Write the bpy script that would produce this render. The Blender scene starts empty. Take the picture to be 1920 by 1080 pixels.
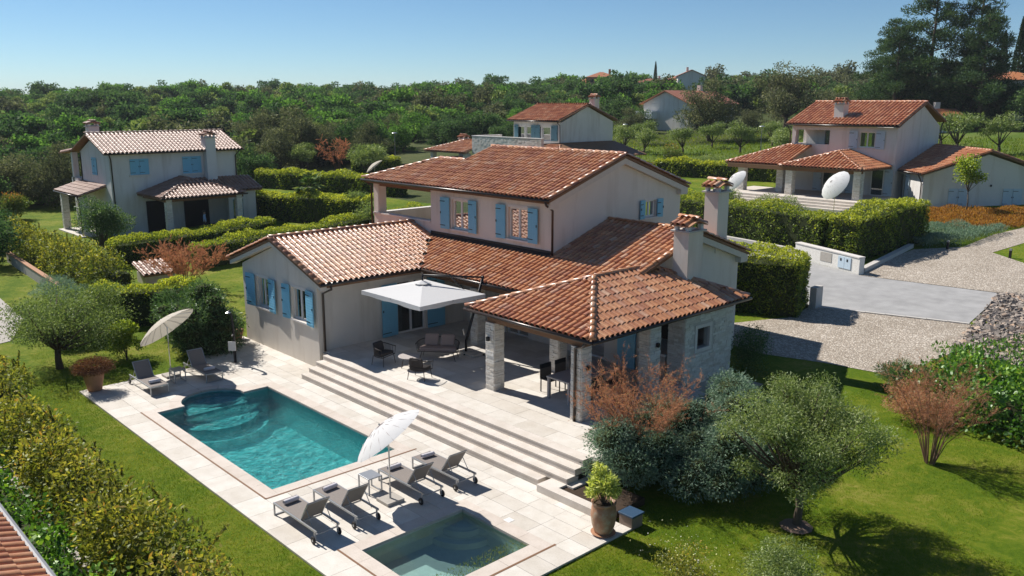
import bpy, math, random
import numpy as np
from mathutils import Vector, Matrix

random.seed(7)
RNG = np.random.default_rng(11)
SC = bpy.context.scene
COL = SC.collection

# ------------------------------------------------------------------ camera, sky, sun, exposure
cd = bpy.data.cameras.new('camera'); cam = bpy.data.objects.new('camera', cd); COL.objects.link(cam)
cam.matrix_world = Matrix(((0.6822236, -0.1558377, 0.7143427, 0), (0.7311429, 0.1440531, -0.6668424, 0), (0.0010159, 0.9772222, 0.2122161, 10), (0, 0, 0, 1)))
cd.sensor_width = 36.0; cd.lens = 30.242; cd.clip_start = 0.3; cd.clip_end = 6000.0
SC.camera = cam

SUN_TO = Vector((-1.0, -0.15, 1.0)).normalized()           # towards the sun
SUN_EL = math.asin(SUN_TO.z); SUN_AZ = math.atan2(SUN_TO.x, SUN_TO.y)
wd = bpy.data.worlds.new('World'); SC.world = wd; wd.use_nodes = True
wn = wd.node_tree; wn.nodes.clear()
sky = wn.nodes.new('ShaderNodeTexSky'); sky.sky_type = 'NISHITA'; sky.sun_disc = False
sky.sun_elevation = SUN_EL; sky.sun_rotation = SUN_AZ % (2 * math.pi)
sky.air_density = 1.0; sky.dust_density = 0.35; sky.ozone_density = 9.0; sky.altitude = 2500
bg = wn.nodes.new('ShaderNodeBackground'); bg.inputs['Strength'].default_value = 0.072
wo = wn.nodes.new('ShaderNodeOutputWorld')
wb = wn.nodes.new('ShaderNodeMix'); wb.data_type = 'RGBA'; wb.blend_type = 'MULTIPLY'; wb.inputs[0].default_value = 1.0; wb.inputs[7].default_value = (1.03, 1.0, 0.86, 1)   # white balance of the whole sky
wn.links.new(sky.outputs[0], wb.inputs[6]); wn.links.new(wb.outputs[2], bg.inputs[0]); wn.links.new(bg.outputs[0], wo.inputs[0])
sd = bpy.data.lights.new('sun', 'SUN'); sd.energy = 4.3; sd.angle = math.radians(0.53); sd.color = (1.0, 0.95, 0.88)
sun = bpy.data.objects.new('sun', sd); COL.objects.link(sun); sun.location = (-60, -10, 60)
sun.rotation_euler = (-SUN_TO).to_track_quat('-Z', 'Y').to_euler()
SC.view_settings.view_transform = 'Standard'; SC.view_settings.look = 'None'
SC.view_settings.exposure = 0.64; SC.view_settings.gamma = 1.0; SC.view_settings.use_curve_mapping = False
SC.cycles.max_bounces = 10; SC.cycles.diffuse_bounces = 5; SC.cycles.glossy_bounces = 3
SC.cycles.transparent_max_bounces = 12; SC.cycles.use_denoising = True
SC.cycles.caustics_reflective = False; SC.cycles.caustics_refractive = False

# ------------------------------------------------------------------ materials
def newmat(name):
    m = bpy.data.materials.new(name); m.use_nodes = True
    nt = m.node_tree; nt.nodes.clear()
    out = nt.nodes.new('ShaderNodeOutputMaterial')
    return m, nt, out
def N(nt, t, **kw):
    n = nt.nodes.new(t)
    for k, v in kw.items(): setattr(n, k, v)
    return n
def ramp(nt, fac, stops):
    r = nt.nodes.new('ShaderNodeValToRGB'); e = r.color_ramp.elements
    while len(e) < len(stops): e.new(0.5)
    for i, (p, c) in enumerate(stops):
        e[i].position = p; e[i].color = (*c, 1)
    if fac is not None: nt.links.new(fac, r.inputs[0])
    return r.outputs[0]
def mathn(nt, op, a, b=None):
    n = nt.nodes.new('ShaderNodeMath'); n.operation = op
    for i, x in enumerate((a, b)):
        if x is None: continue
        if isinstance(x, (int, float)): n.inputs[i].default_value = x
        else: nt.links.new(x, n.inputs[i])
    return n.outputs[0]
def mixc(nt, fac, a, b, mode='MIX'):
    n = nt.nodes.new('ShaderNodeMix'); n.data_type = 'RGBA'; n.blend_type = mode
    if isinstance(fac, (int, float)): n.inputs[0].default_value = fac
    else: nt.links.new(fac, n.inputs[0])
    for i, x in ((6, a), (7, b)):
        if isinstance(x, tuple): n.inputs[i].default_value = (*x, 1)
        else: nt.links.new(x, n.inputs[i])
    return n.outputs[2]
def noise(nt, scale, detail=4, rough=0.55, vec=None, dist=0.0):
    n = nt.nodes.new('ShaderNodeTexNoise'); n.inputs['Scale'].default_value = scale
    n.inputs['Detail'].default_value = detail; n.inputs['Roughness'].default_value = rough
    n.inputs['Distortion'].default_value = dist
    if vec is None:
        tc = nt.nodes.new('ShaderNodeTexCoord'); vec = tc.outputs['Object']
    nt.links.new(vec, n.inputs['Vector'])
    return n.outputs['Fac']
def objco(nt, scale=(1, 1, 1)):
    tc = nt.nodes.new('ShaderNodeTexCoord'); mp = nt.nodes.new('ShaderNodeMapping')
    mp.inputs['Scale'].default_value = scale
    nt.links.new(tc.outputs['Object'], mp.inputs['Vector']); return mp.outputs[0]
def bump(nt, h, strength=0.3, dist=0.02):
    b = nt.nodes.new('ShaderNodeBump'); b.inputs['Strength'].default_value = strength
    b.inputs['Distance'].default_value = dist; nt.links.new(h, b.inputs['Height']); return b.outputs[0]
def principled(nt, out, color, rough=0.6, spec=0.5, normal=None, metal=0.0):
    p = nt.nodes.new('ShaderNodeBsdfPrincipled')
    if isinstance(color, tuple): p.inputs['Base Color'].default_value = (*color, 1)
    else: nt.links.new(color, p.inputs['Base Color'])
    if isinstance(rough, (int, float)): p.inputs['Roughness'].default_value = rough
    else: nt.links.new(rough, p.inputs['Roughness'])
    p.inputs['Specular IOR Level'].default_value = spec; p.inputs['Metallic'].default_value = metal
    if normal is not None: nt.links.new(normal, p.inputs['Normal'])
    nt.links.new(p.outputs[0], out.inputs[0]); return p
def rnd(nt):
    """per piece random: point attribute 'rnd' on joined meshes plus the object's own random number"""
    a = nt.nodes.new('ShaderNodeAttribute'); a.attribute_name = 'rnd'
    o = nt.nodes.new('ShaderNodeObjectInfo')
    return mathn(nt, 'FRACT', mathn(nt, 'ADD', a.outputs['Fac'], o.outputs['Random']))

M = {}
def simple(key, color, rough=0.6, spec=0.4, metal=0.0, var=0.12, nscale=6.0, bscale=40.0, bstr=0.12):
    m, nt, out = newmat(key)
    f = noise(nt, nscale)
    c = mixc(nt, f, tuple(max(0, x * (1 - var)) for x in color), tuple(min(1, x * (1 + var)) for x in color))
    b = bump(nt, noise(nt, bscale, 3), bstr, 0.01) if bstr else None
    principled(nt, out, c, rough, spec, b, metal); M[key] = m; return m

def plaster(key, color):
    m, nt, out = newmat(key)
    f = noise(nt, 0.9, 6, 0.6); g = noise(nt, 1.0, 4, 0.6, objco(nt, (1.6, 1.6, 0.25)))
    c = mixc(nt, f, tuple(x * 0.90 for x in color), tuple(min(1, x * 1.06) for x in color))
    st = ramp(nt, g, [(0.50, (1, 1, 1)), (0.74, (0.74, 0.70, 0.65))])
    c = mixc(nt, 0.7, c, mixc(nt, 1.0, c, st, 'MULTIPLY'))
    principled(nt, out, c, 0.85, 0.2, bump(nt, noise(nt, 60, 4), 0.25, 0.01)); M[key] = m
plaster('plaster', (0.71, 0.655, 0.585)); plaster('plaster_pink', (0.70, 0.675, 0.645)); plaster('plaster_far', (0.70, 0.67, 0.62))

def tilemat(key, stops, rough=0.5, spec=0.45):
    m, nt, out = newmat(key)
    c = ramp(nt, rnd(nt), stops)
    f = noise(nt, 9, 5, 0.65)
    c = mixc(nt, ramp(nt, f, [(0.35, (0, 0, 0)), (0.75, (0.55, 0.55, 0.55))]), c, (0.20, 0.085, 0.05))
    g = noise(nt, 1.3, 5, 0.7)
    c = mixc(nt, ramp(nt, g, [(0.52, (0, 0, 0)), (0.8, (0.45, 0.45, 0.45))]), c, (0.40, 0.29, 0.20))
    principled(nt, out, c, rough, spec, bump(nt, noise(nt, 70, 3), 0.3, 0.006)); M[key] = m
tilemat('tile', [(0.0, (0.34, 0.125, 0.058)), (0.2, (0.48, 0.195, 0.080)), (0.5, (0.57, 0.255, 0.110)), (0.7, (0.63, 0.32, 0.155)), (0.85, (0.43, 0.175, 0.092)), (1.0, (0.66, 0.42, 0.27))], 0.35, 0.75)
tilemat('tile_pale', [(0.0, (0.28, 0.15, 0.10)), (0.5, (0.36, 0.20, 0.14)), (1.0, (0.42, 0.26, 0.19))], 0.45, 0.36)
tilemat('tile_red', [(0.0, (0.36, 0.12, 0.055)), (0.5, (0.50, 0.19, 0.080)), (0.8, (0.58, 0.25, 0.115)), (1.0, (0.63, 0.34, 0.19))], 0.4, 0.55)

def stonemat(key, stops, rough=0.8):
    m, nt, out = newmat(key)
    c = ramp(nt, rnd(nt), stops)
    f = noise(nt, 14, 5, 0.65)
    c = mixc(nt, 1.0, c, ramp(nt, f, [(0.25, (0.78, 0.76, 0.73)), (0.7, (1.05, 1.05, 1.04))]), 'MULTIPLY')
    principled(nt, out, c, rough, 0.3, bump(nt, noise(nt, 45, 5), 0.5, 0.015)); M[key] = m
stonemat('cladding', [(0, (0.64, 0.60, 0.55)), (0.4, (0.74, 0.71, 0.66)), (0.8, (0.80, 0.78, 0.74)), (1, (0.62, 0.57, 0.50))])
stonemat('rock', [(0, (0.13, 0.115, 0.105)), (0.5, (0.27, 0.235, 0.21)), (0.8, (0.40, 0.345, 0.30)), (1, (0.52, 0.36, 0.25))])

def paving(key, c0, c1, c2):
    m, nt, out = newmat(key)
    c = ramp(nt, rnd(nt), [(0, c0), (0.5, c1), (1, c2)])
    f = noise(nt, 2.2, 6, 0.6); g = noise(nt, 26, 4, 0.6)
    c = mixc(nt, 1.0, c, ramp(nt, f, [(0.3, (0.88, 0.86, 0.83)), (0.65, (1.03, 1.03, 1.03))]), 'MULTIPLY')
    c = mixc(nt, 1.0, c, ramp(nt, g, [(0.3, (0.93, 0.93, 0.92)), (0.6, (1.02, 1.02, 1.02))]), 'MULTIPLY')
    principled(nt, out, c, 0.7, 0.3, bump(nt, g, 0.15, 0.006)); M[key] = m
paving('deck_stone', (0.57, 0.525, 0.465), (0.64, 0.60, 0.545), (0.69, 0.655, 0.60))
paving('step_stone', (0.62, 0.565, 0.51), (0.64, 0.585, 0.53), (0.66, 0.605, 0.55))
paving('coping_stone', (0.58, 0.51, 0.45), (0.605, 0.535, 0.475), (0.63, 0.56, 0.50))

simple('shutter_blue', (0.20, 0.49, 0.66), 0.45, 0.4, 0, 0.06, 3, 30, 0.05)
simple('shutter_teal', (0.12, 0.24, 0.28), 0.5, 0.4); simple('shutter_pale', (0.50, 0.60, 0.68), 0.5, 0.4)
simple('white_paint', (0.74, 0.73, 0.70), 0.5, 0.4, 0, 0.04); simple('sill_stone', (0.68, 0.64, 0.60), 0.7, 0.3)
simple('soffit', (0.62, 0.57, 0.50), 0.8, 0.2); simple('wood', (0.20, 0.105, 0.055), 0.65, 0.3, 0, 0.25, 3)
simple('gutter_brown', (0.035, 0.024, 0.020), 0.3, 0.7, 0.3, 0.1); simple('flashing', (0.018, 0.016, 0.016), 0.5, 0.4)
simple('black_metal', (0.014, 0.014, 0.016), 0.4, 0.5, 0.3); simple('grey_metal', (0.40, 0.41, 0.42), 0.38, 0.5, 0.55, 0.06, 8, 60, 0.03)
simple('steel', (0.62, 0.62, 0.62), 0.28, 0.5, 0.9, 0.04, 8, 60, 0.02)
simple('sling', (0.235, 0.205, 0.185), 0.75, 0.25, 0, 0.08, 20, 300, 0.25); simple('towel', (0.66, 0.63, 0.66), 0.95, 0.1, 0, 0.06, 10, 160, 0.6)
simple('rubber', (0.03, 0.028, 0.027), 0.7, 0.3); simple('rope', (0.075, 0.065, 0.060), 0.8, 0.2, 0, 0.2, 30)
simple('cushion', (0.30, 0.235, 0.215), 0.9, 0.15, 0, 0.06, 12, 120, 0.3); simple('cushion_dark', (0.055, 0.050, 0.050), 0.9, 0.15, 0, 0.1, 12, 120, 0.3)
simple('table_grey', (0.42, 0.38, 0.36), 0.6, 0.3, 0, 0.1, 10); simple('concrete', (0.40, 0.37, 0.33), 0.85, 0.2, 0, 0.15, 5)
simple('concrete_pale', (0.52, 0.49, 0.45), 0.85, 0.2, 0, 0.12, 5); simple('bark', (0.105, 0.080, 0.060), 0.9, 0.15, 0, 0.4, 9, 25, 0.8)
simple('bark_red', (0.20, 0.12, 0.085), 0.9, 0.15, 0, 0.3, 9); simple('terracotta', (0.40, 0.21, 0.12), 0.75, 0.25, 0, 0.25, 4)
simple('twigs', (0.045, 0.055, 0.022), 0.95, 0.1, 0, 0.4, 9, 20, 0.8); simple('box_shade', (0.26, 0.20, 0.165), 0.8, 0.2); simple('soil', (0.06, 0.042, 0.030), 0.95, 0.1, 0, 0.3, 12, 30, 0.8); simple('mulch', (0.20, 0.14, 0.105), 0.95, 0.1, 0, 0.35, 18, 40, 0.9)
simple('dark_room', (0.03, 0.027, 0.025), 0.9, 0.1); simple('skin', (0.45, 0.27, 0.19), 0.6, 0.3); simple('hair', (0.05, 0.035, 0.025), 0.7, 0.3)
simple('shirt', (0.42, 0.56, 0.72), 0.85, 0.15); simple('trousers', (0.03, 0.035, 0.05), 0.85, 0.15); simple('blue_box', (0.03, 0.07, 0.13), 0.5, 0.4)
simple('curtain', (0.62, 0.60, 0.56), 0.9, 0.1); simple('road', (0.33, 0.325, 0.32), 0.9, 0.2, 0, 0.34, 1.4, 90, 0.3); simple('chrome_grey', (0.25, 0.25, 0.26), 0.5, 0.5)

# aged terracotta jar
m, nt, out = newmat('jar')
f = noise(nt, 3.2, 6, 0.65); c = ramp(nt, f, [(0.35, (0.30, 0.135, 0.07)), (0.5, (0.36, 0.20, 0.12)), (0.62, (0.40, 0.33, 0.24)), (0.8, (0.30, 0.26, 0.19))])
principled(nt, out, c, 0.6, 0.4, bump(nt, noise(nt, 30, 4), 0.3, 0.01)); M['jar'] = m

# parasol cloth: a little light comes through
def cloth(key, color, trans):
    m, nt, out = newmat(key)
    d = N(nt, 'ShaderNodeBsdfDiffuse'); t = N(nt, 'ShaderNodeBsdfTranslucent'); mx = N(nt, 'ShaderNodeMixShader')
    c = mixc(nt, noise(nt, 5, 3), tuple(x * 0.96 for x in color), color)
    nt.links.new(c, d.inputs[0]); nt.links.new(c, t.inputs[0]); mx.inputs[0].default_value = trans
    nb = bump(nt, noise(nt, 7, 3), 0.15, 0.03); nt.links.new(nb, d.inputs['Normal'])
    nt.links.new(d.outputs[0], mx.inputs[1]); nt.links.new(t.outputs[0], mx.inputs[2]); nt.links.new(mx.outputs[0], out.inputs[0]); M[key] = m
cloth('cloth_white', (0.66, 0.655, 0.65), 0.10); cloth('cloth_cream', (0.62, 0.565, 0.48), 0.22)

# window glass: tinted see-through with mirror reflection by angle
m, nt, out = newmat('glass')
fr = N(nt, 'ShaderNodeFresnel'); fr.inputs[0].default_value = 1.5
tr = N(nt, 'ShaderNodeBsdfTransparent'); tr.inputs[0].default_value = (0.62, 0.68, 0.68, 1)
gl = N(nt, 'ShaderNodeBsdfGlossy'); gl.inputs['Roughness'].default_value = 0.02
mx = N(nt, 'ShaderNodeMixShader'); nt.links.new(mathn(nt, 'ADD', fr.outputs[0], 0.05), mx.inputs[0])
nt.links.new(tr.outputs[0], mx.inputs[1]); nt.links.new(gl.outputs[0], mx.inputs[2]); nt.links.new(mx.outputs[0], out.inputs[0]); M['glass'] = m

# water: tinted see-through body, refraction and sky reflection, ripples as fine relief on the surface
def water(key, tint, scale, rip):
    m, nt, out = newmat(key)
    v = objco(nt, (1, 1, 1))
    h1 = noise(nt, scale, 3, 0.6, v, 0.6); h2 = noise(nt, scale * 0.37, 2, 0.5, v, 0.3)
    nb = bump(nt, mathn(nt, 'ADD', h1, h2), rip, 0.06)
    tr = N(nt, 'ShaderNodeBsdfTransparent'); tr.inputs[0].default_value = (*tint, 1)
    rf = N(nt, 'ShaderNodeBsdfRefraction'); rf.inputs['Color'].default_value = (*tint, 1); rf.inputs['IOR'].default_value = 1.33; rf.inputs['Roughness'].default_value = 0.0
    nt.links.new(nb, rf.inputs['Normal'])
    gl = N(nt, 'ShaderNodeBsdfGlossy'); gl.inputs['Roughness'].default_value = 0.05; nt.links.new(nb, gl.inputs['Normal'])
    fr = N(nt, 'ShaderNodeFresnel'); fr.inputs[0].default_value = 1.33; nt.links.new(nb, fr.inputs['Normal'])
    m1 = N(nt, 'ShaderNodeMixShader'); m1.inputs[0].default_value = 0.35
    nt.links.new(tr.outputs[0], m1.inputs[1]); nt.links.new(rf.outputs[0], m1.inputs[2])
    m2 = N(nt, 'ShaderNodeMixShader'); nt.links.new(fr.outputs[0], m2.inputs[0])
    nt.links.new(m1.outputs[0], m2.inputs[1]); nt.links.new(gl.outputs[0], m2.inputs[2]); nt.links.new(m2.outputs[0], out.inputs[0]); M[key] = m
water('water_big', (0.46, 0.93, 0.94), 6.0, 1.0); water('water_small', (0.74, 0.93, 0.95), 3.0, 0.10)
def cellmat(key, stops, scale):
    m, nt, out = newmat(key)
    vo = N(nt, 'ShaderNodeTexVoronoi'); vo.inputs['Scale'].default_value = scale
    tc = N(nt, 'ShaderNodeTexCoord'); nt.links.new(tc.outputs['Object'], vo.inputs['Vector'])
    sp = N(nt, 'ShaderNodeSeparateColor'); nt.links.new(vo.outputs['Color'], sp.inputs[0])
    c = ramp(nt, sp.outputs[0], stops)
    principled(nt, out, c, 0.5, 0.3); M[key] = m
cellmat('pool_caustics', [(0, (0.20, 0.52, 0.53)), (0.3, (0.36, 0.70, 0.70)), (0.65, (0.52, 0.84, 0.82)), (0.9, (0.80, 0.95, 0.93)), (1, (0.9, 0.97, 0.95))], 5.5)  # bright caustic mottling of the water painted into the floor colour
cellmat('pool_wall', [(0, (0.28, 0.58, 0.60)), (1, (0.40, 0.70, 0.71))], 9.0)
cellmat('pool_liner', [(0, (0.66, 0.70, 0.62)), (1, (0.72, 0.76, 0.68))], 8.0)

# ground covers
def grassmat(key, stops, scale=1.0):
    m, nt, out = newmat(key)
    a = noise(nt, 0.35 * scale, 5, 0.6); b = noise(nt, 3.0 * scale, 5, 0.7, None, 1.2); d = noise(nt, 60, 3, 0.7)
    f = mathn(nt, 'ADD', mathn(nt, 'MULTIPLY', a, 0.5), mathn(nt, 'ADD', mathn(nt, 'MULTIPLY', b, 0.38), mathn(nt, 'MULTIPLY', d, 0.22)))
    c = ramp(nt, f, stops)
    principled(nt, out, c, 0.9, 0.1, bump(nt, d, 0.8, 0.03)); M[key] = m
grassmat('lawn', [(0.38, (0.045, 0.090, 0.004)), (0.5, (0.085, 0.140, 0.007)), (0.58, (0.145, 0.18, 0.014)), (0.68, (0.26, 0.235, 0.055))])
grassmat('meadow', [(0.35, (0.05, 0.085, 0.015)), (0.5, (0.085, 0.14, 0.02)), (0.65, (0.15, 0.18, 0.05)), (0.8, (0.21, 0.19, 0.09))], 0.5)
grassmat('forest_floor', [(0.35, (0.025, 0.040, 0.012)), (0.5, (0.045, 0.065, 0.018)), (0.65, (0.09, 0.10, 0.035)), (0.8, (0.14, 0.12, 0.06))], 0.25)

def cobble(key, scale):
    m, nt, out = newmat(key)
    vo = N(nt, 'ShaderNodeTexVoronoi'); vo.inputs['Scale'].default_value = scale; vo.inputs['Randomness'].default_value = 0.75
    ve = N(nt, 'ShaderNodeTexVoronoi'); ve.feature = 'DISTANCE_TO_EDGE'; ve.inputs['Scale'].default_value = scale; ve.inputs['Randomness'].default_value = 0.75
    v = objco(nt, (1.0, 1.0, 0.0))
    nt.links.new(v, vo.inputs['Vector']); nt.links.new(v, ve.inputs['Vector'])
    sp = N(nt, 'ShaderNodeSeparateColor'); nt.links.new(vo.outputs['Color'], sp.inputs[0])
    c = ramp(nt, sp.outputs[0], [(0, (0.36, 0.30, 0.24)), (0.4, (0.47, 0.405, 0.335)), (0.75, (0.56, 0.495, 0.42)), (1, (0.65, 0.585, 0.50))])
    j = ramp(nt, ve.outputs['Distance'], [(0.03, (0, 0, 0)), (0.12, (1, 1, 1))])
    c = mixc(nt, j, (0.28, 0.24, 0.195), c)
    g = noise(nt, 0.5, 5, 0.6); c = mixc(nt, 1.0, c, ramp(nt, g, [(0.3, (0.85, 0.84, 0.82)), (0.7, (1.05, 1.05, 1.05))]), 'MULTIPLY')
    principled(nt, out, c, 0.85, 0.2, bump(nt, ramp(nt, ve.outputs['Distance'], [(0, (0, 0, 0)), (0.25, (1, 1, 1))]), 0.6, 0.03)); M[key] = m
cobble('cobbles', 10.0)
cobble('gravel', 25.0)

def leafmat(key, stops, trans=0.35, gloss=0.08, rough=0.4, tint=(1.25, 1.2, 0.6)):
    m, nt, out = newmat(key)
    a = nt.nodes.new('ShaderNodeAttribute'); a.attribute_name = 'rnd'
    o = nt.nodes.new('ShaderNodeObjectInfo')
    f = mathn(nt, 'ADD', a.outputs['Fac'], mathn(nt, 'MULTIPLY', mathn(nt, 'SUBTRACT', o.outputs['Random'], 0.5), 0.22))
    c = ramp(nt, f, stops); c = mixc(nt, 1.0, c, (1.32, 1.32, 1.25), 'MULTIPLY'); trans = min(0.52, trans + 0.06)   # half of it is reflected, half let through
    d = N(nt, 'ShaderNodeBsdfDiffuse'); t = N(nt, 'ShaderNodeBsdfTranslucent'); g = N(nt, 'ShaderNodeBsdfGlossy')
    g.inputs['Roughness'].default_value = rough + 0.12; g.inputs[0].default_value = (0.55, 0.6, 0.5, 1)
    nt.links.new(c, d.inputs[0]); nt.links.new(mixc(nt, 1.0, c, tint, 'MULTIPLY'), t.inputs[0])
    m1 = N(nt, 'ShaderNodeMixShader'); m1.inputs[0].default_value = trans
    nt.links.new(d.outputs[0], m1.inputs[1]); nt.links.new(t.outputs[0], m1.inputs[2])
    m2 = N(nt, 'ShaderNodeMixShader'); m2.inputs[0].default_value = gloss * 0.6
    nt.links.new(m1.outputs[0], m2.inputs[1]); nt.links.new(g.outputs[0], m2.inputs[2]); nt.links.new(m2.outputs[0], out.inputs[0]); M[key] = m
leafmat('leaf_laurel', [(0, (0.046, 0.085, 0.017)), (0.45, (0.100, 0.155, 0.026)), (0.75, (0.215, 0.260, 0.034)), (1, (0.40, 0.42, 0.055))], 0.48, 0.09, 0.38)
leafmat('leaf_hedge_near', [(0, (0.055, 0.085, 0.016)), (0.4, (0.135, 0.160, 0.028)), (0.7, (0.26, 0.255, 0.045)), (0.92, (0.40, 0.36, 0.08)), (1, (0.40, 0.24, 0.06))], 0.42, 0.09, 0.40)
leafmat('leaf_ivy', [(0, (0.028, 0.078, 0.016)), (0.5, (0.062, 0.155, 0.023)), (0.85, (0.124, 0.256, 0.031)), (1, (0.248, 0.388, 0.062))], 0.38, 0.13, 0.32)
leafmat('leaf_olive', [(0, (0.075, 0.115, 0.030)), (0.5, (0.165, 0.215, 0.068)), (0.8, (0.245, 0.285, 0.115)), (1, (0.38, 0.41, 0.22))], 0.35, 0.10, 0.42, (1.15, 1.2, 0.7))
leafmat('leaf_grey', [(0, (0.065, 0.115, 0.085)), (0.5, (0.145, 0.215, 0.160)), (0.85, (0.220, 0.300, 0.230)), (1, (0.32, 0.39, 0.31))], 0.30, 0.06, 0.5, (1.1, 1.15, 0.9))
leafmat('leaf_oleander', [(0, (0.031, 0.070, 0.028)), (0.5, (0.070, 0.132, 0.050)), (0.85, (0.132, 0.202, 0.078)), (1, (0.310, 0.388, 0.202))], 0.35, 0.12, 0.36)
leafmat('leaf_red', [(0, (0.20, 0.100, 0.060)), (0.5, (0.36, 0.185, 0.115)), (0.85, (0.46, 0.26, 0.17)), (1, (0.26, 0.24, 0.10))], 0.40, 0.03, 0.5, (1.2, 0.9, 0.7))
leafmat('leaf_brown', [(0, (0.055, 0.025, 0.020)), (0.5, (0.10, 0.046, 0.034)), (1, (0.16, 0.08, 0.055))], 0.3, 0.03, 0.5)
leafmat('leaf_photinia', [(0, (0.046, 0.078, 0.019)), (0.5, (0.093, 0.132, 0.028)), (0.72, (0.248, 0.139, 0.034)), (1, (0.620, 0.171, 0.046))], 0.40, 0.08, 0.4)
leafmat('leaf_gold', [(0, (0.11, 0.18, 0.02)), (0.5, (0.22, 0.30, 0.03)), (1, (0.42, 0.46, 0.06))], 0.45, 0.10, 0.38)
leafmat('leaf_variegated', [(0, (0.124, 0.186, 0.039)), (0.5, (0.310, 0.372, 0.093)), (1, (0.775, 0.775, 0.310))], 0.40, 0.10, 0.36)
leafmat('leaf_oak', [(0, (0.028, 0.062, 0.024)), (0.5, (0.060, 0.112, 0.042)), (0.85, (0.108, 0.165, 0.060)), (1, (0.18, 0.24, 0.10))], 0.35, 0.05, 0.5, (1.05, 1.15, 0.75))
leafmat('leaf_holm', [(0, (0.046, 0.054, 0.031)), (0.5, (0.101, 0.109, 0.059)), (0.85, (0.186, 0.178, 0.101)), (1, (0.341, 0.310, 0.202))], 0.30, 0.05, 0.5, (1.05, 1.15, 0.75))
leafmat('leaf_green', [(0, (0.042, 0.098, 0.022)), (0.5, (0.088, 0.180, 0.036)), (0.85, (0.150, 0.255, 0.050)), (1, (0.22, 0.31, 0.08))], 0.45, 0.05, 0.5, (1.05, 1.15, 0.75))
leafmat('leaf_pine', [(0, (0.018, 0.042, 0.021)), (0.5, (0.042, 0.083, 0.036)), (0.85, (0.083, 0.128, 0.045)), (1, (0.135, 0.165, 0.068))], 0.25, 0.04, 0.5)
leafmat('leaf_cypress', [(0, (0.013, 0.029, 0.016)), (0.6, (0.029, 0.055, 0.026)), (1, (0.058, 0.091, 0.039))], 0.20, 0.03, 0.6)
leafmat('leaf_bed', [(0, (0.155, 0.078, 0.028)), (0.5, (0.310, 0.147, 0.039)), (0.85, (0.403, 0.225, 0.054)), (1, (0.248, 0.232, 0.054))], 0.40, 0.03, 0.5)
leafmat('leaf_palm', [(0, (0.031, 0.070, 0.023)), (0.6, (0.078, 0.139, 0.046)), (1, (0.248, 0.264, 0.093))], 0.30, 0.08, 0.4)
leafmat('blade', [(0, (0.055, 0.105, 0.004)), (0.5, (0.110, 0.165, 0.008)), (0.85, (0.175, 0.205, 0.016)), (1, (0.27, 0.25, 0.06))], 0.45, 0.03, 0.5)
leafmat('petal', [(0, (0.600, 0.580, 0.520)), (1, (0.750, 0.730, 0.660))], 0.40, 0.0)

# ------------------------------------------------------------------ helpers
WM = {}
def reg(o, parent, wm=None):
    COL.objects.link(o)
    WM[o.name] = wm or Matrix.Identity(4)
    if parent is not None:
        o.parent = parent; o.matrix_parent_inverse = WM[parent.name].inverted()
    return o
def empty(name, loc=(0, 0, 0)):
    o = bpy.data.objects.new(name, None); o.empty_display_size = 0.2; o.location = loc
    return reg(o, None, Matrix.Translation(loc))
def tag(o, label=None, cat=None, group=None, kind=None):
    if label: o['label'] = label
    if cat: o['category'] = cat
    if group: o['group'] = group
    if kind: o['kind'] = kind
    return o
def thing(name, loc, label, cat, group=None): return tag(empty(name, loc), label, cat, group)
def copy_tree(o, parent=None):
    c = o.copy(); COL.objects.link(c); WM[c.name] = WM[o.name]
    c.parent = parent
    for ch in list(o.children): copy_tree(ch, c)
    return c
def npmesh(name, V, F, mat, parent=None, r=None, smooth=False):
    V = np.asarray(V, dtype=np.float32); F = np.asarray(F, dtype=np.int32); k = F.shape[1]
    me = bpy.data.meshes.new(name)
    me.vertices.add(len(V)); me.vertices.foreach_set('co', V.ravel())
    me.loops.add(F.size); me.loops.foreach_set('vertex_index', F.ravel())
    me.polygons.add(len(F)); me.polygons.foreach_set('loop_start', np.arange(0, F.size, k, dtype=np.int32))
    me.polygons.foreach_set('loop_total', np.full(len(F), k, dtype=np.int32))
    if smooth: me.polygons.foreach_set('use_smooth', np.ones(len(F), dtype=bool))
    me.update(calc_edges=True)
    if r is not None:
        a = me.attributes.new('rnd', 'FLOAT', 'POINT'); a.data.foreach_set('value', np.asarray(r, dtype=np.float32))
    me.materials.append(M[mat] if isinstance(mat, str) else mat)
    return reg(bpy.data.objects.new(name, me), parent)

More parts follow.
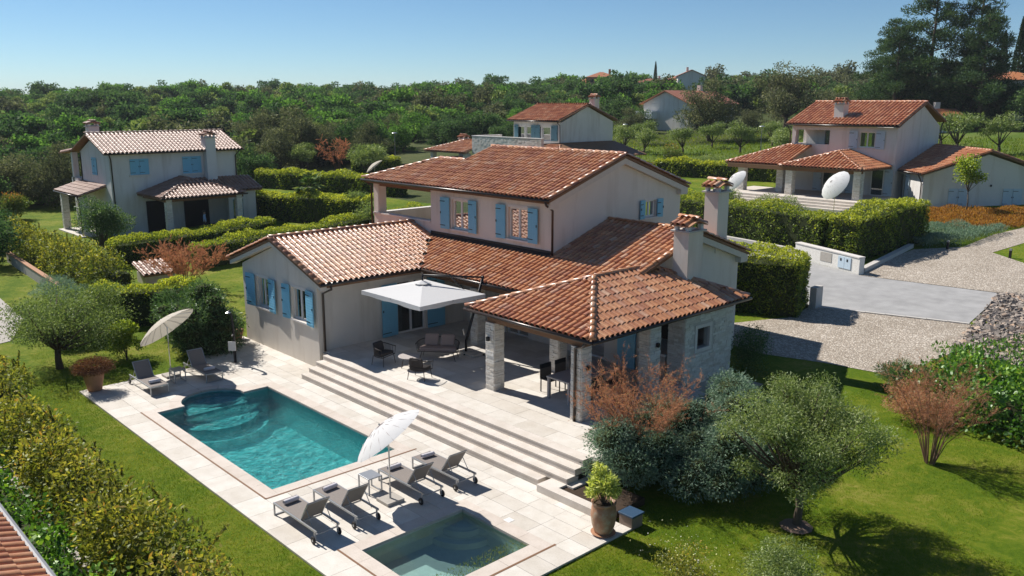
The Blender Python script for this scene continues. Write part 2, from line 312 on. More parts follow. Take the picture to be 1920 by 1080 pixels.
class MB:
    def __init__(s): s.v = []; s.f = []; s.r = []
    def add(s, vs, fs, r=None):
        b = len(s.v); s.v += [tuple(p) for p in vs]; s.f += [tuple(i + b for i in f) for f in fs]
        s.r += [random.random() if r is None else r] * len(vs); return s
    def box(s, x0, x1, y0, y1, z0, z1, r=None):
        return s.add([(x0, y0, z0), (x1, y0, z0), (x1, y1, z0), (x0, y1, z0), (x0, y0, z1), (x1, y0, z1), (x1, y1, z1), (x0, y1, z1)],
                     [(3, 2, 1, 0), (4, 5, 6, 7), (0, 1, 5, 4), (1, 2, 6, 5), (2, 3, 7, 6), (3, 0, 4, 7)], r)
    def obox(s, o, u, v, w, r=None):
        """oblique box from corner o along u, v, w"""
        o, u, v, w = map(Vector, (o, u, v, w))
        p = [o, o + u, o + u + v, o + v]; p += [q + w for q in p]
        return s.add(p, [(3, 2, 1, 0), (4, 5, 6, 7), (0, 1, 5, 4), (1, 2, 6, 5), (2, 3, 7, 6), (3, 0, 4, 7)], r)
    def prism(s, poly, ext, r=None):
        ext = Vector(ext); a = [Vector(p) for p in poly]; n = len(a)
        return s.add(a + [p + ext for p in a], [tuple(range(n))[::-1], tuple(range(n, 2 * n))] + [(i, (i + 1) % n, n + (i + 1) % n, n + i) for i in range(n)], r)
    def tube(s, pts, rad, seg=8, r=None):
        pts = [Vector(p) for p in pts]; n = len(pts); rads = rad if isinstance(rad, (list, tuple)) else [rad] * n
        vs = []; fs = []; ref = None
        for i, p in enumerate(pts):
            d = (pts[min(i + 1, n - 1)] - pts[max(i - 1, 0)]).normalized()
            if ref is None: ref = d.orthogonal().normalized()
            a = (ref - d * ref.dot(d)); a = a.normalized() if a.length > 1e-6 else d.orthogonal().normalized(); ref = a
            b = d.cross(a)
            for k in range(seg):
                t = 2 * math.pi * k / seg; vs.append(p + (a * math.cos(t) + b * math.sin(t)) * rads[i])
        for i in range(n - 1):
            for k in range(seg):
                k2 = (k + 1) % seg; fs.append((i * seg + k, i * seg + k2, (i + 1) * seg + k2, (i + 1) * seg + k))
        fs.append(tuple(range(seg))[::-1]); fs.append(tuple((n - 1) * seg + k for k in range(seg)))
        return s.add(vs, fs, r)
    def lathe(s, prof, c=(0, 0, 0), seg=20, r=None, axis=None):
        """profile [(radius, z)] turned about the vertical (or axis matrix)"""
        vs = []; fs = []; n = len(prof)
        for (R_, z) in prof:
            for k in range(seg):
                t = 2 * math.pi * k / seg; p = Vector((R_ * math.cos(t), R_ * math.sin(t), z))
                if axis is not None: p = axis @ p
                vs.append(p + Vector(c))
        for i in range(n - 1):
            for k in range(seg):
                k2 = (k + 1) % seg; fs.append((i * seg + k, i * seg + k2, (i + 1) * seg + k2, (i + 1) * seg + k))
        fs.append(tuple(range(seg))[::-1]); fs.append(tuple((n - 1) * seg + k for k in range(seg)))
        return s.add(vs, fs, r)
    def build(s, name, mat, parent=None, smooth=False, bevel=0.0):
        me = bpy.data.meshes.new(name); me.from_pydata(s.v, [], s.f); me.update()
        a = me.attributes.new('rnd', 'FLOAT', 'POINT'); a.data.foreach_set('value', np.array(s.r, dtype=np.float32))
        me.materials.append(M[mat] if isinstance(mat, str) else mat)
        if smooth: me.polygons.foreach_set('use_smooth', [True] * len(me.polygons))
        o = reg(bpy.data.objects.new(name, me), parent)
        if bevel: b = o.modifiers.new('bevel', 'BEVEL'); b.width = bevel; b.segments = 2; b.limit_method = 'ANGLE'
        return o
def part(name, mat, parent, fn, **kw):
    m = MB(); fn(m); return m.build(name, mat, parent, **kw)

def gh(x, y):
    s_ = y - 23.0
    v = -0.06 + 0.057 * (s_ / 2 + np.sqrt(s_ * s_ / 4 + 4))
    t = v - 12.0
    return v - (t / 2 + np.sqrt(t * t / 4 + 0.6))

# ------------------------------------------------------------------ terrain
DX0, DX1, DY0, DY1 = -31.45, -11.90, 8.60, 15.2          # hole under the pool deck
def grid_sheet(name, xs, ys, off, mat, keep=None, kind='structure', nz=None):
    xs = np.array(sorted(set(np.round(xs, 3)))); ys = np.array(sorted(set(np.round(ys, 3))))
    X, Y = np.meshgrid(xs, ys); Z = gh(X, Y) + off
    if nz is not None: Z = Z + nz(X, Y)
    V = np.stack([X, Y, Z], -1).reshape(-1, 3); nx = len(xs); F = []
    for j in range(len(ys) - 1):
        for i in range(nx - 1):
            cx, cy = (xs[i] + xs[i + 1]) / 2, (ys[j] + ys[j + 1]) / 2
            if DX0 < cx < DX1 and DY0 < cy < DY1: continue
            if keep and not keep(cx, cy): continue
            F.append((j * nx + i, j * nx + i + 1, (j + 1) * nx + i + 1, (j + 1) * nx + i))
    o = npmesh(name, V, F, mat, None, None, True)
    return tag(o, kind=kind)
hole = [DX0, DX1]; holey = [DY0, DY1]
def farnz(X, Y):
    r_ = np.hypot(X, Y); w = np.clip((r_ - 110) / 120, 0, 1)
    return 3.4 * np.clip((r_ - 150) / 170, 0, 1) * np.clip((200 - Y) / 130, 0, 1) + w * (1.2 * np.sin(X * 0.031 + 1.3) * np.cos(Y * 0.027) + 0.8 * np.sin(X * 0.013 - Y * 0.017))
grid_sheet('ground', list(np.arange(-120, 21, 4.0)) + [-3000, -2000, -1200, -800, -600, -500, -420, -360, -320, -280, -240, -210, -180, -160, -140, 40, 80, 150, 300, 800] + hole,
           list(np.arange(-10, 131, 2.0)) + [-1500, -400, -120, -40, 140, 150, 165, 180, 200, 220, 245, 270, 300, 340, 400, 480, 600, 900, 1600, 3000] + holey, 0.0, 'forest_floor', nz=farnz)
def inpoly(poly):
    P = poly
    def f(x, y):
        c = False; n = len(P); j = n - 1
        for i in range(n):
            (xi, yi), (xj, yj) = P[i], P[j]
            if (yi > y) != (yj > y) and x < (xj - xi) * (y - yi) / (yj - yi) + xi: c = not c
            j = i
        return c
    return f
def sheet(name, poly, off, mat, step=1.0):
    """a flat-lying patch cut to an outline: triangulated outline draped on the ground in strips"""
    ys = [p[1] for p in poly]; ylo, yhi = min(ys), max(ys); n = max(2, int((yhi - ylo) / step)); V = []; F = []
    cuts = sorted(set([round(ylo + (yhi - ylo) * k / n, 4) for k in range(n + 1)] + [round(y, 4) for y in ys]))
    def spans(y):
        xs = []
        for i in range(len(poly)):
            (x0, y0), (x1, y1) = poly[i], poly[(i + 1) % len(poly)]
            if (y0 <= y < y1) or (y1 <= y < y0): xs.append(x0 + (x1 - x0) * (y - y0) / (y1 - y0))
        return sorted(xs)
    for a, b in zip(cuts[:-1], cuts[1:]):
        e = 1e-4; sa, sb = spans(a + e), spans(b - e)
        for k in range(0, min(len(sa), len(sb)) - 1, 2):
            i0 = len(V)
            V += [(sa[k], a, gh(0, a) + off), (sa[k + 1], a, gh(0, a) + off), (sb[k + 1], b, gh(0, b) + off), (sb[k], b, gh(0, b) + off)]
            F.append((i0, i0 + 1, i0 + 2, i0 + 3))
    return tag(npmesh(name, V, F, mat), kind='structure')
ys1 = list(np.arange(4, 40.1, 2.0))
grid_sheet('lawn', list(np.arange(-50, 6.1, 4.0)) + hole, ys1 + holey, 0.03, 'lawn', lambda x, y: y < 36 or x > -18)
grid_sheet('lawn_beyond', list(np.arange(-110, -49, 4.0)), list(np.arange(4, 46.1, 2.0)), 0.03, 'lawn')
grid_sheet('meadow', list(np.arange(-84, 21, 4.0)), list(np.arange(72, 131, 2.0)), 0.03, 'meadow')
grid_sheet('lawn_villa_forecourt', list(np.arange(-60, 13, 4.0)), list(np.arange(46, 72.1, 2.0)), 0.03, 'lawn')
sheet('driveway', [(-20.3, 31.9), (-19.4, 33.4), (-18.8, 34.3), (-18.9, 36.6), (-12.5, 38.25), (-11.6, 34.6), (-12.2, 30.2), (-14.7, 29.9), (-17.1, 29.3), (-18.8, 29.6)], 0.045, 'cobbles')
sheet('road', [(-19.0, 36.65), (-12.6, 38.3), (-13.2, 44.0), (-19.7, 43.4), (-24.6, 45.0), (-40, 46.5), (-40, 31.6), (-24, 35.6)], 0.049, 'road')
sheet('forecourt', [(-19.9, 43.45), (-13.2, 44.1), (-10.0, 43.8), (-8.5, 47.0), (-14.2, 50.9), (-16.6, 52.8), (-16.0, 57.2), (-14, 62), (-17.2, 63.5), (-18.3, 58.0), (-18.4, 53.4), (-20.3, 51.2), (-20.4, 45.2)], 0.045, 'cobbles')
sheet('path', [(-52, 10.4), (-44.5, 10.0), (-40.6, 8.6), (-40.2, 7.4), (-44, 8.4), (-52, 8.6)], 0.05, 'concrete')
sheet('gravel_strip', [(-16.1, 22.9), (-14.9, 22.7), (-15.2, 26.4), (-16.1, 26.4)], 0.06, 'gravel')
def kerb(m):
    for t in np.linspace(0, 1, 9)[:-1]:
        p = Vector((-19.0 + 6.45 * t, 36.60 + 1.65 * t, 0)); q = Vector((-19.0 + 6.45 * (t + 0.122), 36.60 + 1.65 * (t + 0.122), 0)); z = gh(0, p.y)
        m.obox((p.x, p.y, z - 0.1), q - p, Vector((0.04, -0.15, 0)), (0, 0, 0.19))
tag(part('kerb', 'concrete_pale', None, kerb), kind='structure')

# ------------------------------------------------------------------ pool deck, pools, steps, terrace
DECK = tag(empty('pool_deck', (-21.6, 11.6, 0)), kind='structure')
PX0, PX1, PY0, PY1 = -27.5, -19.63, 9.69, 13.69; CX, CY, CR = -27.5, 11.69, 1.10
KX0, KX1, KY0, KY1 = -15.43, -12.94, 9.67, 12.71
def circ_gap(x, R_):
    d = R_ * R_ - (x - CX) ** 2
    return math.sqrt(d) if d > 0 and x < CX + 1e-6 else 0.0
def slab(x0, x1, y0, y1, z, parent, mat='deck_stone', th=0.05, g=0.004):
    m = MB(); dz = random.uniform(-0.0012, 0.0012); Rr = CR + 0.30
    x0 += g; x1 -= g; y0 += g; y1 -= g
    if z < 0.1 and x0 < CX and x1 > CX - Rr and y1 > CY - Rr and y0 < CY + Rr:
        n = max(1, int((x1 - x0) / 0.04)); rr = random.random()
        for k in range(n):
            a, b = x0 + (x1 - x0) * k / n, x0 + (x1 - x0) * (k + 1) / n; s_ = circ_gap((a + b) / 2, Rr)
            for (c, d) in ((y0, min(y1, CY - s_)), (max(y0, CY + s_), y1)) if s_ > 0 else ((y0, y1),):
                if d - c > 0.005: m.box(a, b, c, d, z - th, z + dz, rr)
        if not m.v: return
    else: m.box(x0, x1, y0, y1, z - th, z + dz)
    m.build('paving_slab', mat, parent)
def pave(x0, x1, y0, y1, z, parent, rowh, length, mat='deck_stone', th=0.05):
    n = max(1, round((y1 - y0) / rowh)); hh = (y1 - y0) / n
    for j in range(n):
        x = x0 - random.choice((0.0, 0.5, 0.33)) * length * (1 if x1 - x0 > length * 1.5 else 0)
        while x < x1 - 0.02:
            e = x + length
            if x1 - e < 0.25: e = x1
            a, b = max(x, x0), min(e, x1)
            if b - a > 0.05: slab(a, b, y0 + j * hh, y0 + (j + 1) * hh, z, parent, mat, th)
            x = e
cw = 0.36
pave(-31.5, -11.86, 8.54, PY0 - cw, 0.0, DECK, 0.80, 0.92)
pave(-31.5, PX0 - cw, PY0 - cw, PY1 + cw, 0.0, DECK, 0.6, 0.92)
pave(PX1 + cw, KX0 - cw, PY0 - cw, PY1 + cw, 0.0, DECK, 0.6, 0.92)
pave(KX0 - cw, -11.86, KY1 + cw, PY1 + cw, 0.0, DECK, 0.6, 0.92)
pave(KX1 + cw, -11.86, PY0 - cw, KY1 + cw, 0.0, DECK, 0.6, 0.92)
pave(-31.5, -11.86, PY1 + cw, 15.0, 0.0, DECK, 0.48, 0.92)
pave(-34.4, -27.46, 15.0, 16.12, 0.0, DECK, 0.56, 0.92)
pave(-33.2, -31.5, 13.3, 15.0, 0.0, DECK, 0.56, 0.92)
def bed(m):   # mortar bed under the slabs, its edge shows at the lawn
    m.box(-31.48, -11.88, 8.56, PY0 - 0.02, -0.4, -0.052); m.box(-31.48, PX0 - CR - 0.32, PY0, PY1, -0.4, -0.052)
    m.box(PX1 + 0.02, KX0 - 0.02, PY0, PY1, -0.4, -0.052); m.box(-31.48, -11.88, PY1 + 0.02, 14.98, -0.4, -0.052); m.box(KX1 + 0.02, -11.88, PY0, PY1, -0.4, -0.052)
    m.box(-34.38, -27.4, 15.02, 16.1, -0.4, -0.052); m.box(-33.18, -31.5, 13.32, 15.0, -0.4, -0.052)
    m.box(KX0, KX1, KY1 + .02, PY1, -0.4, -0.052)
part('deck_base', 'concrete', DECK, bed)
def coping_run(x0, x1, y0, y1, along):
    L = (x1 - x0) if along == 'x' else (y1 - y0); n = max(1, round(L / 0.9))
    for k in range(n):
        a, b = k / n, (k + 1) / n; m = MB()
        if along == 'x': m.box(x0 + L * a + 0.003, x0 + L * b - 0.003, y0, y1, -0.06, 0.004)
        else: m.box(x0, x1, y0 + L * a + 0.003, y0 + L * b - 0.003, -0.06, 0.004)
        m.build('coping_slab', 'coping_stone', DECK)
o_ = 0.03
def copings(x0, x1, y0, y1, roman):
    coping_run(x0 - cw, x1 + cw, y0 - cw + o_, y0 + o_, 'x'); coping_run(x0 - cw, x1 + cw, y1 - o_, y1 + cw, 'x')
    coping_run(x1 - o_, x1 + cw - o_, y0 + o_, y1 - o_, 'y')
    if roman:
        coping_run(x0 - cw, x0 + o_, y0 + o_, CY - CR + 0.05, 'y'); coping_run(x0 - cw, x0 + o_, CY + CR - 0.05, y1 - o_, 'y')
    else: coping_run(x0 - cw, x0 + o_, y0 + o_, y1 - o_, 'y')
copings(PX0, PX1, PY0, PY1, True); copings(KX0, KX1, KY0, KY1, False)
for k in range(6):     # curved copings round the roman end
    m = MB(); a0, a1 = math.pi / 2 + math.pi * k / 6, math.pi / 2 + math.pi * (k + 1) / 6; nn = 5; top = []; bot = []
    for i in range(nn + 1):
        t = a0 + 0.006 + (a1 - a0 - 0.012) * i / nn
        top += [(CX + (CR - o_) * math.cos(t), CY + (CR - o_) * math.sin(t), 0.0065), (CX + (CR + cw) * math.cos(t), CY + (CR + cw) * math.sin(t), 0.0065)]
    bot = [(x, y, -0.06) for x, y, z in top]; b = len(top)
    fs = []
    for i in range(nn):
        p, q, r_, s_ = 2 * i, 2 * i + 1, 2 * i + 3, 2 * i + 2
        fs += [(p, s_, r_, q), (b + p, b + q, b + r_, b + s_), (p, b + p, b + s_, s_), (q, r_, b + r_, b + q)]
    fs += [(0, 1, b + 1, b), (2 * nn, b + 2 * nn, b + 2 * nn + 1, 2 * nn + 1)]
    m.add(top + bot, fs).build('coping_slab', 'coping_stone', DECK)
def groove(m):          # dark slot drains beside the copings
    m.box(PX0 - cw, PX1 + cw + 0.02, PY0 - cw - 0.022, PY0 - cw + o_ - 0.002, -0.03, 0.0052); m.box(PX1 + cw - o_ + 0.002, PX1 + cw + 0.03, PY0 - cw, PY1 + cw + 0.1, -0.03, 0.0052)
    m.box(KX0 - cw, KX1 + cw + 0.02, KY0 - cw - 0.022, KY0 - cw + o_ - 0.002, -0.03, 0.0052); m.box(KX1 + cw - o_ + 0.002, KX1 + cw + 0.03, KY0 - cw, KY1 + cw + 0.06, -0.03, 0.0052)
part('slot_drain', 'wood', DECK, groove)
part('inlet_cover', 'white_paint', DECK, lambda m: m.box(-14.28, -14.08, 13.04, 13.24, -0.02, 0.006))

def basin(name, x0, x1, y0, y1, zf, mat, roman, label):
    root = tag(empty(name, ((x0 + x1) / 2, (y0 + y1) / 2, zf)), kind='structure')
    def shell(m):
        w = 0.25
        m.box(x0 - w, x1 + w, y0 - w, y0, zf - w, -0.061); m.box(x0 - w, x1 + w, y1, y1 + w, zf - w, -0.061); m.box(x1, x1 + w, y0, y1, zf - w, -0.061)
        if roman:
            m.box(x0 - w, x0, y0, CY - CR, zf - w, -0.061); m.box(x0 - w, x0, CY + CR, y1, zf - w, -0.061)
            n = 24
            for k in range(n):
                e_ = 0.012; a, b = math.pi / 2 + e_ + (math.pi - 2 * e_) * k / n, math.pi / 2 + e_ + (math.pi - 2 * e_) * (k + 1) / n
                p = [(CX + CR * math.cos(a), CY + CR * math.sin(a)), (CX + (CR + w) * math.cos(a), CY + (CR + w) * math.sin(a)), (CX + (CR + w) * math.cos(b), CY + (CR + w) * math.sin(b)), (CX + CR * math.cos(b), CY + CR * math.sin(b))]
                m.prism([(q[0], q[1], zf - w) for q in p], (0, 0, -0.061 - zf + w))
        else: m.box(x0 - w, x0, y0, y1, zf - w, -0.061)
    part('basin_wall', 'pool_wall' if roman else mat, root, shell)
    part('basin_floor', mat, root, lambda m: m.box(x0 - (CR + .1 if roman else 0), x1, y0, y1, zf - 0.2, zf))
    return root
POOL = basin('swimming_pool', PX0, PX1, PY0, PY1, -1.2, 'pool_caustics', True, '')
for R_, z in ((CR + 0.02, -0.30), (1.42, -0.60), (1.75, -0.90)):
    def st(m, R_=R_, z=z):
        n = 32; pts = [(CX - (R_ if R_ < CR + 0.1 else 0) * 0 + R_ * math.cos(2 * math.pi * k / n), CY + R_ * math.sin(2 * math.pi * k / n)) for k in range(n)]
        if R_ < CR + 0.1: pts = [(min(p[0], CX + 0.25), p[1]) for p in pts]
        else: pts = [(max(p[0], CX + 0.0), p[1]) for p in pts]
        if R_ > CR + 0.1: pts = [p for i, p in enumerate(pts) if i == 0 or p != pts[i - 1]]
        m.prism([(p[0], p[1], -1.2) for p in pts], (0, 0, z + 1.2))
    part('pool_step', 'pool_caustics', POOL, st)
KID = basin('paddling_pool', KX0, KX1, KY0, KY1, -0.62, 'pool_liner', False, '')
for R_, z in ((0.95, -0.47), (0.62, -0.32)):
    def st(m, R_=R_, z=z):
        pts = [(KX0 + 0.001, KY1 - 0.001)] + [(KX0 + R_ * math.cos(t), KY1 - R_ * math.sin(t)) for t in np.linspace(0, math.pi / 2, 12)]
        m.prism([(p[0], p[1], -0.62) for p in pts], (0, 0, z + 0.62))
    part('pool_step', 'pool_liner', KID, st)
def watersheet(name, pts, z, mat):
    m = MB(); m.add([(p[0], p[1], z) for p in pts], [tuple(range(len(pts)))])
    return tag(m.build(name, mat, None), kind='structure')
wp = [(PX0, PY0), (PX1, PY0), (PX1, PY1), (PX0, PY1)] + [(CX + CR * math.cos(t), CY + CR * math.sin(t)) for t in np.linspace(math.pi / 2, 3 * math.pi / 2, 24)]
watersheet('water', wp, -0.11, 'water_big')
watersheet('water', [(KX0, KY0), (KX1, KY0), (KX1, KY1), (KX0, KY1)], -0.10, 'water_small')

TZ = 0.69
TERR = tag(empty('terrace', (-21, 18, TZ)), kind='structure')
for k in range(4):
    y0, z = 15.0 + 0.31 * k, TZ / 4 * (k + 1); xr = -15.06 if k == 0 else -14.3
    L = 1.37; n = 9; x = -27.44
    for i in range(n):
        e = -27.44 + (xr + 27.44) * (i + 1) / n; m = MB(); m.box(x + 0.0015, e - 0.0015, y0, y0 + 0.36, z - 0.04, z, random.random()); m.build('step_tread', 'step_stone', TERR); x = e
    part('step_riser', 'step_stone', TERR, lambda m: m.box(-27.44 + 0.004, xr - 0.004, y0 + 0.012, y0 + 0.45, z - TZ / 4 - 0.01, z - 0.041))
pave(-27.95, -14.0, 16.29, 20.9, TZ, TERR, 0.62, 1.24)
pave(-27.95, -16.2, 20.9, 23.3, TZ, TERR, 0.6, 1.24)
pave(-16.2, -13.9, 20.9, 22.9, TZ - 0.001, TERR, 0.6, 1.24)
part('terrace_base', 'concrete', TERR, lambda m: (m.box(-27.9, -14.02, 16.2, 20.9, -0.3, TZ - 0.052), m.box(-27.9, -16.2, 20.9, 26, -0.3, TZ - 0.053), m.box(-16.2, -13.92, 20.9, 22.88, -0.3, TZ - 0.053)))
# planter bed beside the steps
PLT = thing('planter_bed', (-13.8, 15.5, 0), 'low stone planter wall holding the grey shrubs at the end of the steps', 'planter')
part('planter_wall', 'step_stone', PLT, lambda m: (m.box(-14.85, -12.55, 14.75, 15.02, -0.2, 0.20), m.box(-14.85, -14.3, 15.02, 15.32, -0.2, 0.199), m.box(-14.3, -14.05, 15.3, 16.28, -0.2, 0.19)), bevel=0.006)
part('soil', 'soil', PLT, lambda m: m.box(-14.3, -12.5, 15.02, 16.3, -0.2, 0.14))

# ------------------------------------------------------------------ roofs
TW, TL = 0.235, 0.36
def tile_template(seg=6, w=TW, l=TL):
    V = []; F = []
    us = [-0.5, -0.41, -0.37, -0.27, -0.04, 0.19, 0.29, 0.33, 0.5] if seg > 4 else [-0.5, -0.40, -0.22, 0.14, 0.33, 0.5]; seg = len(us) - 1
    def hgt(u): q = abs(u + 0.04) / 0.37; return 0.082 * math.sqrt(1 - q * q) if q < 1 else -0.006
    for (v, lift) in ((0.0, 0.024), (l + 0.05, -0.004)):
        V += [(u * w * 1.06, v, hgt(u) + lift) for u in us]
    V += [(u * w * 1.06, 0.004, hgt(u) + 0.010) for u in us] + [(u * w * 1.06, 0.0, hgt(u) + 0.024) for u in us]
    n = seg + 1
    for i in range(seg):
        F += [(i, i + 1, n + i + 1, n + i), (2 * n + i, 2 * n + i + 1, 3 * n + i + 1, 3 * n + i)]
    return np.array(V), np.array(F)
T_V, T_F = tile_template(); T_V4, T_F4 = tile_template(4)
T_ME = bpy.data.meshes.new('roof_tile'); T_ME.from_pydata(T_V.tolist(), [], T_F.tolist()); T_ME.materials.append(M['tile'])
T_ME.polygons.foreach_set('use_smooth', [i % 2 == 0 for i in range(len(T_F))])

def slope_frames(poly, w=TW, l=TL, lift=0.02, margin=0.0):
    """frames for the tiles that cover one planar slope (poly is counter-clockwise seen from above)"""
    P = [Vector(p) for p in poly]; n = Vector((0, 0, 0))
    for i in range(1, len(P) - 1): n += (P[i] - P[0]).cross(P[i + 1] - P[0])
    n.normalize()
    if n.z < 0: n = -n
    e = Vector((0, 0, 1)).cross(n).normalized(); s_ = n.cross(e)
    q = [((p - P[0]).dot(e), (p - P[0]).dot(s_)) for p in P]
    inside = inpoly(q); us = [a for a, b in q]; vs = [b for a, b in q]; out = []
    rot = Matrix((e, s_, n)).transposed()
    nv = int((max(vs) - min(vs)) / l) + 1; nu = int((max(us) - min(us)) / w) + 1
    for j in range(nv):
        v = min(vs) - 0.03 + j * l
        for i in range(nu):
            u = min(us) + (i + 0.5) * w
            if inside(u, v + l * 0.5) or (inside(u, v + l * 0.22) and inside(u, v + l * 0.6)):
                jit = Matrix.Rotation(random.uniform(-0.012, 0.012), 3, 'Z') @ Matrix.Rotation(random.uniform(-0.012, 0.012), 3, 'X')
                m4 = (rot @ jit).to_4x4(); m4.translation = P[0] + e * u + s_ * v + n * (lift + random.uniform(-0.003, 0.003)); out.append(m4)
    return out
def tiles_joined(frames, parent, mat, name='roof_tiles', T=None):
    if not frames: return
    tv, tf = T or (T_V, T_F); k = len(tv); A = np.array([np.array(f) for f in frames])
    V = np.einsum('nij,kj->nki', A[:, :3, :3], tv) + A[:, None, :3, 3]
    F = tf[None] + (np.arange(len(frames)) * k)[:, None, None]
    r = np.repeat(RNG.random(len(frames)), k)
    return tag(npmesh(name, V.reshape(-1, 3), F.reshape(-1, 4), mat, parent, r, True), kind='stuff')
def tiles_single(frames, parent):
    for f in frames:
        o = bpy.data.objects.new('roof_tile', T_ME); reg(o, parent); o.matrix_basis = f
def roof_slab(parent, name, polys, th=0.14, mat='wood'):
    m = MB()
    for p in polys: m.prism([Vector(q) for q in p], (0, 0, -th))
    return m.build(name, mat, parent)
RT_ME = {}
def ridge_mesh(mat, L=0.40, r=0.095):
    if mat in RT_ME: return RT_ME[mat]
    V = []; F = []; n = 8
    for (x, rr, dz) in ((0, r * 1.12, 0.012), (L + 0.04, r * 0.92, 0.0)):
        for k in range(n + 1):
            t = math.pi * k / n; V.append((x, rr * math.cos(t) * 1.05, rr * math.sin(t) * 0.8 + dz - 0.02))
    for k in range(n): F.append((k, n + 1 + k, n + 2 + k, k + 1))
    F.append(tuple(range(n + 1)))
    me = bpy.data.meshes.new('ridge_tile'); me.from_pydata(V, [], F); me.materials.append(M[mat])
    me.polygons.foreach_set('use_smooth', [True] * n + [False]); RT_ME[mat] = me; return me
def ridge_line(parent, a, b, mat='tile', lift=0.085, L=0.40, single=True):
    a, b = Vector(a), Vector(b); d = (b - a); n = max(1, round(d.length / L)); d.normalize()
    up = (Vector((0, 0, 1)) - d * d.z).normalized(); y = up.cross(d); rot = Matrix((d, y, up)).transposed().to_4x4()
    me = ridge_mesh(mat); ms = []
    for k in range(n):
        f = rot.copy(); f.translation = a + (b - a) * (k / n) + up * (lift + random.uniform(-0.004, 0.004)); ms.append(f)
    if single:
        for f in ms: o = bpy.data.objects.new('ridge_tile', me); reg(o, parent); o.matrix_basis = f
    return ms, me
def ridges_joined(parent, lines, mat):
    m = MB()
    for a, b in lines:
        ms, me = ridge_line(parent, a, b, mat, single=False)
        for f in ms: m.add([f @ v.co for v in me.vertices], [tuple(p.vertices) for p in me.polygons])
    if m.v: tag(m.build('ridge_tiles', mat, parent, smooth=True), kind='stuff')
def gutter(parent, a, b, mat='gutter_brown', r=0.055):
    a, b = Vector(a), Vector(b)
    return part('gutter', mat, parent, lambda m: m.tube([a, b], r, 8), smooth=True)
def downpipe(parent, pts, mat='gutter_brown', r=0.045): return part('downpipe', mat, parent, lambda m: m.tube(pts, r, 8), smooth=True)

# ------------------------------------------------------------------ walls and windows
def wall(parent, a, b, z0, z1, holes=(), t=0.28, mat='plaster', gable=None, name='wall'):
    """outer face runs a->b with the outside on its right hand; holes (u0,u1,z0,z1); gable = (u, z)"""
    a, b = Vector((*a, 0)), Vector((*b, 0)); L = (b - a).length; d = (b - a) / L; n = Vector((d.y, -d.x, 0)); m = MB()
    us = sorted(set([0, L] + [h[0] for h in holes] + [h[1] for h in holes])); zs = sorted(set([z0, z1] + [h[2] for h in holes] + [h[3] for h in holes]))
    cols = []
    for u0, u1 in zip(us[:-1], us[1:]):
        run = None
        for w0, w1 in zip(zs[:-1], zs[1:]):
            cu, cz = (u0 + u1) / 2, (w0 + w1) / 2
            solid = not any(h[0] < cu < h[1] and h[2] < cz < h[3] for h in holes)
            if solid: run = [run[0], w1] if run else [w0, w1]
            if (not solid or w1 == zs[-1]) and run: m.obox(a + d * u0 + Vector((0, 0, run[0])) - n * t, d * (u1 - u0), n * t, (0, 0, run[1] - run[0])); run = None
    if gable: m.prism([a + Vector((0, 0, z1)), b + Vector((0, 0, z1)), a + d * gable[0] + Vector((0, 0, gable[1]))], -n * t)
    return m.build(name, mat, parent)
def frame_of(a, b):
    a, b = Vector((*a, 0)), Vector((*b, 0)); d = (b - a).normalized(); return a, d, Vector((d.y, -d.x, 0))
def window(parent, a, b, u0, u1, z0, z1, leaves_=2, sill=True, door=False, curtain=True, fmat='white_paint', surround=True, setb=0.10):
    o, d, n = frame_of(a, b); Z = Vector((0, 0, 1)); W = u1 - u0; H = z1 - z0; f = 0.07; base = o + d * u0 + Z * z0 - n * setb
    def fr(m):
        m.obox(base - n * 0.06, d * f, n * 0.06, Z * H); m.obox(base + d * (W - f) - n * 0.06, d * f, n * 0.06, Z * H)
        m.obox(base + d * f - n * 0.06, d * (W - 2 * f), n * 0.058, Z * f); m.obox(base + d * f + Z * (H - f) - n * 0.06, d * (W - 2 * f), n * 0.058, Z * f)
        for k in range(1, leaves_): m.obox(base + d * (W * k / leaves_ - 0.05) + Z * f - n * 0.06, d * 0.10, n * 0.064, Z * (H - 2 * f))
    w = part('door' if door else 'window', fmat, parent, fr)
    for k in range(leaves_):
        c0 = W * k / leaves_ + 0.05; c1 = W * (k + 1) / leaves_ - 0.05
        part('pane', 'glass', w, lambda m: m.obox(base + d * c0 + Z * f * 0.9 - n * 0.035, d * (c1 - c0), n * 0.012, Z * (H - 1.8 * f)))
        if curtain:
            def cu(m):
                nseg = 12; w0 = c0 + (c1 - c0) * (0.0 if k % 2 == 0 else 0.42); w1 = w0 + (c1 - c0) * 0.55; pts = []
                for i in range(nseg + 1):
                    pts.append(base + d * (w0 + (w1 - w0) * i / nseg) - n * (0.16 + 0.03 * math.sin(i * 2.1)) + Z * 0.1)
                m.add(pts + [p + Z * (H - 0.2) for p in pts], [(i, i + 1, nseg + 2 + i, nseg + 1 + i) for i in range(nseg)])
            part('curtain', 'curtain', w, cu)
    if sill and not door: part('sill', 'sill_stone', w, lambda m: m.obox(o + d * (u0 - 0.08) + Z * (z0 - 0.07) - n * 0.12, d * (W + 0.16), n * 0.20, Z * 0.065))
    if surround: part('lintel', 'sill_stone', w, lambda m: m.obox(o + d * (u0 - 0.02) + Z * (z1 + 0.002) - n * 0.05, d * (W + 0.04), n * 0.064, Z * 0.10))
    return w
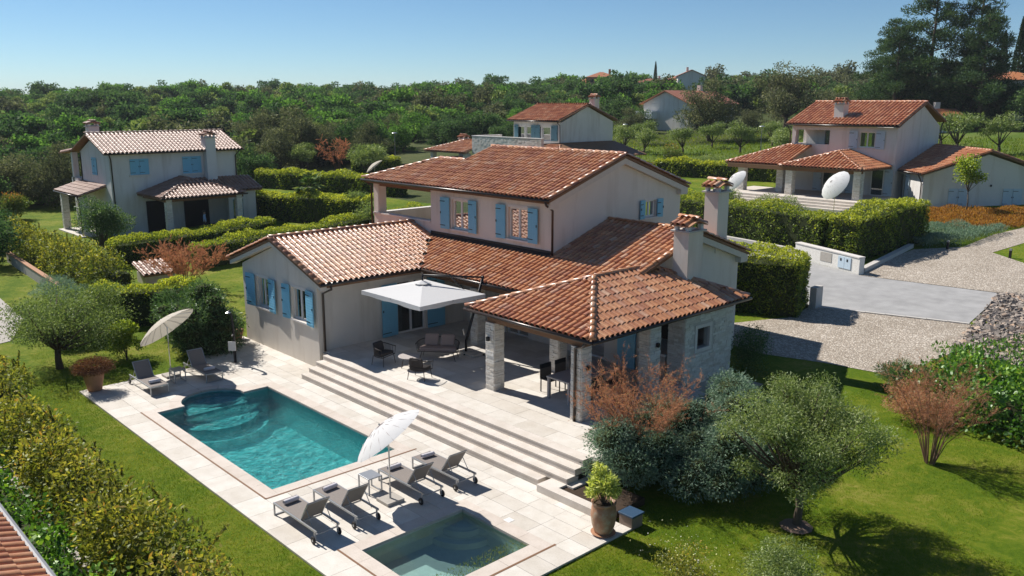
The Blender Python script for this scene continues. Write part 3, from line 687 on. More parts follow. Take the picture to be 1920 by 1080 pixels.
def shutter(parent, a, b, u0, u1, z0, z1, mat='shutter_blue', gap=0.05, hinge_left=True, ajar=0.0):
    o, d, n = frame_of(a, b); Z = Vector((0, 0, 1)); W = u1 - u0; H = z1 - z0
    if ajar:
        piv = o + d * (u0 if hinge_left else u1); ang = ajar if hinge_left else -ajar
        rot = Matrix.Rotation(-ang, 3, 'Z'); d2 = rot @ d; n2 = rot @ n
        base = piv + Z * z0 + n * gap - (Vector((0, 0, 0)) if hinge_left else d2 * W); d, n = d2, n2
    else: base = o + d * u0 + Z * z0 + n * gap
    def sh(m):
        k = 4
        for i in range(k): m.obox(base + d * (W * i / k + 0.003), d * (W / k - 0.006), n * 0.026, Z * H)
        m.obox(base + d * 0.02 + Z * 0.05 + n * 0.004, d * (W - 0.04), n * 0.018, Z * (H - 0.1))
    s_ = part('shutter', mat, parent, sh)
    def bt(m):
        for z in np.arange(0.06, H - 0.02, 0.105): m.obox(base + d * 0.035 + Z * z + n * 0.0262, d * (W - 0.07), n * 0.010, Z * 0.062)
    tag(part('slats', mat, s_, bt), kind='stuff')
    def hw(m):
        for z in (0.14, H - 0.18): m.obox(base + Z * z + n * 0.037, d * (W * 0.55), n * 0.006, Z * 0.03)
        m.obox(base + d * (W * 0.9 if hinge_left else W * 0.04) + Z * (H * 0.48) + n * 0.036, d * 0.035, n * 0.02, Z * 0.09)
    tag(part('hinges', 'black_metal', s_, hw), kind='stuff')
    return s_
def clad(m, x0, x1, y0, y1, z0, z1, faces='xXyY', course=0.085, openings=()):
    """rows of split stones standing proud of a core"""
    z = z0
    while z < z1 - 0.02:
        hgt = min(random.uniform(course * 0.75, course * 1.25), z1 - z)
        for fc in faces:
            lo, hi = (y0, y1) if fc in 'xX' else (x0, x1); u = lo
            while u < hi - 0.01:
                e = min(u + random.uniform(0.14, 0.42), hi)
                if hi - e < 0.08: e = hi
                p = random.uniform(0.012, 0.036)
                if not any(fc == q[0] and u < q[2] and e > q[1] and z < q[4] and z + hgt > q[3] for q in openings):
                    g = 0.004
                    if fc == 'x': m.box(x0 - p, x0 + 0.01, u + g, e - g, z + g, z + hgt - g)
                    if fc == 'X': m.box(x1 - 0.01, x1 + p, u + g, e - g, z + g, z + hgt - g)
                    if fc == 'y': m.box(u + g, e - g, y0 - p, y0 + 0.01, z + g, z + hgt - g)
                    if fc == 'Y': m.box(u + g, e - g, y1 - 0.01, y1 + p, z + g, z + hgt - g)
                u = e
        z += hgt
def pillar(parent, x0, x1, y0, y1, z0, z1, lampface=None, mat='cladding'):
    p = part('pillar', 'concrete_pale', parent, lambda m: m.box(x0 + 0.03, x1 - 0.03, y0 + 0.03, y1 - 0.03, z0, z1))
    tag(part('stone_cladding', mat, p, lambda m: clad(m, x0 + 0.03, x1 - 0.03, y0 + 0.03, y1 - 0.03, z0, z1)), kind='stuff')
    if lampface: wall_lamp(p, lampface)
    return p
def wall_lamp(parent, f):
    (x, y, z), ax = f
    def lm(m):
        if ax == 'X': m.box(x, x + 0.10, y - 0.05, y + 0.05, z - 0.07, z + 0.07)
        else: m.box(x - 0.05, x + 0.05, y - 0.10, y, z - 0.07, z + 0.07)
    part('wall_lamp', 'black_metal', parent, lm, bevel=0.008)
def chimney(parent, x0, x1, y0, y1, z0, z1, mat='plaster', tmat='tile', ridge_axis='x'):
    c = part('chimney', mat, parent, lambda m: m.box(x0, x1, y0, y1, z0, z1))
    part('chimney_slab', 'concrete_pale', c, lambda m: m.box(x0 - 0.09, x1 + 0.09, y0 - 0.09, y1 + 0.09, z1, z1 + 0.055))
    def posts(m):
        for (px, py) in ((x0, y0), (x1 - 0.14, y0), (x0, y1 - 0.14), (x1 - 0.14, y1 - 0.14)): m.box(px, px + 0.14, py, py + 0.14, z1 + 0.055, z1 + 0.24)
        m.box(x0 + .2, x1 - .2, y0 + .2, y1 - .2, z1 + 0.055, z1 + 0.12)
    part('chimney_posts', 'plaster_pink', c, posts)
    zz = z1 + 0.24; ov = 0.10; cy = (y0 + y1) / 2; rise = 0.17
    A = [(x0 - ov, y0 - ov, zz), (x1 + ov, y0 - ov, zz), (x1 + ov, cy, zz + rise), (x0 - ov, cy, zz + rise)]
    B = [(x1 + ov, y1 + ov, zz), (x0 - ov, y1 + ov, zz), (x0 - ov, cy, zz + rise), (x1 + ov, cy, zz + rise)]
    r_ = roof_slab(c, 'chimney_cap', [A, B], 0.04, 'terracotta')
    tiles_joined(slope_frames(A, TW, TL, 0.01) + slope_frames(B, TW, TL, 0.01), c, tmat, 'chimney_tiles')
    ridges_joined(c, [((x0 - ov, cy, zz + rise), (x1 + ov, cy, zz + rise))], tmat)
    return c

# ------------------------------------------------------------------ the villa
V1 = thing('villa', (-24.5, 22.0, 0), 'cream two-storey villa with orange tiled roofs and bright blue shutters beside the pool', 'house')
SL = 0.337
# west wing
wx0, wx1, wy0, wyb = -34.0, -27.95, 16.1, 23.3; zt = 3.30
gA, gB = (wx0, wy0), (wx1, wy0)
def gu(x): return x - wx0
h1 = (gu(-32.80), gu(-31.72), 1.66, 2.92); h2 = (gu(-29.90), gu(-28.72), 1.66, 2.92)
wall(V1, gA, gB, -0.3, zt, [h1, h2], gable=(gu(-30.97), 4.42))
dA, dB = (wx1, wy0 + 0.28), (wx1, wyb); du = lambda y: y - dA[1]
hd = (du(19.76), du(21.16), TZ, 2.88)
wall(V1, dA, dB, -0.3, zt, [hd])
wall(V1, (wx0, wyb), (wx0, wy0 + 0.28), -0.3, zt)
for h_, sh in ((h1, ((-33.52, -32.86), (-31.66, -31.02))), (h2, ((-30.46, -29.94), (-28.70, -28.06)))):
    window(V1, gA, gB, *h_)
    shutter(V1, gA, gB, gu(sh[0][0]), gu(sh[0][1]), 1.62, 2.98, hinge_left=False, ajar=0.10)
    shutter(V1, gA, gB, gu(sh[1][0]), gu(sh[1][1]), 1.62, 2.98, hinge_left=True, ajar=0.10)
window(V1, dA, dB, *hd, door=True, sill=False)
shutter(V1, dA, dB, du(18.92), du(19.70), TZ + 0.03, 2.86, hinge_left=False, ajar=0.06)
shutter(V1, dA, dB, du(21.22), du(22.10), TZ + 0.03, 2.86, ajar=0.06)
# west wing roof
rx0, rx1, rc, ry0, ry1 = -34.72, -27.18, -30.94, 15.80, 22.85; ez, rz = 3.44, 3.44 + SL * 3.77
R1 = roof_slab(V1, 'roof', [[(rx1, ry0, ez), (rx1, 20.4, ez), (-29.63, ry1, ez + SL * 2.45), (rc, ry1, rz), (rc, ry0, rz)], [(rx0, ry1, ez), (rx0, ry0, ez), (rc, ry0, rz), (rc, ry1, rz)]], 0.10)
tiles_joined(slope_frames([(rx1, ry0, ez), (rx1, 20.4, ez), (-29.63, ry1, ez + SL * 2.45), (rc, ry1, rz), (rc, ry0, rz)]), R1, 'tile')
tiles_joined(slope_frames([(rx0, ry1, ez), (rx0, ry0, ez), (rc, ry0, rz), (rc, ry1, rz)]), R1, 'tile')
ridge_line(R1, (rc, ry0 - 0.02, rz), (rc, ry1, rz))
def rake(m, x0, z0, x1, z1, y, t=0.16):   # white barge board under the verge (faces -Y)
    m.prism([(x0, y, z0 - 0.11), (x1, y, z1 - 0.11), (x1, y, z1 - 0.11 - t), (x0, y, z0 - 0.11 - t)], (0, 0.30, 0))
part('verge_board', 'soffit', V1, lambda m: (rake(m, rx0 + 0.1, ez + 0.03, rc, rz, ry0 + 0.04), rake(m, rc, rz, rx1 - 0.05, ez + 0.02, ry0 + 0.04)))
for sg in (rx0, rx1): ridge_line(R1, (sg, ry0 + 0.03, ez + 0.01), (rc, ry0 + 0.03, rz + 0.01), lift=0.06)
gutter(V1, (rx1 + 0.05, ry0, ez - 0.02), (rx1 + 0.05, 20.5, ez - 0.02))
downpipe(V1, [(rx1 + 0.05, 16.22, ez - 0.05), (rx1 + 0.03, 16.25, ez - 0.22), (wx1 + 0.09, 16.3, ez - 0.50), (wx1 + 0.09, 16.3, TZ)])
part('fascia', 'wood', V1, lambda m: m.box(wx1, rx1 - 0.02, ry0 + 0.3, 20.4, ez - 0.16, ez - 0.105))
# middle roof with its east part; front slope runs from the eave up to the ridge
mx0, mx1, me_, mr = rx1, -17.90, 20.40, 26.10; mz = ez; mrz = mz + SL * (mr - me_); mb = 29.4; mbz = mrz - SL * (mb - mr)
mid = [(mx0, me_, mz), (mx1, me_, mz), (mx1, mr, mrz), (-22.30, mr, mrz), (-22.30, 22.85, mz + SL * 2.45), (-29.63, 22.85, mz + SL * 2.45)]
R2 = roof_slab(V1, 'roof', [[(mx0, me_, mz), (mx1, me_, mz), (mx1, 22.85, mz + SL * 2.45), (-29.63, 22.85, mz + SL * 2.45)], [(-22.30, 22.85, mz + SL * 2.45), (mx1, 22.85, mz + SL * 2.45), (mx1, mr, mrz), (-22.30, mr, mrz)],
                            [(mx1, mb, mbz), (-22.3, mb, mbz), (-22.3, mr, mrz), (mx1, mr, mrz)]], 0.10)
fr = slope_frames(mid)
PORCH_L, PORCH_N, PORCH_R = Vector((-21.12, 17.66, 3.36)), Vector((-15.55, 17.62, 3.36)), Vector((-15.66, 25.85, 3.36))
AP1, AP2 = Vector((-18.33, 20.79, 4.34)), Vector((-18.33, 23.64, 4.34))
def under_porch(f):      # tiles that would lie inside the porch roof
    x, y, z = f.translation
    return x > -21.0 and y < 23.4 and z < (3.36 + 0.352 * min(x + 21.12, -15.55 - x, 2.79)) - 0.10
fr = [f for f in fr if not under_porch(f)]
tiles_joined(fr, R2, 'tile')
tiles_joined(slope_frames([(mx1, mb, mbz), (-22.3, mb, mbz), (-22.3, mr, mrz), (mx1, mr, mrz)]), R2, 'tile')
ridge_line(R2, (-22.28, mr, mrz), (mx1, mr, mrz)); gutter(V1, (mx0, me_ - 0.05, mz - 0.02), (-20.6, me_ - 0.05, mz - 0.02))
part('valley', 'flashing', R2, lambda m: m.tube([(rx1 - 0.02, 20.42, mz + 0.055), (-29.63, 22.85, mz + SL * 2.45 + 0.055)], 0.05, 6))
part('flashing', 'flashing', R2, lambda m: (m.prism([(-29.66, 22.62, mz + SL * 2.22 + 0.085), (-22.2, 22.62, mz + SL * 2.22 + 0.085), (-22.2, 22.84, mz + SL * 2.45 + 0.12), (-29.66, 22.84, mz + SL * 2.45 + 0.12)], (0, 0, 0.012)),
                                            m.prism([(-29.66, 22.838, mz + SL * 2.3), (-22.2, 22.838, mz + SL * 2.3), (-22.2, 22.838, mz + SL * 2.45 + 0.22), (-29.66, 22.838, mz + SL * 2.45 + 0.22)], (0, -0.012, 0))))
# ground floor walls under the middle roof
bA, bB = (wx1, 23.2), (-18.2, 23.2); bu = lambda x: x - wx1
hb1, hb2 = (bu(-25.2), bu(-23.9), TZ, 2.85), (bu(-21.5), bu(-19.9), TZ, 2.85)
wall(V1, bA, bB, -0.3, 4.2, [hb1, hb2]); window(V1, bA, bB, *hb1, door=True, sill=False); window(V1, bA, bB, *hb2, door=True, sill=False)
eA, eB = (-18.2, 23.48), (-18.2, 29.1)
wall(V1, eA, eB, -0.3, 4.25, gable=(26.1 - 23.48, mrz - 0.12)); wall(V1, (-18.48, 29.1), (-30, 29.1), -0.3, 4.25)
part('wall', 'plaster', V1, lambda m: m.prism([(-18.2, 21.2, 3.55), (-18.2, 23.48, 4.25), (-18.2, 23.48, 3.3), (-18.2, 21.2, 3.3)], (-0.2, 0, 0)))
part('verge_board', 'soffit', V1, lambda m: m.prism([(mx1 - 0.03, 26.1, mrz - 0.11), (mx1 - 0.03, mb - 0.05, mbz - 0.09), (mx1 - 0.03, mb - 0.05, mbz - 0.31), (mx1 - 0.03, 26.1, mrz - 0.33)], (-0.28, 0, 0)))
part('corbel', 'soffit', V1, lambda m: m.box(-18.2, mx1 - 0.04, 28.9, 29.35, mbz - 0.36, mbz - 0.10))
# upper storey
ux0, ux1, uy0, uy1 = -29.65, -22.30, 22.85, 30.8; utop = 6.36
uA, uB = (ux0, uy0), (ux1, uy0); uu = lambda x: x - ux0
w1, w2 = (uu(-28.20), uu(-27.14), 4.72, 5.96), (uu(-24.70), uu(-23.60), 4.72, 5.96)
wall(V1, uA, uB, 4.10, utop, [w1, w2])
for w_, sh in ((w1, ((-28.86, -28.30), (-27.06, -26.50))), (w2, ((-25.32, -24.80), (-23.52, -22.95)))):
    window(V1, uA, uB, *w_); shutter(V1, uA, uB, uu(sh[0][0]), uu(sh[0][1]), 4.68, 6.02, hinge_left=False, ajar=0.08); shutter(V1, uA, uB, uu(sh[1][0]), uu(sh[1][1]), 4.68, 6.02, ajar=0.08)
sA, sB = (ux1, uy0 + 0.28), (ux1, uy1); su = lambda y: y - sA[1]; ws = (su(28.36), su(29.10), 5.26, 5.96)
wall(V1, sA, sB, 4.1, utop, [ws], gable=(su(26.74), 7.72)); window(V1, sA, sB, *ws)
shutter(V1, sA, sB, su(27.97), su(28.33), 5.22, 6.0, hinge_left=False, ajar=0.08); shutter(V1, sA, sB, su(29.13), su(29.49), 5.22, 6.0, ajar=0.08)
wall(V1, (ux0, uy1), (ux0, uy0 + 0.28), 4.1, utop, gable=(30.8 - 26.74, 7.72)); wall(V1, (ux1 - 0.28, uy1), (ux0 + 0.28, uy1), 3.5, utop)
uex0, uex1, uf, ub, ur, uez = -29.95, -22.02, 22.40, 31.06, 26.73, 6.45; urz = uez + SL * (ur - uf)
lx0, lb, lr = -34.25, 28.2, 25.1; lrz = uez + SL * (lr - uf)      # loggia roof: same front slope, lower ridge, hipped end
front = [(lx0, uf, uez), (uex1, uf, uez), (uex1, ur, urz), (uex0, ur, urz), (uex0, lr, lrz), (lx0 + 2.5, lr, lrz)]
R3 = roof_slab(V1, 'roof', [[(lx0, uf, uez), (uex0, uf, uez), (uex0, lr, lrz), (lx0 + 2.5, lr, lrz)], [(uex0, uf, uez), (uex1, uf, uez), (uex1, ur, urz), (uex0, ur, urz)],
                            [(uex1, ub, uez), (uex0, ub, uez), (uex0, ur, urz), (uex1, ur, urz)], [(uex0, lb - 0.4, uez), (lx0, lb - 0.4, uez), (lx0 + 2.5, lr, lrz), (uex0, lr, lrz)], [(lx0, lb - 0.4, uez), (lx0, uf, uez), (lx0 + 2.5, lr, lrz)]], 0.10)
tiles_joined(slope_frames(front), R3, 'tile')
tiles_joined(slope_frames([(uex1, ub, uez), (uex0, ub, uez), (uex0, ur, urz), (uex1, ur, urz)]), R3, 'tile')
tiles_joined(slope_frames([(lx0, lb - 0.4, uez), (lx0, uf, uez), (lx0 + 2.5, lr, lrz)]) + slope_frames([(uex0, lb - 0.4, uez), (lx0, lb - 0.4, uez), (lx0 + 2.5, lr, lrz), (uex0, lr, lrz)]), R3, 'tile')
ridge_line(R3, (uex0 - 0.03, ur, urz), (uex1, ur, urz)); ridge_line(R3, (lx0, uf, uez), (lx0 + 2.5, lr, lrz)); ridge_line(R3, (lx0 + 2.5, lr, lrz), (uex0, lr, lrz)); ridge_line(R3, (lx0, lb - 0.4, uez), (lx0 + 2.5, lr, lrz))
for ya, za in ((uf, uez), (ub, uez)): ridge_line(R3, (uex1 - 0.03, ya, za + 0.01), (uex1 - 0.03, ur, urz + 0.01), lift=0.06)
for ya, za in ((me_ + 3.2, mz + SL * 3.2), (mb, mbz)): ridge_line(R2, (mx1 - 0.03, ya, za + 0.01), (mx1 - 0.03, mr, mrz + 0.01), lift=0.06)
gutter(V1, (lx0 - 0.03, uf - 0.05, uez - 0.02), (uex1 + 0.02, uf - 0.05, uez - 0.02)); 
downpipe(V1, [(-22.18, uf - 0.05, uez - 0.05), (-22.18, uf + 0.02, uez - 0.2), (-22.20, uy0 - 0.07, uez - 0.42), (-22.20, uy0 - 0.07, 4.34)])
downpipe(V1, [(lx0 + 0.2, uf - 0.05, uez - 0.05), (lx0 + 0.2, 22.75, uez - 0.3), (lx0 + 0.2, 22.78, -0.1)])
part('verge_board', 'soffit', V1, lambda m: (m.prism([(uex1 - 0.03, uf + 0.12, uez - 0.07), (uex1 - 0.03, ur, urz - 0.11), (uex1 - 0.03, ur, urz - 0.33), (uex1 - 0.03, uf + 0.12, uez - 0.29)], (-0.25, 0, 0)),
                                             m.prism([(uex1 - 0.03, ur, urz - 0.11), (uex1 - 0.03, ub - 0.08, uez - 0.09), (uex1 - 0.03, ub - 0.08, uez - 0.31), (uex1 - 0.03, ur, urz - 0.33)], (-0.25, 0, 0))))
part('corbel', 'soffit', V1, lambda m: (m.box(-22.3, uex1 - 0.04, uf + 0.1, uf + 0.55, uez - 0.34, uez - 0.14), m.box(-22.3, uex1 - 0.04, ub - 0.55, ub - 0.1, uez - 0.36, uez - 0.12)))
part('fascia', 'wood', V1, lambda m: m.box(lx0 + 0.1, uex1 - 0.1, uf + 0.05, uy0 - 0.01, uez - 0.15, uez - 0.105))
# loggia with parapet and corner post
part('loggia_post', 'plaster', V1, lambda m: m.box(-34.02, -33.60, 22.85, 23.27, 4.90, 6.35))
part('loggia_beam', 'wood', V1, lambda m: (m.box(-34.02, -29.7, 22.9, 23.15, 6.14, 6.34), m.box(-34.0, -33.75, 23.15, 27.8, 6.14, 6.34)))
part('parapet', 'plaster', V1, lambda m: (m.box(-34.02, -29.65, 22.85, 23.10, 2.5, 4.84), m.box(-34.02, -33.77, 23.10, 28.0, 2.5, 4.84), m.box(-33.77, -29.65, 27.75, 28.0, 2.5, 4.84)))
part('parapet_cap', 'sill_stone', V1, lambda m: (m.box(-34.06, -29.66, 22.81, 23.14, 4.84, 4.90), m.box(-34.06, -33.73, 23.14, 28.04, 4.84, 4.90), m.box(-33.73, -29.66, 27.71, 28.04, 4.84, 4.90)))
part('loggia_floor', 'deck_stone', V1, lambda m: m.box(-33.77, -29.65, 23.1, 27.75, 3.9, 4.02))
part('wall', 'plaster', V1, lambda m: (m.box(-34.02, -33.8, 23.3, 28.0, -0.3, 2.5), m.box(-33.8, -29.6, 27.78, 28.0, -0.3, 2.5), m.box(-29.95, -29.66, 28.0, 30.8, -0.3, 4.3)))
# porch with hipped roof
pf = [PORCH_L, PORCH_N, AP1]; pr_ = [PORCH_N, PORCH_R, AP2, AP1]; pl = [Vector((-21.12, 20.9, 3.36)), PORCH_L, AP1, AP2 - Vector((0, 0.9, 0))]; pb = [PORCH_R, Vector((-18.2, 25.85, 3.36)), AP2]
R4 = roof_slab(V1, 'roof', [pf, pr_, pl, pb], 0.09)
cand = [f for f in slope_frames(pf)] + [f for f in slope_frames(pr_)]
cand.sort(key=lambda f: (f.translation - Vector((0, 0, 10))).length)
tiles_single(cand[:296], R4); tiles_joined(cand[296:] + slope_frames(pl) + slope_frames(pb), R4, 'tile')
ridge_line(R4, PORCH_L + Vector((-0.02, -0.02, 0)), AP1); ridge_line(R4, PORCH_N + Vector((0.02, -0.02, 0)), AP1); ridge_line(R4, AP1, AP2); ridge_line(R4, PORCH_R, AP2)
gutter(V1, PORCH_L + Vector((-0.05, -0.06, -0.03)), PORCH_N + Vector((0.06, -0.06, -0.03))); gutter(V1, PORCH_N + Vector((0.07, -0.04, -0.03)), PORCH_R + Vector((0.07, 0.05, -0.03)))
downpipe(V1, [(-15.75, 17.58, 3.3), (-16.0, 17.7, 3.1), (-16.42, 17.86, 2.95), (-16.42, 17.86, TZ)])
part('beam', 'wood', V1, lambda m: (m.box(-20.44, -16.2, 17.98, 18.26, 2.98, 3.28), m.box(-20.44, -20.1, 18.26, 21.0, 2.98, 3.279), m.box(-16.52, -16.2, 18.26, 25.8, 2.98, 3.28), m.box(-27.9, -20.44, 21.05, 21.3, 2.98, 3.279)))
pillar(V1, -20.48, -20.02, 17.90, 18.38, TZ, 2.98, ((-20.25, 17.88, 2.45), 'Y')); pillar(V1, -16.66, -16.20, 17.90, 18.38, TZ, 2.98, ((-16.19, 18.15, 2.35), 'X'))
pillar(V1, -16.66, -16.20, 21.10, 21.70, TZ, 2.98, ((-16.19, 21.45, 2.40), 'X')); pillar(V1, -20.42, -19.94, 20.84, 21.3, TZ, 2.98); pillar(V1, -24.85, -24.40, 20.95, 21.4, TZ, 2.98, ((-24.65, 20.93, 2.45), 'Y'))
# barbecue room at the end of the porch: stone clad
bq = part('barbecue_wall', 'concrete_pale', V1, lambda m: (m.box(-16.9, -16.23, 23.0, 23.6, 0.0, 3.2), m.box(-16.45, -16.23, 23.6, 25.77, 0.0, 1.78), m.box(-16.45, -16.23, 23.6, 23.68, 1.78, 2.52), m.box(-16.45, -16.23, 24.42, 25.77, 1.78, 2.52),
      m.box(-16.45, -16.23, 23.6, 25.77, 2.52, 3.2), m.box(-18.2, -16.45, 25.55, 25.77, 0.0, 3.3)))
tag(part('stone_cladding', 'cladding', bq, lambda m: (clad(m, -16.9, -16.23, 23.0, 23.6, 0.35, 3.15, 'y'), clad(m, -16.9, -16.23, 23.0, 25.77, 0.3, 3.15, 'X', 0.085, [('X', 23.55, 24.55, 1.66, 2.64)]))), kind='stuff')
part('window_surround', 'sill_stone', bq, lambda m: (m.box(-16.3, -16.20, 23.56, 23.69, 1.67, 2.63), m.box(-16.3, -16.20, 24.41, 24.54, 1.67, 2.63), m.box(-16.3, -16.199, 23.69, 24.41, 1.67, 1.79), m.box(-16.3, -16.199, 23.69, 24.41, 2.51, 2.63)))
part('worktop', 'sill_stone', bq, lambda m: m.box(-18.15, -16.95, 22.9, 25.5, 1.52, 1.60)); part('barbecue_base', 'concrete', bq, lambda m: m.box(-18.1, -17.0, 23.0, 25.5, TZ, 1.52))
part('hood', 'dark_room', bq, lambda m: m.prism([(-18.15, 23.1, 2.1), (-17.0, 23.1, 2.1), (-17.0, 25.4, 2.1), (-18.15, 25.4, 2.1)], (0, 0, 1.0)))
chimney(V1, -17.72, -17.10, 24.2, 25.05, 3.2, 5.62); chimney(V1, -18.75, -18.15, 27.45, 28.15, 4.4, 6.66)
part('door', 'shutter_blue', V1, lambda m: m.box(-19.2, -18.4, 23.10, 23.16, TZ, 2.8))
part('floor', 'concrete', V1, lambda m: (m.box(-33.7, -28.25, 16.4, 22.9, 0.4, 0.6), m.box(-29.3, -22.6, 23.2, 30.5, 3.5, 3.6)))

# ------------------------------------------------------------------ furniture
def make_lounger():
    t = empty('sun_lounger'); fm = 'grey_metal'
    part('frame', fm, t, lambda m: ([m.box(0, 2.02, y, y + 0.035, 0.29, 0.335) for y in (0.0, 0.605)], m.box(0.0, 0.035, 0.035, 0.605, 0.29, 0.33), m.box(1.26, 1.29, 0.035, 0.605, 0.27, 0.3), m.box(1.92, 1.95, 0.035, 0.605, 0.20, 0.225)))
    for y in (0.0, 0.605):
        part('leg', fm, t, lambda m: m.box(0.0, 0.035, y, y + 0.035, 0.0, 0.29)); part('leg', fm, t, lambda m: m.box(1.93, 1.96, y, y + 0.035, 0.06, 0.29))
    part('foot_bar', fm, t, lambda m: m.box(0.0, 0.035, 0.035, 0.605, 0.0, 0.025))
    part('seat', 'sling', t, lambda m: m.box(0.03, 1.28, 0.03, 0.61, 0.325, 0.340))
    a = math.radians(55); L = 0.66; u = Vector((math.cos(a), 0, math.sin(a))); w = Vector((-math.sin(a), 0, math.cos(a)))
    b = part('backrest', 'sling', t, lambda m: m.obox((1.28, 0.04, 0.33), u * L, (0, 0.56, 0), w * 0.014))
    part('back_frame', fm, b, lambda m: (m.obox(Vector((1.28, 0.03, 0.32)), u * L, (0, 0.025, 0), w * 0.03), m.obox(Vector((1.28, 0.595, 0.32)), u * L, (0, 0.025, 0), w * 0.03), m.obox(Vector((1.28, 0.03, 0.32)) + u * (L - 0.02), u * 0.025, (0, 0.59, 0), w * 0.03)))
    part('back_stay', fm, t, lambda m: [m.tube([Vector((1.28, y, 0.32)) + u * 0.42, (1.80, y, 0.30)], 0.010, 6) for y in (0.07, 0.57)])
    for y in (-0.045, 0.645):
        wh = part('wheel', 'rubber', t, lambda m: m.lathe([(0.0, -0.018), (0.085, -0.018), (0.095, -0.008), (0.095, 0.008), (0.085, 0.018), (0.0, 0.018)], (1.94, y + 0.017, 0.095), 16, None, Matrix.Rotation(math.pi / 2, 3, 'X')), smooth=False)
        part('hub', fm, wh, lambda m: m.lathe([(0.03, -0.024), (0.03, 0.024)], (1.94, y + 0.017, 0.095), 10, None, Matrix.Rotation(math.pi / 2, 3, 'X')))
    return t
LG = 'grey sun loungers on the pool deck'
lg = make_lounger()
spots = [((-18.32, 9.06), 0, 'grey sun lounger nearest the lawn, first of the row of four between the pools'), ((-18.30, 10.15), 0, 'grey sun lounger second from the lawn, beside the small side table between the pools'),
         ((-18.22, 12.08), 0, 'grey sun lounger third from the lawn, just behind the near parasol pole'), ((-18.24, 13.22), 0, 'grey sun lounger nearest the steps, last of the row of four between the pools'),
         ((-29.15, 10.80), math.pi, 'grey sun lounger at the far pool end, beside the big terracotta pot'), ((-29.25, 12.82), math.pi, 'grey sun lounger at the far pool end, on the house side of the parasol')]
for i, ((x, y), rz, lab) in enumerate(spots):
    o = lg if i == 0 else copy_tree(lg); o.location = (x, y, 0.006); o.rotation_euler.z = rz; tag(o, lab, 'sun lounger', LG)
def towel(i, x, y, lab, rz=0.0):
    t = empty('rolled_towel')
    def tw(m):
        prof = []; n = 30; turns = 2.6
        sp = [(0.012 + 0.05 * k / n) for k in range(n + 1)]
        pts = [(sp[k] * math.cos(2 * math.pi * turns * k / n), sp[k] * math.sin(2 * math.pi * turns * k / n)) for k in range(n + 1)]
        vs = [(-0.0 + p[0], -0.2, p[1] + 0.066) for p in pts] + [(p[0], 0.2, p[1] + 0.066) for p in pts]
        m.add(vs, [(k, k + 1, n + 2 + k, n + 1 + k) for k in range(n)])
        m.lathe([(0.058, -0.192), (0.061, -0.15), (0.061, 0.15), (0.058, 0.192)], (0, 0, 0.066), 14, None, Matrix.Rotation(math.pi / 2, 3, 'X'))
    part('roll', 'towel', t, tw, smooth=True); t.location = (x, y, 0.346); t.rotation_euler.z = rz
    tag(t, lab, 'towel', 'rolled towels on the sun loungers')
tl = ['rolled white towel on the lounger nearest the lawn', 'rolled white towel on the second lounger from the lawn', 'rolled white towel on the third lounger, beside the parasol pole', 'rolled white towel on the lounger nearest the steps']
for i in range(4): towel(i, spots[i][0][0] + 0.32, spots[i][0][1] + 0.32, tl[i], random.uniform(-0.1, 0.1))
towel(4, -29.55, 10.47, 'rolled white towel on the far lounger beside the terracotta pot'); towel(5, -29.65, 12.5, 'rolled white towel on the far lounger on the house side')
def side_table(x, y, lab):
    t = thing('side_table', (0, 0, 0), lab, 'table', 'grey side tables by the loungers')
    part('table_top', 'grey_metal', t, lambda m: m.box(-0.25, 0.25, -0.21, 0.21, 0.425, 0.455), bevel=0.004)
    for sx in (-0.25, 0.218):
        for sy in (-0.21, 0.178): part('leg', 'grey_metal', t, lambda m: m.box(sx, sx + 0.032, sy, sy + 0.032, 0.0, 0.425))
    part('foot_bar', 'grey_metal', t, lambda m: (m.box(-0.25, 0.25, -0.209, -0.179, 0.0, 0.02), m.box(-0.25, 0.25, 0.179, 0.209, 0.0, 0.02)))
    t.location = (x, y, 0.006)
side_table(-17.84, 11.58, 'small grey metal side table between the loungers by the near parasol'); side_table(-30.25, 11.55, 'small grey metal side table between the two loungers at the far pool end')

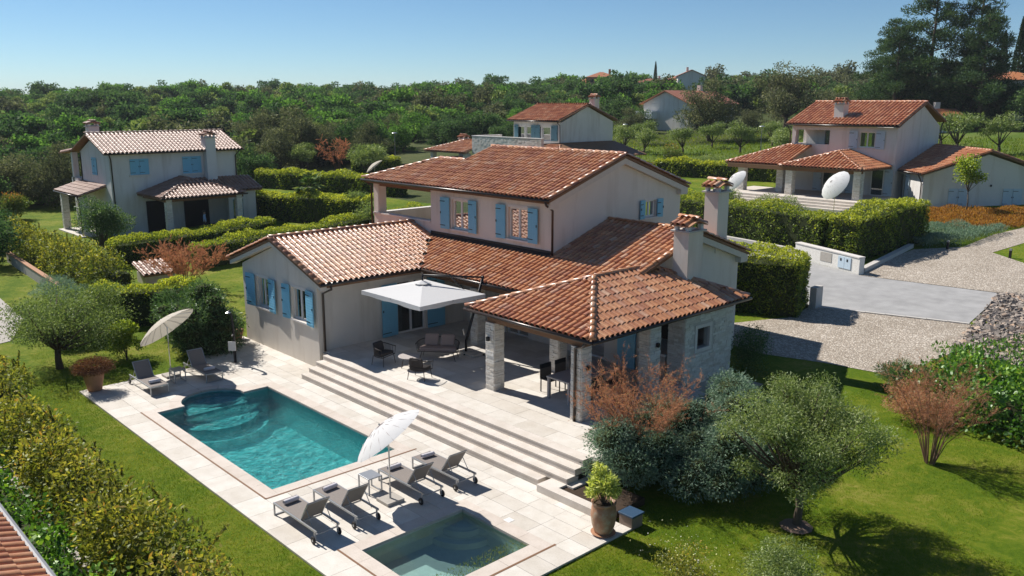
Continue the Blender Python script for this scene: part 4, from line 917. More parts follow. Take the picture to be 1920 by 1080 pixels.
def parasol(x, y, z, D, cz, tilt, tdir, lab, mat='cloth_white', dome=0.34, base=True, scale=1.0):
    t = thing('parasol', (x, y, z), lab, 'parasol', 'tilted round parasols')
    ax = Vector((tdir[0], tdir[1], 0)).normalized(); q = Vector((0, 0, 1)).rotation_difference((Vector((0, 0, 1)) * math.cos(tilt) + ax * math.sin(tilt)).normalized()).to_matrix()
    c = Vector((x, y, z + cz)); n = 16; R_ = D / 2
    def can(m):
        vs = []; fs = []; K = 7
        for i in range(K):
            rr = R_ * math.sin(math.pi / 2 * i / (K - 1)) if i else 0.02; zz = dome * (1 - (rr / R_) ** 2)
            for k in range(2 * n):
                t_ = 2 * math.pi * k / (2 * n); sag = (1 - 0.025 * (i / (K - 1)) ** 2) if k % 2 else 1.0
                vs.append(c + q @ Vector((rr * sag * math.cos(t_), rr * sag * math.sin(t_), zz)))
        for i in range(K - 1):
            for k in range(2 * n): k2 = (k + 1) % (2 * n); fs.append((i * 2 * n + k, i * 2 * n + k2, (i + 1) * 2 * n + k2, (i + 1) * 2 * n + k))
        m.add(vs, fs)
    cn = part('canopy', mat, t, can, smooth=True)
    def ribs(m):
        for k in range(n):
            t_ = 2 * math.pi * k / n
            m.tube([c + q @ Vector((rr * math.cos(t_), rr * math.sin(t_), dome * (1 - (rr / R_) ** 2) - 0.012)) for rr in (0.03, R_ * 0.5, R_ * 0.97)], 0.006, 5)
    tag(part('ribs', 'steel', cn, ribs), kind='stuff')
    tag(part('seams', 'cushion', cn, lambda m: [m.tube([c + q @ Vector((rr * math.cos(2 * math.pi * k / n), rr * math.sin(2 * math.pi * k / n), dome * (1 - (rr / R_) ** 2) + 0.002)) for rr in (0.03, R_ * 0.35, R_ * 0.7, R_)], 0.0045, 4) for k in range(n)]), kind='stuff')
    part('finial', 'grey_metal', cn, lambda m: m.lathe([(0.0, -0.02), (0.02, 0.0), (0.026, 0.03), (0.0, 0.06)], c + q @ Vector((0, 0, dome)), 8, None, q))
    hub = c + q @ Vector((0, 0, dome * 0.9))
    part('pole', 'steel', t, lambda m: m.tube([(x, y, z + 0.05), (x, y, z + cz - 0.12), c, hub], 0.019, 8), smooth=True)
    if base:
        part('base', 'concrete', t, lambda m: (m.box(x - 0.26, x + 0.26, y - 0.26, y + 0.26, z + 0.006, z + 0.085), ), bevel=0.01)
        part('socket', 'grey_metal', t, lambda m: m.tube([(x, y, z + 0.08), (x, y, z + 0.36)], 0.028, 8))
    return t
parasol(-17.0, 11.62, 0, 2.0, 1.78, math.radians(38), (-0.72, -0.69), 'tilted white round parasol standing between the loungers near the small pool')
parasol(-31.0, 11.6, 0, 2.25, 1.86, math.radians(40), (-0.84, -0.54), 'tilted cream round parasol over the two loungers at the far pool end', 'cloth_cream')

# cantilever parasol over the seating group
CT = thing('cantilever_parasol', (-23.95, 20.1, TZ), 'large square white cantilever parasol with dark mast over the terrace seating', 'parasol')
cx0, cx1, cy0, cy1, cz0 = -26.50, -22.92, 17.12, 20.08, 3.0; hub = Vector(((cx0 + cx1) / 2, (cy0 + cy1) / 2, 3.52))
def ccan(m):
    n = 8; vs = []; fs = []; edge = []
    for (a, b) in (((cx0, cy0), (cx1, cy0)), ((cx1, cy0), (cx1, cy1)), ((cx1, cy1), (cx0, cy1)), ((cx0, cy1), (cx0, cy0))):
        for k in range(n):
            t_ = k / n; s_ = math.sin(math.pi * t_); cx_, cy_ = hub.x, hub.y
            p = Vector((a[0] + (b[0] - a[0]) * t_, a[1] + (b[1] - a[1]) * t_, cz0 + 0.16 + 0.03 * 0)); p += (Vector((cx_, cy_, p.z)) - p) * 0.03 * s_; edge.append(p)
    E = len(edge)
    for f in (0.14, 0.5, 1.0): vs += [Vector((hub.x, hub.y, hub.z)).lerp(p, f) for p in edge]
    vs += [Vector((p.x, p.y, cz0 + 0.02 * math.sin(i * 1.7))) for i, p in enumerate(edge)]
    for r_ in range(3):
        for k in range(E): k2 = (k + 1) % E; fs.append((r_ * E + k, r_ * E + k2, (r_ + 1) * E + k2, (r_ + 1) * E + k))
    m.add(vs, fs)
    vs = [hub + Vector((0.32 * math.cos(2 * math.pi * k / 8 + .39), 0.32 * math.sin(2 * math.pi * k / 8 + .39), -0.01)) for k in range(8)] + [hub + Vector((0, 0, 0.09))]
    m.add(vs, [(k, (k + 1) % 8, 8) for k in range(8)])
cc = part('canopy', 'cloth_white', CT, ccan)
part('ribs', 'black_metal', cc, lambda m: [m.tube([hub - Vector((0, 0, 0.05)), Vector((a, b, cz0 + 0.13))], 0.014, 6) for a in (cx0 + .03, cx1 - .03, hub.x) for b in (cy0 + .03, cy1 - .03, hub.y) if not (a == hub.x and b == hub.y)])
part('mast', 'black_metal', CT, lambda m: m.tube([(-24.0, 20.02, TZ + 0.05), (-24.0, 20.05, TZ + 0.5), (-23.35, 20.35, 3.72)], 0.05, 10), smooth=True)
part('arm', 'black_metal', CT, lambda m: (m.tube([(-23.35, 20.35, 3.68), (hub.x, hub.y, 3.80)], 0.036, 8), m.tube([(hub.x, hub.y, 3.84), (hub.x, hub.y, 3.45)], 0.03, 8), m.tube([(-23.62, 20.22, 2.75), (-24.3, 19.5, 3.74)], 0.022, 8)), smooth=True)
part('crank', 'steel', CT, lambda m: m.tube([(-23.98, 19.95, TZ + 0.75), (-23.93, 19.85, TZ + 1.0)], 0.03, 8))
for (a, b) in ((-24.36, 19.85), (-23.84, 19.85), (-24.36, 20.37), (-23.84, 20.37)): part('ballast_slab', 'concrete_pale', CT, lambda m: m.box(a, a + 0.48, b, b + 0.48, TZ + 0.003, TZ + 0.09), bevel=0.008)
part('base_cross', 'black_metal', CT, lambda m: (m.box(-24.45, -23.3, 20.05 + .285, 20.05 + .315, TZ + 0.002, TZ + 0.05), m.box(-23.875, -23.845, 19.8, 20.9, TZ + 0.002, TZ + 0.051)))

def woven_seat(name, W, D, lab, cat, grp, loc, rz, dark=True, pillows=0):
    t = thing(name, (0, 0, 0), lab, cat, grp); h0 = 0.34; K = 34 if W < 1 else 54
    path = []          # U-shaped back from front left round to front right
    for k in range(K + 1):
        a = math.pi * (k / K); x = -math.cos(a); y = math.sin(a) ** 0.6 if math.sin(a) > 0 else 0
        path.append((x * W / 2, -D * 0.32 + y * D * 0.78))
    def hh(k): f = math.sin(math.pi * k / K); return 0.62 + 0.12 * f
    part('back_rail', 'rope', t, lambda m: m.tube([(p[0], p[1], hh(k)) for k, p in enumerate(path)], 0.017, 6), smooth=True)
    part('woven_back', 'rope', t, lambda m: [m.tube([(p[0] * 0.93, p[1] * 0.93 + 0.01, h0), (p[0], p[1], hh(k))], 0.008, 4) for k, p in enumerate(path)])
    part('seat_frame', 'rope', t, lambda m: m.tube([(p[0] * 0.93, p[1] * 0.93 + .01, h0) for p in path] + [(-path[0][0] * -0.93, path[0][1], h0)], 0.018, 6))
    n = 10
    def cush(m):
        pts = [(p[0] * 0.86, p[1] * 0.86 + 0.02) for p in path[::max(1, K // 16)]]
        m.prism([(p[0], p[1], h0 + 0.01) for p in pts], (0, 0, 0.11))
    part('seat_cushion', 'cushion_dark' if dark else 'cushion', t, cush, bevel=0.02)
    if dark: part('back_cushion', 'cushion_dark', t, lambda m: m.obox((-W * 0.3, D * 0.20, h0 + 0.12), (W * 0.6, 0, 0), (0, 0.13, 0.02), (0, 0.06, 0.32)), bevel=0.04)
    for k in range(pillows):
        x = -W * 0.36 + k * W * 0.38; part('pillow', 'cushion', t, lambda m: m.obox((x, D * 0.14 - 0.03 * k, h0 + 0.12), (W * 0.33, 0.02, 0), (0, 0.13, 0.03), (0.02, 0.10, 0.40)), bevel=0.05)
    for sx in (-1, 1):
        for sy in (-0.30, 0.34): part('leg', 'rope', t, lambda m: m.tube([(sx * W * 0.36, sy * D, h0), (sx * W * 0.42, sy * D * 1.15, 0)], [0.016, 0.012], 6))
    t.location = (loc[0], loc[1], TZ + 0.003); t.rotation_euler.z = rz; return t
woven_seat('armchair', 0.78, 0.75, 'dark woven armchair nearest the wing wall, left of the coffee table', 'armchair', 'woven armchairs on the terrace', (-25.0, 17.0), math.radians(105))
woven_seat('armchair', 0.78, 0.75, 'dark woven armchair with its back to the steps, in front of the sofa', 'armchair', 'woven armchairs on the terrace', (-22.78, 16.95), math.radians(205))
woven_seat('sofa', 1.60, 0.85, 'two-seat woven sofa with taupe cushions under the white cantilever parasol', 'sofa', None, (-24.15, 18.85), math.radians(40), False, 2)
t = thing('coffee_table', (-24.0, 17.4, TZ), 'round grey coffee table between the woven armchairs', 'table')
part('table_top', 'table_grey', t, lambda m: m.lathe([(0.36, 0.0), (0.39, 0.008), (0.39, 0.024), (0.38, 0.03)], (-24.0, 17.4, TZ + 0.42), 32))
for k in range(3): part('leg', 'rope', t, lambda m: m.tube([(-24.0 + 0.2 * math.cos(k * 2.09), 17.4 + 0.2 * math.sin(k * 2.09), TZ + 0.42), (-24.0 + 0.28 * math.cos(k * 2.09), 17.4 + 0.28 * math.sin(k * 2.09), TZ + 0.003)], 0.014, 6))
# dining group under the porch
t = thing('dining_table', (-17.9, 19.9, TZ), 'long grey dining table under the porch roof', 'table')
part('table_top', 'table_grey', t, lambda m: m.box(-18.42, -17.42, 18.7, 21.1, TZ + 0.70, TZ + 0.75))
for a in (-18.40, -17.52):
    for b in (18.72, 21.0): part('leg', 'table_grey', t, lambda m: m.box(a, a + 0.08, b, b + 0.08, TZ, TZ + 0.70))
def dchair(x, y, rz, lab):
    t = thing('dining_chair', (0, 0, 0), lab, 'chair', 'dark woven dining chairs under the porch')
    part('seat', 'rope', t, lambda m: m.box(-0.24, 0.24, -0.24, 0.24, 0.43, 0.47)); b = part('backrest', 'rope', t, lambda m: [m.box(-0.24 + 0.053 * k, -0.24 + 0.053 * k + 0.03, 0.22, 0.245, 0.47, 0.82) for k in range(10)])
    part('back_rail', 'black_metal', b, lambda m: m.box(-0.25, 0.25, 0.215, 0.25, 0.78, 0.92))
    for sx in (-0.23, 0.2):
        for sy in (-0.23, 0.2): part('leg', 'black_metal', t, lambda m: m.box(sx, sx + 0.03, sy, sy + 0.03, 0, 0.43))
    t.location = (x, y, TZ + 0.003); t.rotation_euler.z = rz
dchair(-18.78, 19.25, math.pi / 2, 'dark dining chair nearest the front pillar on the terrace side of the dining table'); dchair(-18.78, 19.95, math.pi / 2, 'dark dining chair in the middle of the terrace side of the dining table')
dchair(-18.78, 20.65, math.pi / 2, 'dark dining chair at the house end of the terrace side of the dining table'); dchair(-17.1, 19.4, -math.pi / 2, 'dark dining chair behind the corner pillar, garden side of the table'); dchair(-17.1, 20.4, -math.pi / 2, 'dark dining chair seen between the two garden-side pillars')
# outdoor shower
t = thing('garden_shower', (-30.94, 14.1, 0), 'dark solar shower column with a white plate beside the oleander', 'shower')
part('column', 'black_metal', t, lambda m: m.tube([(-30.94, 14.1, 0.0), (-30.94, 14.1, 1.2), (-30.935, 14.08, 1.7), (-30.92, 14.04, 1.95), (-30.88, 13.95, 2.12)], [0.055, 0.055, 0.052, 0.05, 0.045], 12), smooth=True)
part('shower_head', 'steel', t, lambda m: m.lathe([(0.03, 0.05), (0.11, 0.01), (0.11, 0.0)], (-30.87, 13.92, 2.05), 16)); part('tap', 'steel', t, lambda m: m.tube([(-30.9, 14.05, 1.15), (-30.8, 13.97, 1.15)], 0.03, 8))
part('notice_plate', 'white_paint', t, lambda m: m.obox((-31.02, 13.90, 0.52), (0.22, 0.20, 0), (0.03, -0.03, 0), (0, 0, 0.36))); part('foot_plate', 'steel', t, lambda m: m.lathe([(0.16, 0.004), (0.16, 0.02)], (-30.94, 14.1, 0), 16))
t = thing('control_box', (-11.95, 15.1, 0), 'low stone garden box with a blue lid behind the potted shrub', 'box')
part('box_body', 'box_shade', t, lambda m: m.box(-12.25, -11.85, 15.0, 15.4, -0.08, 0.26), bevel=0.01); part('box_lid', 'blue_box', t, lambda m: m.box(-12.28, -11.82, 14.97, 15.43, 0.26, 0.31), bevel=0.01)  # body colour darkened in place of the bush shadow

# ------------------------------------------------------------------ neighbouring houses
def simple_roof(parent, polys, tmat, ridges=(), th=0.10, seg4=True, smat='wood'):
    r_ = roof_slab(parent, 'roof', polys, th, smat); fr = []
    for p in polys: fr += slope_frames(p, TW * 1.28, TL * 1.2) if seg4 else slope_frames(p)
    tiles_joined(fr, r_, tmat, 'roof_tiles', (T_V * np.array([1.28, 1.2, 1.25]), T_F) if seg4 else None); ridges_joined(r_, ridges, tmat); return r_
# left house
B = thing('neighbour_house', (-70.3, 27, 0), 'two-storey house at the left with pale sunlit tiles and closed blue shutters', 'house')
bz = 6.2; bl = 21.9; bh = 31.8
fA, fB = (-67.0, bl), (-67.0, bh)
wall(B, fA, fB, -0.3, 6.08, [], mat='plaster_pink', t=0.3)
wall(B, (-73.6, bl), (-67.3, bl), -0.3, 6.05, [], mat='plaster_pink', gable=(3.3, 7.25), t=0.3); wall(B, (-67.3, bh), (-73.6, bh), -0.3, 6.05, [], mat='plaster_pink', gable=(3.0, 7.25), t=0.3); wall(B, (-73.6, bh), (-73.6, bl), -0.3, 6.05, [], mat='plaster_pink')
for (y0, y1, z0, z1) in ((23.35, 24.75, 4.55, 5.72), (27.35, 28.85, 4.45, 5.75)):
    shutter(B, fA, fB, y0 - bl, (y0 + y1) / 2 - bl - 0.005, z0, z1, gap=0.02); shutter(B, fA, fB, (y0 + y1) / 2 - bl + 0.005, y1 - bl, z0, z1, gap=0.02, hinge_left=False)
    part('sill', 'sill_stone', B, lambda m: m.box(-67.0, -66.86, y0 - 0.1, y1 + 0.1, z0 - 0.1, z0 - 0.02))
gA2, gB2 = (-73.6, bl), (-67.0, bl); shutter(B, gA2, gB2, 2.75, 3.3, 4.45, 5.75, gap=0.02); shutter(B, gA2, gB2, 3.31, 3.86, 4.45, 5.75, gap=0.02, hinge_left=False)
zr = 7.55
simple_roof(B, [[(-66.5, 21.4, bz), (-66.5, 32.3, bz), (-70.3, 32.3, zr), (-70.3, 21.4, zr)], [(-74.1, 32.3, bz), (-74.1, 21.4, bz), (-70.3, 21.4, zr), (-70.3, 32.3, zr)]], 'tile_pale', [((-70.3, 21.38, zr), (-70.3, 32.3, zr))])
gutter(B, (-66.46, 21.4, bz - 0.03), (-66.46, 32.3, bz - 0.03)); downpipe(B, [(-66.46, 21.75, bz - .06), (-66.9, 22.0, bz - 0.5), (-66.92, 22.05, 0.0)]); downpipe(B, [(-66.46, 31.9, bz - .06), (-66.9, 31.7, bz - 0.5), (-66.92, 31.7, 3.6)])
chimney(B, -67.2, -66.35, 29.05, 29.85, 3.0, 7.15, 'plaster_pink', 'tile_pale'); chimney(B, -73.2, -72.5, 22.4, 23.2, 5.0, 8.0, 'plaster_pink', 'tile_pale')
pn, prr, pa, pw = (-62.3, 23.7, 3.1), (-62.3, 30.2, 3.1), (-65.2, 27.0, 4.18), (-67.0, 27.0, 4.18)
simple_roof(B, [[pn, prr, pa], [(-67.0, 23.7, 3.1), pn, pa, pw], [prr, (-67.0, 30.2, 3.1), pw, pa]], 'tile_pale', [(pn, pa), (prr, pa), (pa, pw)])
simple_roof(B, [[(-64.4, 28.2, 3.12), (-64.4, 32.6, 3.12), (-67.0, 32.6, 4.05), (-67.0, 28.2, 4.05)]], 'tile_pale')
gutter(B, (-62.25, 23.6, 3.06), (-62.25, 30.3, 3.06)); wall(B, (-64.8, 29.9), (-64.8, 32.2), -0.3, 3.15, [(0.35, 1.2, 0.3, 2.4)], mat='plaster_pink'); window(B, (-64.8, 29.9), (-64.8, 32.2), 0.35, 1.2, 0.3, 2.4, 1, False, True, True, 'shutter_blue')
for (x, y) in ((-62.95, 24.1), (-62.95, 29.5)): pillar(B, x, x + 0.45, y, y + 0.45, -0.2, 2.98)
part('beam', 'wood', B, lambda m: (m.box(-62.9, -62.6, 24.0, 30.1, 2.8, 3.02), m.box(-67.0, -62.9, 24.1, 24.4, 2.8, 3.019)))
part('porch_floor', 'deck_stone', B, lambda m: m.box(-67, -62.3, 23.9, 30.2, -0.2, 0.12)); part('doorway', 'dark_room', B, lambda m: m.box(-66.99, -66.95, 24.3, 25.9, 0.12, 2.5)); part('doorway', 'dark_room', B, lambda m: m.box(-66.99, -66.95, 27.2, 29.2, 0.12, 2.4))
simple_roof(B, [[(-74.1, 19.9, 3.1), (-68.2, 19.9, 3.1), (-68.2, 21.9, 3.74), (-74.1, 21.9, 3.74)]], 'tile_pale'); gutter(B, (-74.1, 19.85, 3.06), (-68.2, 19.85, 3.06)); downpipe(B, [(-68.4, 19.85, 3.0), (-68.7, 20.05, 2.6), (-68.75, 20.1, 0.0)])
pillar(B, -73.9, -73.4, 20.2, 20.7, -0.2, 3.0); pillar(B, -69.35, -68.85, 20.2, 20.7, -0.2, 3.0); part('porch_floor', 'deck_stone', B, lambda m: m.box(-74.1, -68.4, 19.9, 21.9, -0.2, 0.06))
part('corner_post', 'plaster_pink', B, lambda m: m.box(-74.9, -74.5, 21.6, 22.0, -0.2, 6.0)); part('balcony', 'plaster_pink', B, lambda m: m.box(-75.2, -73.6, 21.6, 25, 2.9, 4.0)); simple_roof(B, [[(-77.0, 21.3, 5.9), (-74.1, 21.3, 6.2), (-74.1, 25, 6.2), (-77.0, 25, 5.9)]], 'tile_pale')

# house behind the villa
Ch = thing('neighbour_house', (-62, 64, 1.9), 'house behind the villa roof with teal shutters and a stone roof terrace', 'house')
wall(Ch, (-64.9, 60.8), (-58.4, 60.8), 1.5, 8.0, [(0.25, 1.55, 6.2, 7.55), (1.75, 3.9, 6.2, 7.55), (4.1, 6.2, 6.2, 7.55)], mat='plaster_far'); wall(Ch, (-58.4, 61.08), (-58.4, 68.6), 1.5, 8.0, [], mat='plaster_far', gable=(3.6, 9.5)); wall(Ch, (-64.9, 68.6), (-64.9, 61.08), 1.5, 8.0, [], mat='plaster_far', gable=(4.0, 9.5))
fa, fb = (-64.9, 60.8), (-58.4, 60.8)
for (a_, b_, k) in ((0.25, 1.55, 1), (1.75, 3.9, 2), (4.1, 6.2, 2)): window(Ch, fa, fb, a_, b_, 6.2, 7.55, k, False, False, False, 'white_paint', False)
for (a_, b_) in ((0.15, 0.75), (2.6, 3.2), (3.22, 3.85), (5.4, 6.25)): shutter(Ch, fa, fb, a_, b_, 6.2, 7.65, 'shutter_teal', gap=0.06)
simple_roof(Ch, [[(-65.4, 60.3, 8.12), (-58.1, 60.3, 8.12), (-58.1, 64.7, 9.68), (-65.4, 64.7, 9.68)], [(-58.1, 69.0, 8.12), (-65.4, 69.0, 8.12), (-65.4, 64.7, 9.68), (-58.1, 64.7, 9.68)]], 'tile_red', [((-65.4, 64.7, 9.68), (-58.1, 64.7, 9.68))])
gutter(Ch, (-65.4, 60.25, 8.08), (-58.05, 60.25, 8.08)); downpipe(Ch, [(-58.25, 60.25, 8.0), (-58.3, 60.7, 7.7), (-58.3, 60.72, 5.5)]); chimney(Ch, -59.6, -58.9, 66.3, 67.0, 7.8, 10.2, 'plaster_far', 'tile_red')
pp = part('terrace_parapet', 'concrete_pale', Ch, lambda m: (m.box(-67.2, -57.3, 57.2, 57.5, 4.8, 6.55), m.box(-67.2, -66.9, 57.5, 61.0, 4.8, 6.55))); tag(part('stone_cladding', 'cladding', pp, lambda m: clad(m, -67.2, -57.3, 57.2, 57.5, 4.8, 6.5, 'y', 0.16)), kind='stuff')
part('parapet_cap', 'sill_stone', pp, lambda m: (m.box(-67.25, -57.25, 57.15, 57.55, 6.55, 6.62), m.box(-67.25, -66.85, 57.55, 61.0, 6.55, 6.62))); part('wall', 'plaster_far', Ch, lambda m: (m.box(-66.9, -57.3, 57.5, 61, 1.5, 5.6), m.box(-57.3, -54.5, 57.8, 67.5, 1.5, 4.9), m.box(-73.0, -67.2, 58.2, 62.0, 1.5, 4.2)))
simple_roof(Ch, [[(-73.9, 56.2, 4.9), (-67.2, 56.2, 4.9), (-67.2, 59.3, 5.95), (-70.8, 59.3, 5.95)], [(-73.9, 62.4, 4.9), (-73.9, 56.2, 4.9), (-70.8, 59.3, 5.95)], [(-67.2, 62.4, 4.9), (-73.9, 62.4, 4.9), (-70.8, 59.3, 5.95), (-67.2, 59.3, 5.95)]], 'tile', [((-73.9, 56.2, 4.9), (-70.8, 59.3, 5.95)), ((-70.8, 59.3, 5.95), (-67.2, 59.3, 5.95))])
simple_roof(Ch, [[(-57.3, 57.0, 5.5), (-53.6, 57.0, 4.95), (-53.6, 68.2, 4.95), (-57.9, 68.2, 6.1), (-57.9, 57.6, 6.1)]], 'tile'); simple_roof(Ch, [[(-60.5, 55.8, 5.0), (-53.6, 55.8, 5.0), (-56.2, 58.6, 5.95), (-60.5, 58.6, 5.95)]], 'tile', [((-53.6, 55.8, 5.0), (-56.2, 58.6, 5.95))])
chimney(Ch, -73.0, -72.2, 60.2, 61.0, 4.2, 6.0, 'plaster_far'); pillar(Ch, -73.5, -73.0, 56.7, 57.2, 1.5, 4.8); pillar(Ch, -68.0, -67.4, 56.6, 57.2, 1.5, 4.8)
# right house
Dh = thing('neighbour_house', (-33, 69, 2.3), 'house at the right with red tiles, white shutters and a chimney in its front slope', 'house')
da, db = (-37.1, 66.4), (-28.4, 66.4); dz0 = 1.8
wall(Dh, da, db, dz0, 8.05, [(0.35, 3.3, 6.62, 7.75), (5.75, 7.0, 6.5, 7.7)], mat='plaster_pink'); wall(Dh, (-28.4, 66.68), (-28.4, 74.3), dz0, 8.05, [], mat='plaster_pink', gable=(3.95, 9.75)); wall(Dh, (-37.1, 74.3), (-37.1, 66.68), dz0, 8.05, [(6.0, 7.3, 6.62, 7.75)], mat='plaster_pink', gable=(3.67, 9.75))
window(Dh, da, db, 5.75, 7.0, 6.5, 7.7, 2); shutter(Dh, da, db, 4.95, 5.65, 6.4, 7.75, 'shutter_pale'); shutter(Dh, da, db, 7.1, 7.8, 6.4, 7.75, 'shutter_pale')
part('loggia_back', 'plaster_pink', Dh, lambda m: (m.box(-36.8, -33.7, 68.2, 68.4, 5.5, 8.0), m.box(-33.75, -33.55, 66.68, 68.2, 5.5, 8.0))); window(Dh, (-36.6, 68.2), (-33.7, 68.2), 1.5, 2.8, 5.9, 7.75, 2, False, True, False, 'chrome_grey', False, -0.08)
simple_roof(Dh, [[(-37.45, 65.9, 8.2), (-28.1, 65.9, 8.2), (-28.1, 70.65, 9.95), (-37.45, 70.65, 9.95)], [(-28.1, 74.8, 8.45), (-37.45, 74.8, 8.45), (-37.45, 70.65, 9.95), (-28.1, 70.65, 9.95)]], 'tile_red', [((-37.45, 70.65, 9.95), (-28.1, 70.65, 9.95))])
gutter(Dh, (-37.45, 65.85, 8.16), (-28.1, 65.85, 8.16)); chimney(Dh, -33.95, -33.15, 67.1, 67.9, 8.0, 9.75, 'plaster_pink', 'tile_red'); downpipe(Dh, [(-28.3, 74.7, 8.4), (-28.3, 74.35, 8.0), (-28.3, 74.4, 3.0)]); downpipe(Dh, [(-37.3, 65.85, 8.1), (-37.2, 66.3, 7.6), (-37.2, 66.3, 5.5)])
simple_roof(Dh, [[(-35.3, 61.4, 5.1), (-28.6, 61.4, 5.1), (-31.95, 64.5, 6.2)], [(-28.6, 61.4, 5.1), (-28.6, 66.4, 5.1), (-31.95, 66.4, 6.2), (-31.95, 64.5, 6.2)], [(-35.3, 66.4, 5.1), (-35.3, 61.4, 5.1), (-31.95, 64.5, 6.2), (-31.95, 66.4, 6.2)]], 'tile_red', [((-35.3, 61.4, 5.1), (-31.95, 64.5, 6.2)), ((-28.6, 61.4, 5.1), (-31.95, 64.5, 6.2)), ((-31.95, 64.5, 6.2), (-31.95, 66.4, 6.2))])
simple_roof(Dh, [[(-40.6, 62.2, 5.1), (-35.3, 62.2, 5.1), (-35.3, 66.4, 6.5), (-37.1, 66.4, 6.5)], [(-40.6, 68, 5.1), (-40.6, 62.2, 5.1), (-37.1, 66.4, 6.5), (-37.1, 68, 6.5)]], 'tile_red', [((-40.6, 62.2, 5.1), (-37.1, 66.4, 6.5))])
for (x, y) in ((-39.6, 62.5), (-35.0, 62.0), (-29.4, 61.8), (-36.6, 63.4)): pillar(Dh, x, x + 0.6, y, y + 0.6, 2.2, 5.0)
part('porch_floor', 'step_stone', Dh, lambda m: (m.box(-40.4, -28.4, 60.6, 66.4, 1.8, 2.85), m.box(-38.6, -28.4, 60.2, 60.6, 1.8, 2.68), m.box(-38.6, -28.4, 59.8, 60.2, 1.8, 2.51), m.box(-38.6, -28.4, 59.4, 59.8, 1.7, 2.34)))
part('beam', 'wood', Dh, lambda m: (m.box(-40.2, -28.8, 61.85, 62.1, 4.75, 5.05),)); window(Dh, da, db, 3.0, 4.9, 2.85, 4.9, 2, False, True, False, 'white_paint', False, -0.1); shutter(Dh, da, db, 2.2, 2.9, 2.9, 4.9, 'shutter_pale', gap=.1); shutter(Dh, da, db, 5.0, 5.8, 2.9, 4.9, 'shutter_pale', gap=.1); window(Dh, da, db, 7.0, 8.0, 2.85, 4.9, 1, False, True, True, 'white_paint', False, -0.1); shutter(Dh, da, db, 8.05, 8.68, 2.9, 4.9, 'shutter_pale', gap=.1)
# its rotated garage wing faces the camera
u_, v_ = Vector((0.682, 0.731, 0)), Vector((-0.731, 0.682, 0)); O_ = Vector((-25.6, 65.0, 0)); WL = 9.2
def P(u, v, z): q = O_ + u_ * u + v_ * v; return (q.x, q.y, z)
wall(Dh, P(0, 0, 0)[:2], P(WL, 0, 0)[:2], 1.8, 4.75, [], mat='plaster_pink', gable=(WL / 2, 6.25)); wall(Dh, P(0, 7, 0)[:2], P(0, 0.3, 0)[:2], 1.8, 4.75, [(3.0, 4.2, 2.4, 4.6)], mat='plaster_pink'); window(Dh, P(0, 7, 0)[:2], P(0, 0.3, 0)[:2], 3.0, 4.2, 2.4, 4.6, 2, False, True, True, 'white_paint', False); shutter(Dh, P(0, 7, 0)[:2], P(0, 0.3, 0)[:2], 2.2, 2.95, 2.4, 4.6, 'shutter_blue'); shutter(Dh, P(0, 7, 0)[:2], P(0, 0.3, 0)[:2], 4.25, 4.9, 2.4, 4.6, 'shutter_pale')
zc = 4.85; zp = zc + 0.337 * (WL / 2 + 0.35)
simple_roof(Dh, [[P(-0.35, 8, zc), P(-0.35, -0.3, zc), P(WL / 2, -0.3, zp), P(WL / 2, 8, zp)], [P(WL + 0.35, -0.3, zc), P(WL + 0.35, 8, zc), P(WL / 2, 8, zp), P(WL / 2, -0.3, zp)]], 'tile_red', [(P(WL / 2, -0.32, zp), P(WL / 2, 8, zp))])
gutter(Dh, P(-0.4, -0.3, zc - .03), P(-0.4, 7, zc - .03)); downpipe(Dh, [P(-0.4, 0.1, zc - .05), P(-0.2, 0.1, zc - .4), P(-0.07, 0.15, zc - .7), P(-0.07, 0.15, 2.0)])
for (a_, b_) in ((1.9, 2.6), (2.62, 3.32), (5.9, 6.6), (6.62, 7.32)): shutter(Dh, P(0, 0, 0)[:2], P(WL, 0, 0)[:2], a_, b_, 2.5, 3.75, 'shutter_pale', gap=0.02, hinge_left=a_ in (1.9, 5.9))
wall_lamp(Dh, ((P(5.0, 0, 0)[0], P(5.0, 0, 0)[1], 4.0), 'Y'))
parasol(-36.55, 57.6, 2.0, 1.95, 2.05, math.radians(52), (-0.55, -0.83), dome=0.5, lab= 'white parasol tilted away on the left of the steps of the right house', base=False); parasol(-29.3, 59.0, 2.1, 2.4, 2.05, math.radians(55), (-0.45, -0.9), lab= 'white parasol tilted away in front of the right house door', base=False, dome=0.5)
parasol(-75.6, 51.0, 1.5, 2.1, 1.85, math.radians(38), (-0.72, -0.69), 'small distant cream parasol seen above the left end of the villa roof', 'cloth_cream', base=False)
